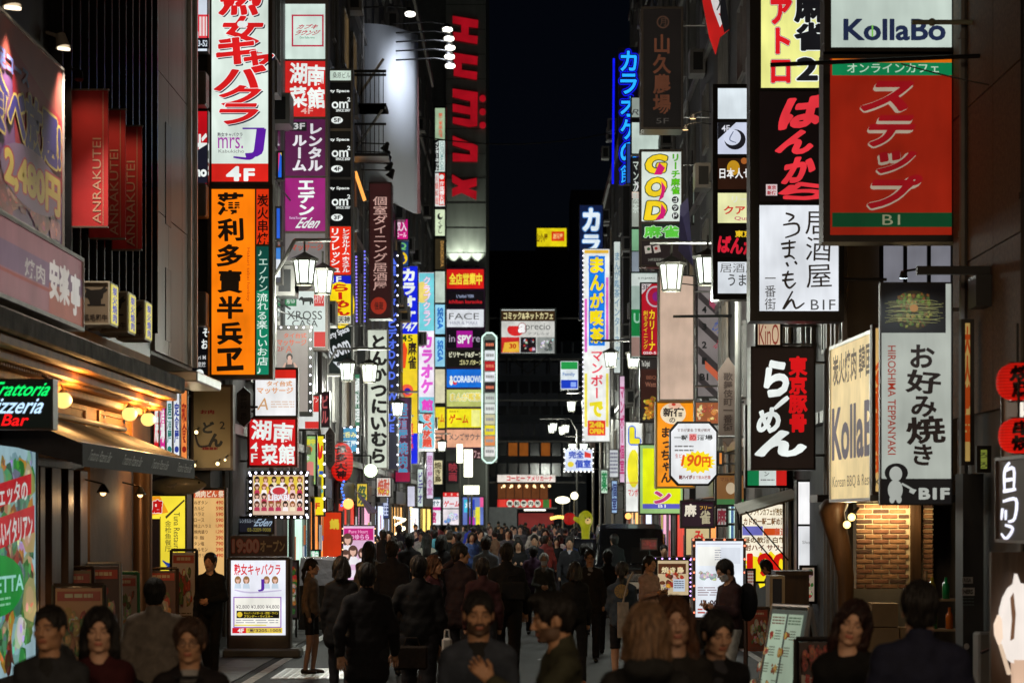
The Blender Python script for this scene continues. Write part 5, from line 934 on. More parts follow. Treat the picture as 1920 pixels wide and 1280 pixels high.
for k_ in range(2):
    z_ = 1.85-k_*1.35; MB().box(-.6, .45+.1*k_, -.03, 1.2, z_-1.35, z_-1.27).build('landing', BK, q); m1 = MB()
    for i_ in range(9): m1.box(-.55+i_*.12, -.53+i_*.12, -.02, .02, z_-1.3, z_-.45)
    m1.box(-.6, .5, -.03, .03, z_-.5, z_-.44); m1.build('railing', BLACK, q); MB().tube((-.5, .4, z_-1.3), (.4, .4, z_+.05), .04).build('stair_rail', FR_GREY, q)
q = empty('light_bar', Wp(673, 350, 68), 'slanting orange strip light on the wall beside the dining sign', 'strip light'); m1 = MB(); a, b = Wp(666, 322, 68)-q.location, Wp(684, 376, 68)-q.location; m1.tube(a, b, .05, col=c(255, 170, 80, 1.2)); m1.build('tube', LAMP, q); m1 = MB(); m1.box(-.25, -.1, -.1, .6, -1.8, .4); m1.build('casing', mat('orange_wood', (.35, .15, .05), .5), q)

# street lamps
GL = c(244, 255, 240, 2.6)
def lantern(par, x, y, z, s, name='lantern'):
    r0 = MB(); top, bot = .17*s, .12*s; hh = .36*s
    r0.lathe([(top*.9, 0), (bot*.9, -hh)], 0, 0, 6, col=GL); r0.lathe([(0, -hh), (bot*.9, -hh)], 0, 0, 6, col=GL)
    g = r0.build(name, LAMP, par, (x, y, z))
    m1 = MB()
    for i in range(6):
        t = math.pi*i/3; m1.tube((top*math.cos(t), top*math.sin(t), 0), (bot*math.cos(t), bot*math.sin(t), -hh), .013*s, n=5)
    m1.lathe([(0, .13*s), (.05*s, .1*s), (top*1.25, .02*s), (top*1.2, -.02*s), (top*.85, 0)], 0, 0, 6); m1.lathe([(bot*1.1, -hh-.02*s), (bot*1.1, -hh+.015*s), (bot*.85, -hh+.015*s)], 0, 0, 6); m1.tube((0, 0, .1*s), (0, 0, .3*s), .015*s)
    m1.build('lantern_frame', mat('lamp_olive_metal', (.09, .085, .07), .4, .5), g); return g
LMET = mat('lamp_post_metal', (.30, .29, .27), .35, .7)
def street_lamp(label, px, d, armz, reach, offs, s=1.15, X=None, power=320):
    X = (px-VX)*d/F if X is None else X; sg = 1 if X < 0 else -1
    r0 = empty('street_lamp', (X, d, 0), label, 'street lamp', 'lantern street lamps')
    m1 = MB(); m1.tube((0, 0, 0), (0, 0, armz-.7), .075, .06, 10); m1.lathe([(.13, 0), (.13, .5), (.08, .62)], 0, 0, 10); m1.build('pole', LMET, r0)
    m1 = MB(); m1.path([(0, 0, armz-.75), (sg*.42, 0, armz), (sg*reach, 0, armz)], .035); m1.build('arm', LMET, r0)
    for a, yy in offs:
        lantern(r0, sg*a, yy, armz-.3*s, s)
        l = bpy.data.lights.new('lantern_light', 'POINT'); l.energy = power; l.color = (.95, 1, .88) if d > 30 else (1, .72, .46); l.shadow_soft_size = .25
        lo = bpy.data.objects.new('lantern_light', l); COL.objects.link(lo); lo.parent = r0; lo.location = (sg*a, yy-.0, armz-.3*s-.62*s)
    return r0
street_lamp('nearest left street lamp with a large bright lantern under the magenta sign', 511, 45, 7.35, 1.1, [(.6, 0), (.78, 1.9)], 1.25)
street_lamp('street lamp with two lanterns in front of the black room sign', 600, 60, 6.35, 1.75, [(.68, 0), (1.2, .6)], 1.2)
street_lamp('street lamp whose lanterns hang before the tonkatsu sign', 688, 80, 6.3, 1.7, [(.35, 2), (1.02, 0)], 1.2)
street_lamp('distant left street lamp before the pink karaoke sign', 738, 104, 6.6, 1.7, [(.45, 0), (1.0, 2)], 1.2)
street_lamp('farthest left street lamp low among the glare', 752, 118, 6.0, 2.0, [(.5, 0), (1.2, 2)], 1.3)
street_lamp('nearest right street lamp with its lanterns before the GOD sign', 1384, 45, 7.3, 1.65, [(1.25, 0), (.66, -1.2)], 1.35)
street_lamp('right street lamp with two lanterns beside the crimson dining sign', 1207, 73, 7.5, 1.6, [(1.0, 0), (.3, .4)], 1.2)
street_lamp('right street lamp below the manga cafe sign', 1126, 112, 7.9, 1.6, [(.7, 0), (1.35, .8)], 1.25)
street_lamp('farthest right street lamp with four small bright lanterns', 1082, 150, 8.2, 2.3, [(.7, 0), (.9, 3), (1.6, 0), (1.5, -3)], 1.3)
street_lamp('street lamp on the left pavement behind the photographer', 0, -6, 6.2, 1.4, [(.5, 0), (1.2, 0)], 1.25, X=-4.1, power=300)  # unseen lamp pair added behind the camera to light the faces
street_lamp('street lamp on the right pavement behind the photographer', 0, -9, 6.2, 1.4, [(.5, 0), (1.2, 0)], 1.25, X=4.1, power=300)
street_lamp('street lamp beside the left pavement just outside the picture', 0, 4.5, 6.4, 1.4, [(.5, 0), (1.2, 0)], 1.25, X=-4.1, power=135)  # second unseen pair, added beside the camera to brighten near walls and people
street_lamp('street lamp beside the right pavement just outside the picture', 0, 6.5, 6.4, 1.4, [(.5, 0), (1.2, 0)], 1.25, X=4.1, power=135)
for k, (px, py, d, r, nm) in enumerate(((695, 882, 70, .19, 'glowing green-white ball lamp under the tonkatsu sign'), (1340, 0, 1, 0, ''))):
    if r:
        q = empty('ball_lamp', Wp(px, py, d), nm, 'ball lamp'); MB().ball((0, 0, 0), r, n=20, m=12, col=c(225, 255, 200, 3)).build('globe', LAMP, q, smooth=True); MB().tube((0, 0, r), (0, .0, r+.25), .03).tube((0, 0, r+.25), (-1.0, 0, r+.25), .02).build('lamp_arm', BLACK, q)
for k, (px, py, d, w, h_) in enumerate(((878, 868, 140, .5, 1.6), (862, 850, 142, .35, 1.1), (884, 918, 140, .9, .5))):
    q = empty('street_light', Wp(px, py, d), ('tall glowing', 'slim glowing', 'broad glowing')[k]+' white light at the foot of the tower signs', 'street light'); MB().box(-w/2, w/2, -.1, .1, -h_/2, h_/2, c(255, 255, 225, 2.5)).build('glass', LAMP, q); MB().tube((0, .05, -h_/2-4), (0, .05, h_/2), .06).build('pole', LMET, q)
for k, (px, py, d) in enumerate(((1055, 937, 130), (1077, 929, 125), (1178, 967, 66), (653, 944, 58))):
    q = empty('street_light', Wp(px, py, d), ('oval white light near the yellow mascot', 'round white light right of the oval one', 'small warm light above the black van', 'small warm lamp under the red paper lantern')[k], 'street light')
    MB().ball((0, 0, 0), (.4, .2, .09, .13)[k], .15, (.2, .2, .09, .13)[k], col=c(255, 245, 205, 2.6) if k < 2 else c(255, 170, 90, 2)).build('globe', BULB, q, smooth=True); MB().tube((0, .05, -.1), (0, .05, -q.location.z if k < 2 else -.6), .05).build('pole', LMET, q)

# red paper lantern(s)
def paper_lantern(label, px, py, d, rx, rz, txt, k=1.0, tcol=None):
    o_ = Wp(px, py, d); q = empty('paper_lantern', o_, label, 'paper lantern'); m1 = MB(); pr = []
    for i in range(25):
        t = -1+2*i/24; r = rx*(1-abs(t)**2.6)**.5*.98+.02; pr.append((r*(1+.025*(i % 2)), t*rz))
    pr = [(rx*.5, -rz)]+pr+[(rx*.5, rz)]
    m1.lathe(pr, 0, 0, 20, col=c(226, 26, 14, k)); m1.c = [tuple(v*(.55 if (i_//20) % 2 else 1) for v in cc) for i_, cc in enumerate(m1.c)]; m1.build('paper', lit('lantern_paper', uneven=.2, scale=6), q, smooth=False)
    m1 = MB(); m1.lathe([(0, rz+.0), (rx*.52, rz), (rx*.52, rz+.06*rz), (0, rz+.08*rz)], 0, 0, 12); m1.lathe([(0, -rz), (rx*.52, -rz), (rx*.52, -rz*1.06), (0, -rz*1.08)], 0, 0, 12); m1.tube((0, 0, rz), (0, 0, rz+.3), .01); m1.build('rim', BLACK, q)
    P = Print(); P.V(txt, 20, 5, 80, 95, tcol or (.02, .005, .005), w=.05)
    L = []
    mb = MB()
    for pts, fs, col, z in P.L:
        a = (pts[:, 0]-50)/50*.95; zz = -(pts[:, 1]-50)/50*rz*.95; rr = rx*(1-np.abs(zz/rz)**2.6).clip(0)**.5*.98+.03*rx+.022
        mb.add(np.stack([rr*np.sin(a), -rr*np.cos(a), zz], 1), fs, col)
    if mb.v: mb.build('lettering', PAINT, q)
    return q
paper_lantern('big red paper lantern with black characters hanging over the left pavement', 641, 866, 62, .27, .5, '博多天神')
paper_lantern('upper red grill lantern at the right edge', 1908, 716, 18, .14, .14, '焼鳥', .75)
paper_lantern('lower red-orange grill lantern at the right edge', 1910, 817, 17.8, .13, .13, '串焼', .9)

# right edge: brown calligraphy board
fcw = wallface('R', 4.0, 17.6, 20.3, zat(1015, 20), zat(858, 20), (0, 0, 100, 100))
P = Print(); WW = c(240, 240, 255, 1.1)
for st in ([(20, 6), (12, 16), (12, 40)], [(12, 16), (26, 14), (26, 38)], [(12, 27), (26, 26)], [(10, 40), (30, 38)], [(10, 52), (30, 50), (28, 72), (18, 76)], [(10, 60), (8, 74)], [(15, 62), (15, 74)], [(14, 80), (26, 84), (16, 96), (8, 90)]): P.S(st, 4.5, WW)
sign('sign', 'dark brown board with glowing white brush kana at the right edge', fcw, [(None, c(22, 10, 6), P, None)], depth=.15, rim=.02, fm=WOOD)
P = Print()
for st in ([(10, 30), (40, 26)], [(30, 10), (26, 80)], [(30, 50), (60, 44), (56, 80), (40, 74)]): P.S(st, 6, c(235, 225, 210, 1.0))
sign('sign', 'upper brown board with a white brush stroke behind the paper lanterns', wallface('R', 4.25, 18.4, 21.3, zat(862, 20.5), zat(690, 20.5), (0, 0, 100, 100)), [(None, c(60, 40, 26), P, None)], depth=.1, rim=.02, fm=WOOD)
# white lit figure board
q = empty('figure_board', Wp(1905, 1270, 17.2), 'glowing white cut-out figure board holding a spatula at the lower right edge', 'figure sign')
def cut(pts, y0, y1, col, name, m):
    A = [Wp(x, y, 17.2)-q.location for x, y in pts]; n = len(A); t = tessellate_polygon([[Vector((x, y, 0)) for x, y in pts]]); m1 = MB()
    m1.add([(p.x, y0, p.z) for p in A]+[(p.x, y1, p.z) for p in A], [tuple(x) for x in t]+[(i, (i+1) % n, n+(i+1) % n, n+i) for i in range(n)], col); m1.build(name, m, q)
import math as _m
MB().box(-.16, .5, .1, .16, -1.9, .9).build('backing_board', WOOD, q)
cut([(1912+_m.cos(t/18*6.283)*(20+16), 1170+_m.sin(t/18*6.283)*78) for t in range(18)], -.02, .1, c(250, 238, 228, 1.0), 'body', LIT)
cut([(1903, 1092), (1906, 1075), (1912, 1092), (1930, 1110), (1900, 1110)], -.025, .08, c(250, 238, 228, 1.0), 'head', LIT)
cut([(1872, 1152), (1877, 1160), (1879, 1195), (1873, 1208), (1866, 1190), (1865, 1170)], -.03, .04, c(255, 226, 200, 1.0), 'spatula', LIT)
cut([(1873, 1206), (1877, 1206), (1895, 1262), (1890, 1264)], -.03, .04, c(240, 210, 180, .9), 'spatula_handle', LIT)
cut([(1893, 1120), (1899, 1110), (1903, 1150), (1900, 1196), (1893, 1200), (1896, 1160)], -.03, -.021, c(120, 84, 60, .9), 'outline_stroke', LITP)
cut([(1900, 1236), (1935, 1236), (1935, 1290), (1902, 1290)], -.03, .1, c(240, 200, 170, .8), 'foot_panel', LIT)
# spot bracket lamp over okonomiyaki sign, lamps by the ranch sign, pipes and cables
for k, (px, py, d, tp) in enumerate(((1694, 520, 24.2, (1713, 700, 24.5)), (1299, 222, 54, (1250, 150, 58)), (1285, 243, 54, (1243, 200, 58)), (1258, 530, 50, (1268, 600, 52)), (1246, 545, 50, (1260, 640, 52)))):
    o_ = Wp(px, py, d); q = empty('spotlight', o_, ('small cold spotlight over the okonomiyaki sign', 'upper warm spotlight beside the dark ranch sign', 'lower warm spotlight beside the dark ranch sign', 'upper lamp grazing the blank beige panel', 'lower lamp grazing the blank beige panel')[k], 'spotlight')
    s = 1 if k == 0 else 1.6
    m1 = MB(); m1.tube((0, 0, 0), (.0, -.02, .06*s), .045*s, .03*s, 10); m1.path([(0, -.02, .06*s), (.25, .0, .1*s), (1.0 if k else .6, .05, .08)], .012); m1.build('housing', BLACK, q)
    MB().tube((0, 0, -.002), (0, 0, -.01), .04*s, .04*s, 10, col=(c(230, 245, 255, 3) if k == 0 else c(255, 205, 140, 2.4))).build('lens', BULB, q)
    l = bpy.data.lights.new('spot', 'SPOT'); l.energy = 30 if k == 0 else 25; l.spot_size = R(100); l.spot_blend = .8; l.shadow_soft_size = .04; l.color = (.85, .95, 1) if k == 0 else (1, .75, .45)
    lo = bpy.data.objects.new('spot', l); COL.objects.link(lo); lo.parent = q; lo.location = (0, -.35, -.03); lo.rotation_euler = (Wp(*tp)-(o_+lo.location)).to_track_quat('-Z', 'Y').to_euler()
q = empty('pipe', (4.6, 23.9, zat(42, 23.9)), 'horizontal pale pipe running from the light box to the granite wall', 'pipe'); MB().tube((-.75, 0, 0), (1.5, 0, 0), .025, n=10).lathe([(0, -.0)], 0, 0, 4).ball((-.55, 0, 0), .04).build('pipe_body', mat('pale_green_pipe', (.30, .33, .24), .5), q)
q = empty('bar', (3.2, 23.5, zat(122, 23.5)), 'long thin black bar crossing in front of the red step sign', 'bar'); MB().tube((-.8, 0, 0), (1.5, 0, .1), .022, n=8).build('bar_body', BLACK, q)
q = empty('bar', (4.4, 23, zat(505, 23)), 'black bracket arm above the okonomiyaki sign', 'bar'); MB().box(-.65, .6, -.03, .03, -.05, .03).box(-.1, .6, -.1, .3, -.36, -.06).build('bar_body', BLACK, q)
CAB = mat('cable_rubber', (.01, .01, .01), .6)
def cable(label, a, b, sag, r=.008, X=None):
    a, b = Vector(a), Vector(b); q = empty('cable', a, label, 'cable'); n = 14; pts = []
    for i in range(n+1):
        t = i/n; p = a.lerp(b, t)-a; p.z -= sag*4*t*(1-t); pts.append(p)
    MB().path(pts, r, 5).build('cable_body', CAB, q)
cable('black cable slanting across the ochre front to the neon board', Wp(-10, 640, 23.4), Wp(96, 714, 23), .02, .01)
cable('thin cable from the step sign down to the granite wall', Wp(1690, 120, 24.4), Wp(1925, 172, 22.5), .02)
cable('wire drooping down the granite wall', (4.44, 21.8, 9), Wp(1905, 480, 21.9), .1)
cable('thin dark wire strung over the street from the left lamp', Wp(520, 582, 46), Wp(688, 610, 60), .1, .012)
cable('long wire crossing from the right lamp to the directory sign', Wp(1262, 593, 50), Wp(1372, 592, 50), 0, .03)
for k, (x, d, h0, h1) in enumerate(((4.44, 21.3, 0, 12), (4.42, 24.2, 0, 14), (-4.96, 30.5, 4.6, 16))):
    q = empty('drainpipe', (x, d, h0), ('dark drainpipe on the granite wall', 'thin pale drainpipe at the corner of the granite wall', 'black drainpipe on the ribbed facade')[k], 'drainpipe'); m1 = MB().tube((0, 0, 0), (0, 0, h1), .045)
    for z in range(1, int(h1), 2): m1.tube((0, 0, z), (0, 0, z+.06), .06)
    m1.build('pipe_body', FR_GREY if k == 1 else BLACK, q)

# tall narrow shop standees
q = empty('light_box', (Wp(488, 1225, 37).x, 37, 0), 'standing light box with the hostess bar price poster under a 19:00 board', 'light box'); ox = q.location
m1 = MB(); m1.box(-.52, .46, .03, .4, .1, 1.55); bevel(m1.build('casing', FR_BRN, q), .03); m1 = MB(); m1.box(-.58, .62, -.05, .5, 0, .14); bevel(m1.build('base', mat('concrete_base', (.2, .19, .17), .8), q), .03)
fc = front(433, 1050, 535, 1190, 37); m1 = MB(); fbox(m1, fc, 433, 1050, 535, 1190, -.03, -.01, ox); m1.build('panel', LIT, q).data.attributes['col'].data.foreach_set('color', [v for _ in range(8) for v in (*c(238, 240, 250), 1)])
P = Print(); P.T('熟女キャバクラ', 439, 1056, 526, 1078, c(214, 40, 50), w=.02); 
for x in (446, 462, 500, 516): girl(P, x, 1086, 11, c(200, 215, 230), hair=c(150, 110, 70))
P.T('J', 484, 1085, 496, 1108, c(90, 40, 160), w=.02); P.S([(440, 1105), (470, 1110), (528, 1106)], 3, c(200, 190, 220)); P.R(438, 1118, 528, 1176, c(150, 100, 190)); P.R(440, 1120, 526, 1174, c(248, 246, 235)); P.T('¥2,800 ¥3,800 ¥4,800', 443, 1133, 524, 1141, c(90, 80, 90), w=0)
P.R(444, 1144, 524, 1158, c(20, 16, 10)); P.E(450, 1151, 5, 5, c(230, 200, 60)); P.T('キャバ・ハイボール・焼酎・ワイン', 458, 1146, 522, 1151, c(230, 205, 60)); P.T('ブランデー・ウイスキー', 458, 1152, 512, 1157, c(230, 205, 60)); P.lines(443, 1161, 522, 1170, 2, c(140, 140, 150), .3); P.R(440, 1170, 500, 1172, c(230, 210, 60)); P.R(436, 1176, 462, 1186, c(214, 30, 40)); P.T('4F', 446, 1177, 458, 1185, WHITE, w=.03); P.R(462, 1176, 530, 1186, c(230, 200, 80)); P.T('☎3205-1005', 465, 1177, 528, 1185, c(70, 50, 60), w=.02)
build_print(P, fc, 'lettering', LITP, q, ox, lift=.0)
fc = front(432, 1004, 538, 1042, 37); m1 = MB(); fbox(m1, fc, 432, 1004, 538, 1042, -.06, -.01, ox); m1.build('top_board', PAINT, q).data.attributes['col'].data.foreach_set('color', [v for _ in range(8) for v in (*c(80, 50, 60), 1)])
P = Print(); P.T('19:00', 435, 1010, 486, 1036, c(200, 150, 150), w=.05, out=[(c(180, 50, 60), .09)]); P.T('オープン', 488, 1012, 534, 1034, c(190, 170, 140), w=.03, out=[(c(110, 80, 60), .07)]); build_print(P, fc, 'lettering', PAINT, q, ox, lift=.0)
P = Print(); P.R(645, 990, 700, 1012, c(196, 20, 120)); P.T('Pure Heart', 654, 993, 690, 999, c(250, 180, 220)); P.T('つゆらら', 656, 1001, 692, 1011, c(250, 190, 230), w=.04)
for x, y, s in ((652, 1010, 18), (662, 1032, 17), (648, 1040, 17), (680, 1036, 16), (694, 1040, 14)): girl(P, x, y, s, c(245, 240, 245), hair=c(90, 60, 50))
P.R(644, 1068, 702, 1082, c(240, 225, 240))
r0 = FS('tall pink and white idol poster standing between crowd and lantern shop', 642, 984, 704, 1088, 50, bg=c(232, 190, 220), P=P, depth=.3, rim=.02, bracket=False, cat='poster stand', bulbs=('LR', 8, 1, .02, (2.2, 1.2, .5)))
m1 = MB(); m1.box(-.32, .32, -.02, .28, -.85, 0); m1.build('base', FR_DARK, r0)
for k, (x0, y0, x1, y1, d, lb, bg) in enumerate(((540, 1050, 560, 1160, 43, 'slim menu board with round dish photos beside the light box', c(60, 50, 50)), (1500, 1060, 1530, 1130, 37, 'red and white notice board with green strip beside the wooden post', c(190, 170, 150)))):
    P = Print(); P.blobs(x0+2, y0+4, x1-2, y1-4, [c(190, 60, 50), c(200, 190, 170), c(190, 120, 60), c(60, 110, 50)], 22, 3, 8, k+30); r0 = FS(lb, x0, y0, x1, y1, d, bg=bg, P=P, depth=.06, bracket=False, emit=.5, cat='menu board')
    m1 = MB(); zz = r0.location.z; m1.tube((-.05, 0, -zz), (-.05, 0, 0), .02); m1.tube((.05, 0, -zz), (.05, 0, 0), .02); m1.build('leg', FR_DARK, r0)
# orange shop front glow and shelves left of the crowd
P = Print(); P.R(563, 972, 600, 1060, c(200, 40, 20)); P.R(566, 975, 586, 1000, c(230, 160, 40)); P.V('ラーメン', 590, 975, 604, 1055, c(40, 10, 10), w=.06); P.R(606, 960, 640, 1052, c(240, 60, 12)); P.T('鍋', 618, 972, 636, 992, c(255, 220, 60), w=.06)
FS('glowing orange and red ramen shop front with a black vertical board', 560, 958, 642, 1090, 59, bg=c(206, 60, 20), P=P, depth=.2, bracket=False, cat='shop front', emit=.6)
r0 = empty('display_case', (Wp(600, 1100, 46).x, 46, 0), 'clear plastic wrapped display stand behind the standing girl', 'display stand'); m1 = MB(); m1.box(-.4, .4, -.2, .2, 0, .85); m1.build('cabinet', FR_DARK, r0)
m1 = MB(); g_ = random.Random(3)
m1.add([(-.42, -.22, .86), (.42, -.22, .86), (.42, .22, .86), (-.42, .22, .86), (-.36, -.1, 1.38), (.40, -.1, 1.32), (.36, .16, 1.4), (-.36, .16, 1.4)], [(0, 1, 5, 4), (1, 2, 6, 5), (2, 3, 7, 6), (3, 0, 4, 7), (4, 5, 6, 7)]); m1.build('plastic_cover', mat('crumpled_plastic', (.45, .43, .47), .12, .3, bump=1, bscale=9, spec=1), r0)
# A-boards in front of the left shop
def aboard(label, px, d, w, h, bg, P, frame=WOOD, lean=.14, rz=0, litp=False):
    q = empty('menu_stand', ((px-VX)*d/F, d, 0), label, 'menu stand', rz=rz); m1 = MB(); hw = w/2
    for sx in (-1, 1): m1.tube((sx*hw, -lean, 0), (sx*hw, 0, h), .022); m1.tube((sx*hw, lean, 0), (sx*hw, 0, h), .022)
    m1.tube((-hw, 0, h), (hw, 0, h), .02); m1.build('easel', frame, q)
    n = 6; m1 = MB(); a = (-lean*.55-.03, h*.45); b = (-.03, h*.98); vs = [(-hw+.02, a[0], a[1]), (hw-.02, a[0], a[1]), (hw-.02, b[0], b[1]), (-hw+.02, b[0], b[1])]
    m1.add(vs+[(x, y+.02, z) for x, y, z in vs], [(0, 1, 2, 3), (7, 6, 5, 4), (0, 4, 5, 1), (1, 5, 6, 2), (2, 6, 7, 3), (3, 7, 4, 0)], bg); bo = m1.build('board', LIT if litp else PAINT, q)
    mb = MB(); st = .0015
    for pts, fs, col, z in P.L:
        u = pts[:, 0]/100; v = pts[:, 1]/100; V = np.stack([-hw+.02+u*(w-.04), b[0]+(a[0]-b[0])*v-.004-z*st, b[1]+(a[1]-b[1])*v], 1); mb.add(V, fs, col)
    mb.build('print', LITP if litp else PAINT, bo); return q
def food(seed, red=False):
    P = Print(); P.R(4, 4, 96, 16, c(170, 60, 40)); P.lines(20, 7, 80, 13, 1, c(200, 180, 150), .8, seed); P.blobs(6, 20, 94, 90, [c(180, 70, 50), c(200, 150, 90), c(210, 200, 180), c(90, 110, 50)], 30, 6, 15, seed); P.lines(8, 90, 90, 98, 2, c(90, 70, 60), .4); return P
aboard('wooden easel with a tan notice standing nearest the food poster', 133, 26.5, .48, 1.62, c(130, 104, 60), food(1), rz=.2)
aboard('easel with an orange and white food menu before the beige panel', 148, 24.0, .5, 1.5, c(190, 130, 90), food(2), rz=.15)
aboard('dark framed leaning drinks board with a pink photo', 188, 27.2, .45, 1.65, c(80, 60, 56), food(3), frame=FR_LT, rz=.3)
aboard('red and white wine poster stand beside the bronze column', 226, 29.0, .42, 1.5, c(170, 150, 140), food(4), frame=mat('green_frame', (.03, .2, .08), .5), rz=.3)
aboard('dark red food menu easel standing before the yellow tuna sign', 302, 31.5, .42, 1.5, c(90, 60, 50), food(5), rz=.1)
aboard('white English menu stand behind the man in black', 345, 33.0, .35, 1.72, c(190, 180, 176), food(6), frame=FR_DARK)
# --- right side stands
PB = Print(); PB.R(1306, 1018, 1390, 1020, c(190, 190, 205)); PB.R(1308, 1024, 1350, 1060, c(246, 246, 240)); PB.lines(1340, 1030, 1372, 1052, 5, c(150, 150, 165), .35); PB.R(1352, 1026, 1388, 1056, c(220, 226, 236)); PB.blobs(1308, 1066, 1350, 1092, [c(214, 205, 205), c(200, 190, 186)], 8, 4, 9, 5); PB.lines(1308, 1100, 1386, 1118, 4, c(160, 140, 150), .4); PB.T('11:00', 1314, 1124, 1346, 1136, c(60, 40, 50), w=.03); PB.lines(1308, 1140, 1380, 1152, 2, c(190, 90, 80), .5)
r0 = FS('standing white light box with red and orange bulbs along its top', 1300, 1010, 1397, 1160, 39.5, bg=c(236, 242, 250), P=PB, depth=.35, rim=.035, bracket=False, cat='light box', bulbs=('TLR', 6, 6, .022, (2.4, .5, .25)), fm=mat('pinkish_frame', (.4, .3, .3), .4))
m1 = MB(); m1.box(-.42, .42, 0, .3, -.5, 0); m1.build('base', FR_DARK, r0)
P = Print(); P.R(1234, 1056, 1286, 1075, c(90, 50, 30)); P.blobs(1234, 1058, 1288, 1110, [c(220, 150, 60), c(190, 60, 40), c(230, 210, 180), c(120, 60, 40)], 30, 3, 8, 41); P.T('焼き鳥', 1240, 1062, 1282, 1074, c(250, 230, 180), w=.03); P.R(1262, 1085, 1284, 1108, c(206, 220, 235)); P.lines(1264, 1088, 1282, 1104, 4, c(70, 70, 100), .4)
r0 = FS('lit food menu stand edged by violet bulbs behind the woman in pink', 1228, 1045, 1296, 1120, 43, bg=c(215, 190, 150), P=P, depth=.2, rim=.05, bracket=False, cat='menu stand', emit=.8, bulbs=('TR', 9, 6, .022, (1.6, .9, 2.6)), fm=FR_DARK)
m1 = MB(); m1.box(-.3, .3, 0, .2, -.75, 0); m1.build('base', FR_DARK, r0)
P = Print(); P.blobs(1201, 1010, 1232, 1030, [c(150, 60, 50), c(120, 60, 50)], 12, 3, 6, 42)
r0 = FS('small dim food board above the van bumper', 1201, 1009, 1233, 1031, 48, bg=c(110, 60, 50), P=P, depth=.05, rim=.02, bracket=False, cat='menu board', emit=.6); m1 = MB(); m1.tube((0, .02, -1.5), (0, .02, 0), .02); m1.build('leg', FR_DARK, r0)
P = Print(); P.R(4, 5, 47, 95, c(150, 168, 146)); P.R(53, 5, 96, 95, c(140, 156, 136)); P.lines(8, 8, 44, 18, 3, c(90, 60, 50), .5); P.lines(56, 8, 92, 18, 3, c(60, 80, 60), .5, 2)
for _i in range(4): P.blobs(8, 22+_i*18, 26, 36+_i*18, [c(150, 110, 70), c(120, 40, 30), c(170, 160, 130)], 8, 3, 6, 51+_i); P.lines(28, 23+_i*18, 45, 35+_i*18, 4, c(60, 60, 50), .4, _i); P.blobs(56, 22+_i*18, 74, 36+_i*18, [c(150, 120, 60), c(110, 60, 30)], 8, 3, 6, 61+_i); P.lines(76, 23+_i*18, 93, 35+_i*18, 4, c(60, 60, 50), .4, _i+9)
aboard('tilted A-board with pale lit menu sheets at the lower right', 1485, 20.5, .5, 1.42, c(60, 66, 60), P, frame=FR_LT, lean=.3, rz=-1.0, litp=True)
P = Print(); P.blobs(2, 0, 98, 42, [c(190, 70, 50), c(214, 120, 90), c(160, 40, 30)], 60, 5, 10, 61); P.P([(0, 38), (100, 50), (100, 62), (0, 50)], c(190, 180, 170)); P.T('昼から飲める', 8, 42, 90, 58, c(190, 30, 30), w=.05, rot=-8); P.T('焼肉まで食べて', 4, 60, 90, 70, c(230, 110, 40), w=.05); P.R(8, 74, 74, 96, c(20, 14, 10)); P.T('全席個室', 14, 77, 68, 87, c(200, 180, 60), w=.04)
aboard('black and red meat poster board behind the smiling woman', 1533, 19.0, .34, 1.22, c(50, 14, 12), P, frame=FR_DARK, lean=.1)
aboard('reddish brown menu board beside the man with white trousers', 1420, 31, .3, 1.0, c(140, 60, 30), food(8))
P = Print(); P.V('うどん', 30, 10, 80, 90, c(200, 200, 190), w=.05)
r0 = FS('black counter side board with white brush letters right of the white trousers', 1444, 1080, 1470, 1230, 32, bg=c(14, 12, 12), P=None, depth=.5, bracket=False, cat='board', fm=mat('pale_wood', (.35, .28, .18), .5))
m1 = MB(); m1.box(-.09, .35, .0, .5, 0, 1.36); m1.box(-.12, .4, -.05, .55, 1.36, 1.42); r1 = empty('counter', Wp(1470, 965, 33.5)-Vector((0, 0, H)), 'dark standing counter with a wooden top where a customer waits', 'counter'); m1.build('counter_body', WOOD, r1)
# brick shop front
r1 = empty('brick_wall', (Wp(1655, 965, 33).x, 33, 0), 'warmly lit reddish brick wall of the corner shop', 'brick wall')
xw0, xw1 = (1606-1655)*33/F, (1704-1655)*33/F; z0b, z1b = zat(1103, 33), zat(944, 33)
MORT = mat('pale_mortar', (.62, .52, .36), .9, bump=.3); MB().box(xw0-.0, xw1+.34, .02, .35, z0b, z1b).build('mortar', MORT, r1)
BM = [mat('brick_%s' % n, cc, .85, bump=.5, bscale=25, var=.25, vscale=14) for n, cc in (('red', (.20, .085, .05)), ('tan', (.26, .13, .07)), ('dark', (.08, .04, .03)), ('orange', (.32, .16, .08)))]
bmesh_ = {}
def brick(x0, x1, z, z1_, y=.0, par=None):
    par = par or r1
    key = round(x1-x0, 3); mi = random.choice((0, 0, 1, 1, 2, 3))
    if (key, mi) not in bmesh_: o = MB().box(0, x1-x0, 0, .1, 0, z1_-z).build('brick', BM[mi], par); bevel(o, .006); bmesh_[(key, mi)] = o
    else: o = bmesh_[(key, mi)].copy(); COL.objects.link(o); o.parent = par
    o.location = (x0, y+random.uniform(-.006, .004), z)
rows_ = 17; rh = (z1b-z0b)/rows_
for r_ in range(rows_):
    z = z0b+r_*rh+.006; x = xw0+(0 if r_ % 2 else -.11); xe = xw1
    while x < xe-.01:
        a = max(xw0, x); b = min(xe, x+.215)
        if b-a > .05: brick(round(a, 4), round(b, 4), z, z+rh-.018)
        x += .23
    brick(xw1+.2, xw1+.33, z, z+rh-.018)
MB().box(xw1+.02, xw1+.16, -.04, .1, z0b-.8, z1b+.1).build('timber_post', WOOD, r1)
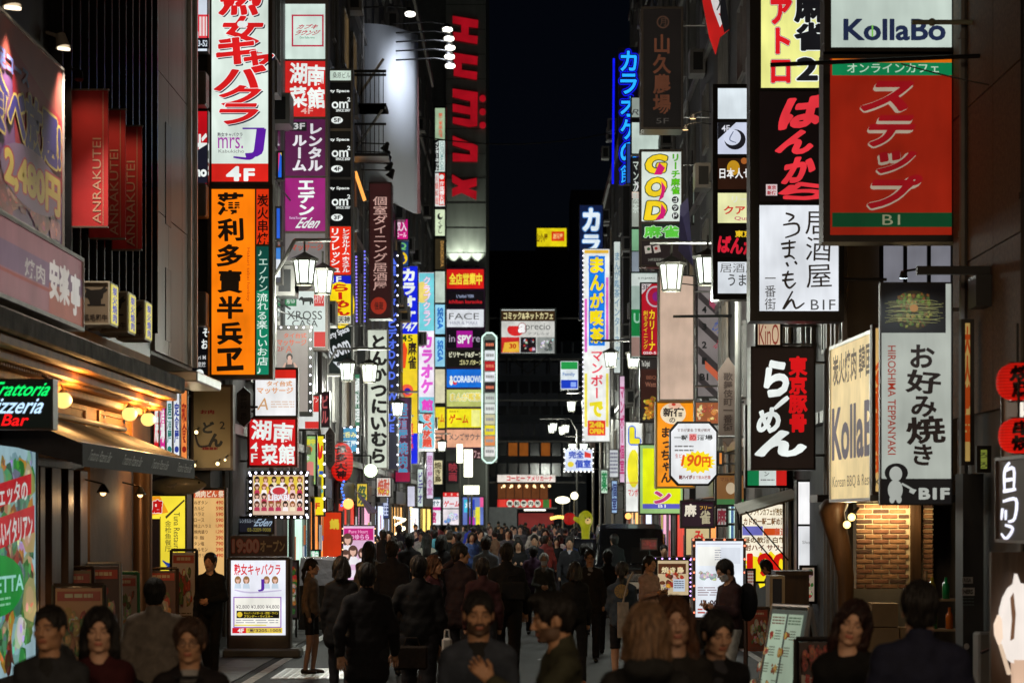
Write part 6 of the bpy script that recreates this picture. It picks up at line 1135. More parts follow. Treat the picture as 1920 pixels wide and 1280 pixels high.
MB().box(xw0-.22, xw1+.34, .0, .35, 0, z0b).build('plinth', CONC, r1)
MB().box(xw0-.6, xw1+.8, -.5, .4, z1b+.02, z1b+.12).build('canopy', FR_DARK, r1)
for x in (-.15, .2):
    l = bpy.data.lights.new('strip', 'POINT'); l.energy = 15; l.color = (1, .74, .36); l.shadow_soft_size = .12; lo = bpy.data.objects.new('strip', l); COL.objects.link(lo); lo.parent = r1; lo.location = (x, -.3, z1b-.1)
# twisted wooden post with twin bulbs
r1 = empty('wooden_post', (Wp(1585, 965, 31.5).x, 31.5, 0), 'thick curving varnished tree trunk post with gnarled top', 'wooden post')
TR = mat('varnished_trunk', (.10, .048, .02), .5, bump=.8, bscale=6, var=.5, vscale=7, streak=True); q = MB(); pts = [(1588, 1290, .1), (1584, 1150, .1), (1584, 1080, .11), (1576, 1030, .13), (1566, 985, .15), (1562, 960, .17), (1564, 948, .19), (1568, 936, .15), (1578, 930, .06)]
vs = []; n = 14
for k, (x, y, r) in enumerate(pts):
    p = Wp(x, y, 31.5)-r1.location
    for i in range(n): t = 2*math.pi*i/n; rr = r*(1+.12*math.sin(3*t+k)); vs.append((p.x+rr*math.cos(t), rr*math.sin(t), max(0, p.z)))
q.add(vs, [(k*n+i, k*n+(i+1) % n, (k+1)*n+(i+1) % n, (k+1)*n+i) for k in range(len(pts)-1) for i in range(n)]); q.build('trunk', TR, r1, smooth=True)
for k, (px, py) in enumerate(((1597, 969), (1588, 983))):
    o_ = Wp(px, py, 31.1); q0 = empty('bulb_lamp', o_, ('upper', 'lower')[k]+' bright warm bulb beside the trunk post', 'bulb'); MB().ball((0, 0, 0), .05, col=c(255, 215, 120, 3.5)).build('bulb', BULB, q0, smooth=True); MB().tube((0, .02, .03), (.1, .12, .12), .02).build('socket', BLACK, q0)
    l = bpy.data.lights.new('bulb', 'POINT'); l.energy = 7; l.color = (1, .7, .35); l.shadow_soft_size = .05; lo = bpy.data.objects.new('bulb', l); COL.objects.link(lo); lo.parent = q0; lo.location = (0, -.1, 0)
# cardboard boxes and shelf by the brick wall
r1 = empty('stacked_cartons', (Wp(1655, 965, 31).x, 31, 0), 'stack of brown cardboard cartons below the brick wall', 'cartons'); CB = mat('cardboard', (.34, .24, .13), .8, var=.15)
for k, (x, z, w, h_) in enumerate(((-.25, 0, .45, .4), (-.22, .41, .4, .35), (.18, 0, .38, .45), (-.2, .77, .34, .3), (.16, .46, .32, .3))): MB().box(x-w/2+.2, x+w/2+.2, -.2, .2, z, z+h_-.004).build('carton', CB, r1)
r1 = empty('bottle_shelf', (Wp(1770, 965, 28).x, 28, 0), 'wooden ladder shelf holding bottles and cups at the right wall', 'shelf'); m1 = MB()
for z in (.5, .85, 1.2): m1.box(-.25, .2, -.1, .1, z, z+.025)
for sx in (-.25, .18): m1.tube((sx, 0, 0), (sx+.05, .05, 1.55), .02)
m1.build('shelf_frame', mat('light_wood', (.38, .26, .14), .6), r1)
for k, (x, z, cc) in enumerate(((-.12, .875, c(20, 130, 70)), (.02, 1.225, c(20, 150, 80)), (.06, .875, c(220, 110, 20)), (-.14, 1.225, c(180, 160, 40)))): 
    o_ = Vector(r1.location)+Vector((x, -.02, z)); q0 = empty('bottle', o_, ('green bottle on the middle shelf', 'green box bottle on the top shelf by the man', 'orange bottle on the middle shelf', 'yellowish bottle on the top shelf')[k]+' of the ladder shelf', 'bottle'); MB().lathe([(0, 0), (.045, 0), (.045, .16), (.02, .2), (.02, .25), (0, .25)], 0, 0, 10, col=cc).build('glass', mat('bottle_glass', attr=True, rough=.1, coat=1), q0, smooth=True)
# dark utility panel with stickers, bicycle handlebar
r1 = empty('utility_locker', (4.45, 23.4, 0), 'dark utility locker with small white stickers on the granite side', 'locker'); MB().box(-.22, -.02, -.2, .2, 0, 2.6).build('casing', mat('dark_locker', (.012, .015, .02), .5, .1), r1)
P = Print(); P.R(1804, 1081, 1824, 1093, c(170, 170, 170)); P.T('RISA', 1807, 1083, 1821, 1091, c(50, 50, 60), w=.03); P.R(1803, 1101, 1827, 1116, c(190, 190, 190)); P.T('NERS', 1806, 1104, 1824, 1113, c(30, 30, 30), w=.05); P.lines(1804, 1120, 1826, 1138, 3, c(90, 110, 110), .3); P.E(1812, 1211, 5, 6, c(180, 180, 180))
build_print(P, front(1790, 1070, 1840, 1230, 23.2), 'sticker', PAINT, r1, r1.location)
r1 = empty('meter_box', (4.42, 22.6, .7), 'pale grey meter box low on the granite wall', 'meter box'); bevel(MB().box(-.18, 0, -.15, .15, -.4, .4).build('casing', mat('light_grey_box', (.16, .16, .16), .5), r1), .02)
# bicycle parked at right wall
r1 = empty('bicycle', (4.0, 19.6, 0), 'dark bicycle parked against the right wall, only its handlebar catching light', 'bicycle', rz=R(80)); BMt = mat('bike_metal', (.3, .3, .32), .25, .9)
for sx in (-.5, .52):
    w_ = MB(); n = 24
    for i in range(n):
        a, b = 2*math.pi*i/n, 2*math.pi*(i+1)/n; w_.tube((.33*math.cos(a), 0, .33*math.sin(a)), (.33*math.cos(b), 0, .33*math.sin(b)), .016, n=5)
    wo_ = w_.build('wheel', CAB, r1, (sx, 0, .35)); s_ = MB()
    for i in range(12): a = 2*math.pi*i/12; s_.tube((0, 0, 0), (.31*math.cos(a), 0, .31*math.sin(a)), .002, n=3)
    s_.build('spokes', BMt, wo_)
m1 = MB(); m1.path([(-.5, 0, .35), (-.1, 0, .3), (.35, 0, .75), (.3, 0, .95), (.52, 0, .35)], .016); m1.path([(-.5, 0, .35), (-.2, 0, .75), (-.1, 0, .3)], .012); m1.path([(-.2, 0, .75), (.34, 0, .8)], .014); m1.build('bike_frame', BLACK, r1)
m1 = MB(); m1.path([(.3, 0, .95), (.32, 0, 1.08), (.35, .12, 1.12), (.22, .27, 1.06)], .013); m1.path([(.32, 0, 1.08), (.35, -.12, 1.12), (.22, -.27, 1.06)], .013); m1.build('handlebar', BMt, r1)
m1 = MB(); m1.ball((-.2, 0, .86), .13, .07, .04); m1.build('saddle', CAB, r1)
m1 = MB()
for i in range(7): m1.tube((.36, -.14+i*.045, .72), (.36, -.14+i*.045, .98), .004, n=4); m1.tube((.62, -.14+i*.045, .76), (.62, -.14+i*.045, .98), .004, n=4)
for z in (.72, .85, .98): m1.path([(.36, -.15, z), (.62, -.15, z), (.62, .15, z), (.36, .15, z), (.36, -.15, z)], .005, 4)
m1.build('basket', BMt, r1)
# vehicles
PNT = mat('black_car_paint', (.012, .012, .016), .15, 0, coat=1, var=0); GLS = mat('tinted_glass', (.01, .012, .014), .05, 0, spec=1, var=0); CHR = mat('chrome', (.6, .6, .6), .12, 1, var=0)
def veh(name, label, px, d, w, h, L, m, van=True, cat='van', X=None):
    r0 = empty(name, ((px-VX)*d/F, d, 0), label, cat); hw = w/2; q = MB()
    # body: cross sections along y (front facing the camera)
    secs = [(0, .35, .62, .88), (.12, .3, .9, .95), (.9 if van else 1.1, .28, 1.0, 1.0), (1.5 if van else 1.9, .28, h-.12, .9), (1.9 if van else 2.3, .28, h, .88), (L-.5, .28, h, .88), (L-.1, .3, h-.25, .9), (L, .4, .9, .9)]
    vs = []
    for y, zb, zt, k in secs:
        wz = hw*.98; tw = hw*k if zt > 1.05 else hw*.96; mid = min(zt, 1.0)
        vs += [(-wz*.94, y, zb), (-wz, y, (zb+mid)/2), (-wz, y, mid-.03), (-tw+.05 if zt > 1.05 else -wz*.92, y, zt-.03), (-tw*.75, y, zt), (tw*.75, y, zt), (tw-.05 if zt > 1.05 else wz*.92, y, zt-.03), (wz, y, mid-.03), (wz, y, (zb+mid)/2), (wz*.94, y, zb)]
    n = 10; fs = [(k*n+i, k*n+(i+1) % n, (k+1)*n+(i+1) % n, (k+1)*n+i) for k in range(len(secs)-1) for i in range(n)]+[tuple(range(n)), tuple(range(len(vs)-1, len(vs)-1-n, -1))]
    q.add(vs, fs); b = q.build('body', m, r0, smooth=False); bevel(b, .04, 3)
    ys, yt = (.9, 1.5) if van else (1.1, 1.9)
    q = MB(); q.add([(-hw*.86, ys-.03, 1.02), (hw*.86, ys-.03, 1.02), (hw*.76, yt-.03, h-.15), (-hw*.76, yt-.03, h-.15), (-hw*.86, ys+.01, 1.0), (hw*.86, ys+.01, 1.0), (hw*.76, yt+.01, h-.17), (-hw*.76, yt+.01, h-.17)], [(0, 1, 2, 3), (0, 4, 5, 1), (1, 5, 6, 2), (2, 6, 7, 3), (3, 7, 4, 0)]); q.build('windscreen', GLS, r0)
    for sx in (-1, 1):
        q = MB(); q.box(sx*hw*.93-.01, sx*hw*.93+.01, yt+.2, L-.7, 1.05, h-.25); q.build('side_window', GLS, r0)
        q = MB(); q.box(sx*hw*.78-.14, sx*hw*.78+.14, -.03, .08, .62, .8); bevel(q.build('headlight', CHR, r0), .03)
        q = MB(); q.ball((sx*(hw+.12), ys+.15, 1.12), .1, .05, .09); q.tube((sx*hw, ys+.2, 1.02), (sx*(hw+.1), ys+.15, 1.1), .02); q.build('mirror', m, r0, smooth=True)
        for y in (.75, L-.8):
            q = MB(); q.tube((sx*(hw-.2), y, .32), (sx*(hw+.0), y, .32), .32, n=20); ty = q.build('wheel', CAB, r0); q = MB(); q.tube((sx*(hw-.19), y, .32), (sx*(hw+.01), y, .32), .19, n=12); q.build('rim', CHR, ty)
    q = MB(); q.box(-hw*.5, hw*.5, -.03, .06, .6, .78); 
    for k in range(4): q.box(-hw*.5, hw*.5, -.05, -.03, .61+k*.045, .625+k*.045)
    q.build('grille', CHR, r0); q = MB(); q.box(-.17, .17, -.06, -.03, .42, .58, c(200, 200, 190)); q.build('number_plate', PAINT, r0)
    return r0
veh('parked_van', 'black minivan standing on the right side of the street', 1188, 58, 1.85, 1.98, 4.6, PNT)
veh('parked_car', 'dark car left of the black minivan with a shiny roof', 1078, 68, 1.75, 1.5, 4.4, PNT, van=False, cat='car')
r0 = empty('box_truck', (Wp(942, 965, 165).x, 165, 0), 'grey box truck parked at the far end of the street', 'truck'); MB().box(-1.0, 1.0, 0, 4, .6, 2.75).build('cargo_box', mat('truck_grey', (.35, .36, .37), .5), r0); MB().box(-.9, .9, 4.02, 5.4, .5, 2.2).build('cab', mat('truck_white', (.5, .5, .5), .4), r0)
for x in (-.8, .8): MB().tube((x-.1, .8, .42), (x+.1, .8, .42), .42, n=14).build('wheel', CAB, r0)
# game arcade front at the foot of the tower, kiosks
for k, (x0, y0, x1, y1, d, bg, ts, lb) in enumerate(((793, 930, 828, 985, 147, c(236, 236, 240), [('カラオケ', 797, 938, 824, 948, c(60, 90, 110)), ('館', 804, 958, 818, 980, c(196, 40, 110))], 'white and pink arcade front left of the game sign'),
        (829, 921, 864, 985, 147, c(235, 226, 230), [('ゲーム', 832, 938, 862, 950, c(214, 60, 70)), ('・・・', 834, 924, 860, 929, c(240, 180, 170))], 'white game arcade front with red letters at street end'),
        (866, 930, 908, 985, 149, c(100, 120, 190), [('太鼓', 872, 940, 884, 952, c(230, 240, 250)), ('UFO', 888, 955, 900, 970, c(236, 230, 60))], 'blue and yellow arcade windows right of the game sign'))):
    P = Print()
    if k == 0: P.R(793, 950, 828, 956, c(206, 20, 130)); P.R(793, 930, 828, 936, c(40, 80, 90))
    if k == 1: P.R(829, 921, 864, 931, c(216, 40, 40)); P.R(829, 952, 864, 954, c(60, 60, 60)); P.blobs(831, 958, 862, 982, [c(120, 160, 230), c(230, 240, 255), c(200, 200, 240)], 14, 3, 7, 71)
    if k == 2: P.R(870, 936, 878, 960, c(60, 190, 220)); P.R(882, 936, 890, 970, c(40, 60, 180)); P.R(892, 950, 900, 984, c(230, 220, 60)); P.R(900, 932, 907, 950, c(230, 90, 150)); P.R(878, 968, 890, 984, c(180, 60, 170))
    for t, a, b, e, f, cc in ts: P.T(t, a, b, e, f, cc, w=.04)
    FS(lb, x0, y0, x1, y1, d, bg=bg, P=P, depth=.5, rim=.06, bracket=False, cat='shop front')
# yellow mascot-like inflatable dog (generic) and red lantern far
r0 = empty('inflatable_figure', (Wp(1098, 985, 84).x, 84, 0), 'glowing yellow inflatable animal figure beside the far car', 'inflatable'); YL = c(196, 196, 16, .42); q = MB()
def body_of(): pass
r0.scale = (.62, .62, .8)
prof = [(.14, .9), (.2, 1.4), (.22, 1.8), (.26, 2.2), (.38, 2.4), (.42, 2.6), (.34, 2.8), (.15, 2.92), (0, 2.95)]
q.lathe(prof, 0, 0, 18, col=YL); q.tube((0, 0, 0), (0, 0, .9), .24, .14, 14, col=YL); q.build('body', lit('inflatable_skin', uneven=.25, scale=4), r0, smooth=True)
q = MB(); q.tube((-.2, 0, 2.45), (-.68, 0, 2.62), .17, .08, 12, col=YL); q.build('raised_arm', MATS['inflatable_skin'], r0, smooth=True); q = MB(); q.ball((.12, -.32, 2.5), .2, .14, .15, col=c(226, 190, 120, .7)); q.build('muzzle', MATS['inflatable_skin'], r0, smooth=True)
for x in (-.02, .2): q = MB(); q.ball((x, -.38, 2.62), .04, col=(.01, .01, .01)); q.build('eye', MATS['inflatable_skin'], r0)
q = MB(); q.ball((.11, -.46, 2.53), .05, .04, .035, col=(.02, .01, .01)); q.build('nose', MATS['inflatable_skin'], r0)
paper_lantern('distant plain red paper lantern beside the yellow inflatable', 1068, 972, 88, .2, .22, ' ', .5)
# lit shop fronts along both pavements
SHL = ['glowing amber ramen shop front', 'pale green pharmacy shop front', 'pink lit drinks shop front', 'white lit convenience front', 'orange tavern shop front', 'cool white arcade front', 'yellow lit noodle front', 'red lit grill shop front']
SHC = [c(255, 190, 110, 1.5), c(200, 235, 215, 1.3), c(240, 170, 200, 1.2), c(235, 240, 245, 1.6), c(255, 150, 70, 1.4), c(210, 220, 245, 1.4), c(255, 215, 110, 1.6), c(225, 60, 40, 1)]
k = 0
for side, segs in (('L', ((50.5, 55), (56, 60), (63, 70), (72, 77), (80, 88), (90, 97), (101, 112), (115, 126))), ('R', ((49, 54), (55.5, 61), (63.5, 71), (73, 80), (84, 92), (94, 102), (105, 113), (115, 126)))):
    X = 5.0 if side == 'L' else 4.5
    for a, b in segs:
        sx = -1 if side == 'L' else 1; r0 = empty('street_shop', (sx*X, (a+b)/2, 0), SHL[k % 8]+' on the %s between metre posts of the street' % ('left' if side == 'L' else 'right'), 'shop front')
        r0['label'] = SHL[k % 8]+(' at street level on the left, ' if side == 'L' else ' at street level on the right, ')+['nearest of the row', 'second of the row', 'third of the row', 'fourth of the row', 'fifth of the row', 'sixth of the row', 'seventh of the row', 'farthest of the row'][k % 8]
        hl = (b-a)/2; q = MB(); q.box(-.02 if sx > 0 else 0, 0 if sx > 0 else .02, -hl, hl, .3, 2.5, SHC[(k*3+1) % 8]); q.build('window_glass', LIT, r0)
        q = MB(); q.box(-sx*.08-.08, -sx*.08+.08, -hl, hl, 2.62, 3.1); q.build('fascia', FR_DARK, r0)
        q = MB(); 
        for t in (-hl, hl-.3): q.box(-sx*.04-.03, -sx*.04+.03, t, t+.3, 0, 2.6)
        q.build('door_frame', FR_DARK, r0); k += 1
        for _i in range(5):
            t = random.uniform(-hl+.3, hl-.8); z = random.uniform(.6, 1.8); w_ = random.uniform(.3, .7); h_ = random.uniform(.4, .9); cc = random.choice([c(220, 60, 50, .5), c(240, 220, 90, .6), c(230, 230, 230, .6), c(60, 120, 190, .5), c(230, 120, 50, .5), c(30, 26, 26), c(40, 30, 28)])
            q = MB(); q.box(-sx*(.05+.015*_i)-.006, -sx*(.05+.015*_i)+.006, t, t+w_, z, z+h_, cc); q.build('poster', LITP, r0)

# ---- smaller signs and clutter between the big ones
def ex(label, x0, y0, x1, y1, d, bg, txt='', col=WHITE, vert=True, w=.03, out=(), extra=None, **k):
    P = Print()
    if extra: extra(P)
    if txt: (P.V if vert else P.T)(txt, x0+(x1-x0)*.12, y0+(y1-y0)*.08, x1-(x1-x0)*.12, y1-(y1-y0)*.08, col, w=w, out=out)
    kw = dict(depth=.25); kw.update(k)
    return FS(label, x0, y0, x1, y1, d, bg=bg, P=P, **kw)
ex('pale pink tall sign below the turquoise karaoke sign foot', 799, 846, 813, 935, 115, c(216, 206, 226), '居酒屋食堂', c(190, 110, 170))
ex('small cream sign with dark characters below the peach sauna panel', 812, 862, 830, 908, 138, c(216, 206, 160), '焼き鳥', c(80, 70, 40))
ex('small white sign with yellow shapes beside the ball lamp', 705, 894, 734, 932, 76, c(216, 210, 200), '焼酎', c(200, 90, 70), vert=False, extra=lambda P: P.blobs(706, 912, 733, 930, [c(240, 230, 40)], 8, 3, 5, 3))
ex('small plain white hanging panel left of the arcade fronts', 763, 910, 779, 950, 95, c(206, 206, 224))
ex('narrow white sign with green and purple kana far down the left row', 782, 878, 794, 950, 104, c(200, 214, 206), 'ビデオ', c(80, 60, 140))
ex('dark blue sign with pale kana under the pink karaoke sign', 715, 905, 730, 972, 84, c(30, 44, 96), '麻雀荘', c(200, 210, 240))
ex('small yellow notice board behind the ball lamp', 668, 905, 690, 950, 68, c(226, 196, 60), '祭', c(60, 90, 60))
ex('green and white sign strip between the room sign and the tonkatsu sign', 664, 700, 676, 800, 70, c(60, 120, 90), '鍋料理', WHITE)
ex('dark sign with faint red kana behind the second street lamp', 600, 735, 618, 800, 58, c(40, 18, 24), 'ビル', c(180, 90, 90))
ex('bright white and blue side sign beside the magenta tower', 515, 462, 529, 532, 46.5, c(226, 232, 240), extra=lambda P: (P.R(516, 464, 528, 486, c(30, 120, 210)), P.R(516, 520, 528, 530, c(40, 40, 60))))
ex('blue and yellow side sign fragment beside the magenta tower', 519, 284, 531, 336, 46.5, c(30, 100, 220), extra=lambda P: (P.P([(519, 286), (525, 286), (521, 334), (519, 334)], c(230, 60, 120)), P.P([(525, 286), (531, 286), (531, 300)], c(240, 210, 60))))
ex('upper blue side sign fragment beside the rental room panels', 516, 388, 528, 450, 46.5, c(24, 90, 210))
ex('tall pale sign with faint yellow and blue print left of the crimson sign', 1150, 452, 1164, 700, 96, c(196, 206, 200), 'まんが喫茶インターネット', c(120, 150, 170), wall=4.5)
ex('narrow magenta and white strip left of the white manga sign', 1161, 704, 1172, 905, 92, c(216, 180, 206), 'マンボー個室', c(190, 40, 110), wall=4.5)
ex('white poster cluster below the manga cafe sign', 1142, 842, 1160, 895, 100, c(200, 204, 206), extra=lambda P: P.lines(1144, 848, 1158, 890, 6, c(110, 110, 130), .5), wall=4.4)
ex('small green and white sign left of the black minivan', 1126, 880, 1140, 925, 104, c(196, 220, 200), '薬', c(20, 130, 70), wall=4.4)
ex('pale blue narrow sign under the manga sign foot', 1146, 900, 1158, 962, 96, c(150, 180, 214), '個室', c(40, 50, 110), wall=4.4)
ex('amber patterned food panel behind the octagonal sign', 1302, 752, 1350, 796, 51, c(150, 80, 40), extra=lambda P: P.blobs(1304, 755, 1348, 794, [c(220, 140, 70), c(180, 90, 50), c(240, 200, 140)], 24, 3, 7, 8), wall=4.7)
ex('dark orange lit panel edge right of the octagonal sign', 1346, 846, 1356, 872, 50, c(220, 130, 50), wall=4.7)
ex('cream sign with red and brown writing above the ramen sign', 1417, 604, 1466, 650, 37, c(196, 170, 140), 'KinO', c(130, 50, 40), vert=False, w=.0, wall=4.7)
ex('small pale mahjong tag below the dark mahjong sign', 1342, 950, 1364, 986, 46, c(150, 146, 140), '麻', c(120, 40, 50), wall=4.7)
ex('white price sheet stuck beside the lit stand', 1398, 1066, 1416, 1130, 38, c(160, 150, 140), extra=lambda P: P.lines(1400, 1070, 1414, 1125, 9, c(120, 60, 50), .5), bracket=False, depth=.03)
ex('teal and white small sign over the ramen shop front', 575, 1030, 600, 1050, 56, c(60, 180, 120), '営業中', WHITE, vert=False, bracket=False)
ex('small glowing 2F sign beneath the peach sauna row', 866, 842, 905, 860, 148, c(60, 30, 36), '2F カフェ', c(190, 150, 150), vert=False, bracket=False)
ex('dark red theatre panel at the foot of the tower', 838, 864, 860, 905, 149, c(24, 18, 22), '映画', c(150, 50, 60), bracket=False)
# hexagonal street name boards on the lamp poles
for px, y0, y1, d, hw, nm in ((1365, 668, 838, 45.5, 18, 'brown elongated hexagonal street name board by the right lamp pole'), (457, 725, 800, 41.5, 13, 'brown street name board under the orange izakaya sign'), (619, 800, 880, 59, 9, 'grey street name board on the pole left of the red lantern'), (1111, 815, 862, 112, 5, 'grey street name board on the far right lamp pole')):
    og = Wp(px, (y0+y1)/2, d); q0 = empty('street_name_board', og, nm, 'street sign'); t = (y1-y0)*.16
    prism([(px, y0), (px+hw, y0+t), (px+hw, y1-t), (px, y1), (px-hw, y1-t), (px-hw, y0+t)], d, 0, .06, (1, 1, 1), mat('brown_enamel', (.12, .085, .07), .4), 'board_plate', q0, og)
    P = Print(); P.V('歌舞伎町一番街', px-hw*.5, y0+t*1.1, px+hw*.5, y1-t*1.1, c(50, 34, 28), w=.02); build_print(P, Face(Wp(px-hw, y0, d), (1, 0, 0), 2*hw*d/F, (y1-y0)*d/F, (px-hw, y0, px+hw, y1)), 'lettering', PAINT, q0, og)
    MB().tube((hw*d/F, .03, 0), (hw*d/F+.12, .03, 0), .02).build('clamp', BLACK, q0)
# red hanging banner at the top right
og = Wp(1338, 40, 47); q0 = empty('hanging_banner', og, 'tilted red banner with a white oval crest hanging at the top right', 'banner')
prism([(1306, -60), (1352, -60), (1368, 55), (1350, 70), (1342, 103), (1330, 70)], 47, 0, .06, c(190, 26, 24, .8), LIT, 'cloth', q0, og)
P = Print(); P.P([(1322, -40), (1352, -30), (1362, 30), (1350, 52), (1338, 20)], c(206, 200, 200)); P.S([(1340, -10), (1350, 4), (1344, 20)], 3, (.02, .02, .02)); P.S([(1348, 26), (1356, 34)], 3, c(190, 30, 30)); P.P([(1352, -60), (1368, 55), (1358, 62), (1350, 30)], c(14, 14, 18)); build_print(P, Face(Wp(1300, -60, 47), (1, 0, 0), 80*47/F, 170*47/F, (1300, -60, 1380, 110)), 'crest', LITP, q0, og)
# strings of small lights
def bulbs_string(label, pts, d, r, col, n):
    og = Wp(*pts[0], d); q0 = empty('string_lights', og, label, 'string lights'); L = [Wp(x, y, d)-og for x, y in pts]; MB().path(L, .008, 4).build('flex', CAB, q0)
    tot = len(L)-1
    for i in range(n):
        t = i/(n-1)*tot; k = min(int(t), tot-1); p = L[k].lerp(L[k+1], t-k); MB().ball(tuple(p+Vector((0, -.05, -.03))), r, n=7, m=4, col=col).build('bulb', BULB, q0)
bulbs_string('zigzag of white fairy lights on the left shop by the far crowd', [(740, 968), (760, 972), (741, 982), (760, 988), (742, 998), (756, 1006), (744, 1014)], 84, .05, c(255, 240, 200, 3), 26)
bulbs_string('short drop of blue fairy lights below the red paper lantern', [(645, 900), (640, 915), (646, 930), (641, 945)], 61, .03, c(60, 110, 255, 2.5), 8)
bulbs_string('row of amber lights over the far crowd at the street end', [(1034, 970), (1048, 967), (1064, 970)], 120, .09, c(255, 190, 90, 2.5), 8)
bulbs_string('warm bulbs along the shop eaves on the left far row', [(770, 945), (772, 960), (774, 985)], 100, .06, c(255, 210, 150, 2.6), 8)
bulbs_string('column of white bulbs hanging in front of the dark facade', [(668, 480), (669, 600)], 66, .03, c(150, 130, 255, 1.3), 20)
bulbs_string('second violet light column behind the maroon dining sign', [(684, 470), (684, 600)], 67, .03, c(120, 120, 255, 1.2), 20)
bulbs_string('row of small lamps under the coffee shop fascia', [(945, 910), (1030, 910)], 200, .13, c(255, 210, 150, 2.2), 7)
# parasol, awning, stall
og = Wp(685, 940, 60); q0 = empty('parasol', og, 'folded pale striped parasol tilted beside the red lantern', 'parasol'); q = MB()
for i in range(6): a = i*math.pi/3; q.add([(-.25, 0, .3), (.3+.02*math.cos(a), .08*math.sin(a), -.25), (.16+.09*math.cos(a+.8), .08*math.sin(a+.8), -.3)], [(0, 1, 2)], c(170, 160, 190) if i % 2 else c(110, 100, 140))
q.build('canopy', PAINT, q0); MB().tube((-.28, 0, .33), (.25, 0, -.34), .012).build('pole', LMET, q0)
og = Wp(1432, 945, 39); q0 = empty('shop_awning', og, 'beige sloping canopy over the bargain drinks board', 'awning'); q = MB(); q.add([(-.45, -.6, -.16), (.5, -.6, .12), (.5, .4, .26), (-.45, .4, -.0)], [(0, 1, 2, 3)]); ob = q.build('canopy', mat('beige_canvas', (.4, .34, .25), .7), q0); m_ = ob.modifiers.new('t', 'SOLIDIFY'); m_.thickness = .03; MB().tube((-.4, .4, -.02), (-.4, 0, -.4), .02).build('support', BLACK, q0)
cable('upper taut cable slanting down across the bargain board', Wp(1398, 958, 38), Wp(1478, 1050, 38), 0, .012); cable('lower taut cable slanting down across the bargain board', Wp(1392, 982, 38), Wp(1470, 1075, 38), 0, .012)
og = Wp(1005, 972, 150); q0 = empty('market_stall', og, 'low red fronted stall right of the box truck at street end', 'stall'); MB().box(-1.1, 1.1, 0, 1, -.9, .35, c(150, 50, 46, .5)).build('counter_front', LITP, q0); MB().box(-.75, .6, -.1, 0, .5, .6, c(255, 250, 230, 2)).build('tube_light', BULB, q0); MB().box(-1.3, 1.3, -.3, 1.2, .62, .7).build('roof', FR_GREY, q0)
cable('overhead cable crossing the dark sky high above the street', (-5, 70, 19.5), (4.5, 66, 18.2), .5, .02); cable('second overhead cable crossing the dark sky lower down', (-5, 96, 17.5), (4.5, 99, 18.2), .6, .025)
for k, (z, y0, y1) in enumerate(((6.6, 38.2, 58), (8.9, 40, 60), (11.5, 50, 78))): cable(('lower', 'middle', 'upper')[k]+' bundle of cables sagging along the left facades', (-4.9, y0, z), (-4.9, y1, z+.3), .3, .02)
for k, (z, y0, y1) in enumerate(((7.2, 26, 47), (9.4, 36, 60))): cable(('lower', 'upper')[k]+' bundle of cables sagging along the right facades', (4.4, y0, z), (4.4, y1, z+.2), .3, .02)

street_lamp('left lamp with bright lanterns crowding before the yellow mahjong panel', 712, 92, 6.0, 1.3, [(.3, 0), (.95, .5)], 1.15, power=200)
street_lamp('left lamp far down near the foot of the tower', 790, 130, 6.6, 1.6, [(.5, 0), (1.1, .5)], 1.4, power=200)
street_lamp('right lamp standing behind the private room sign', 1112, 128, 6.4, 1.5, [(.5, 0), (1.1, .5)], 1.3, power=200)
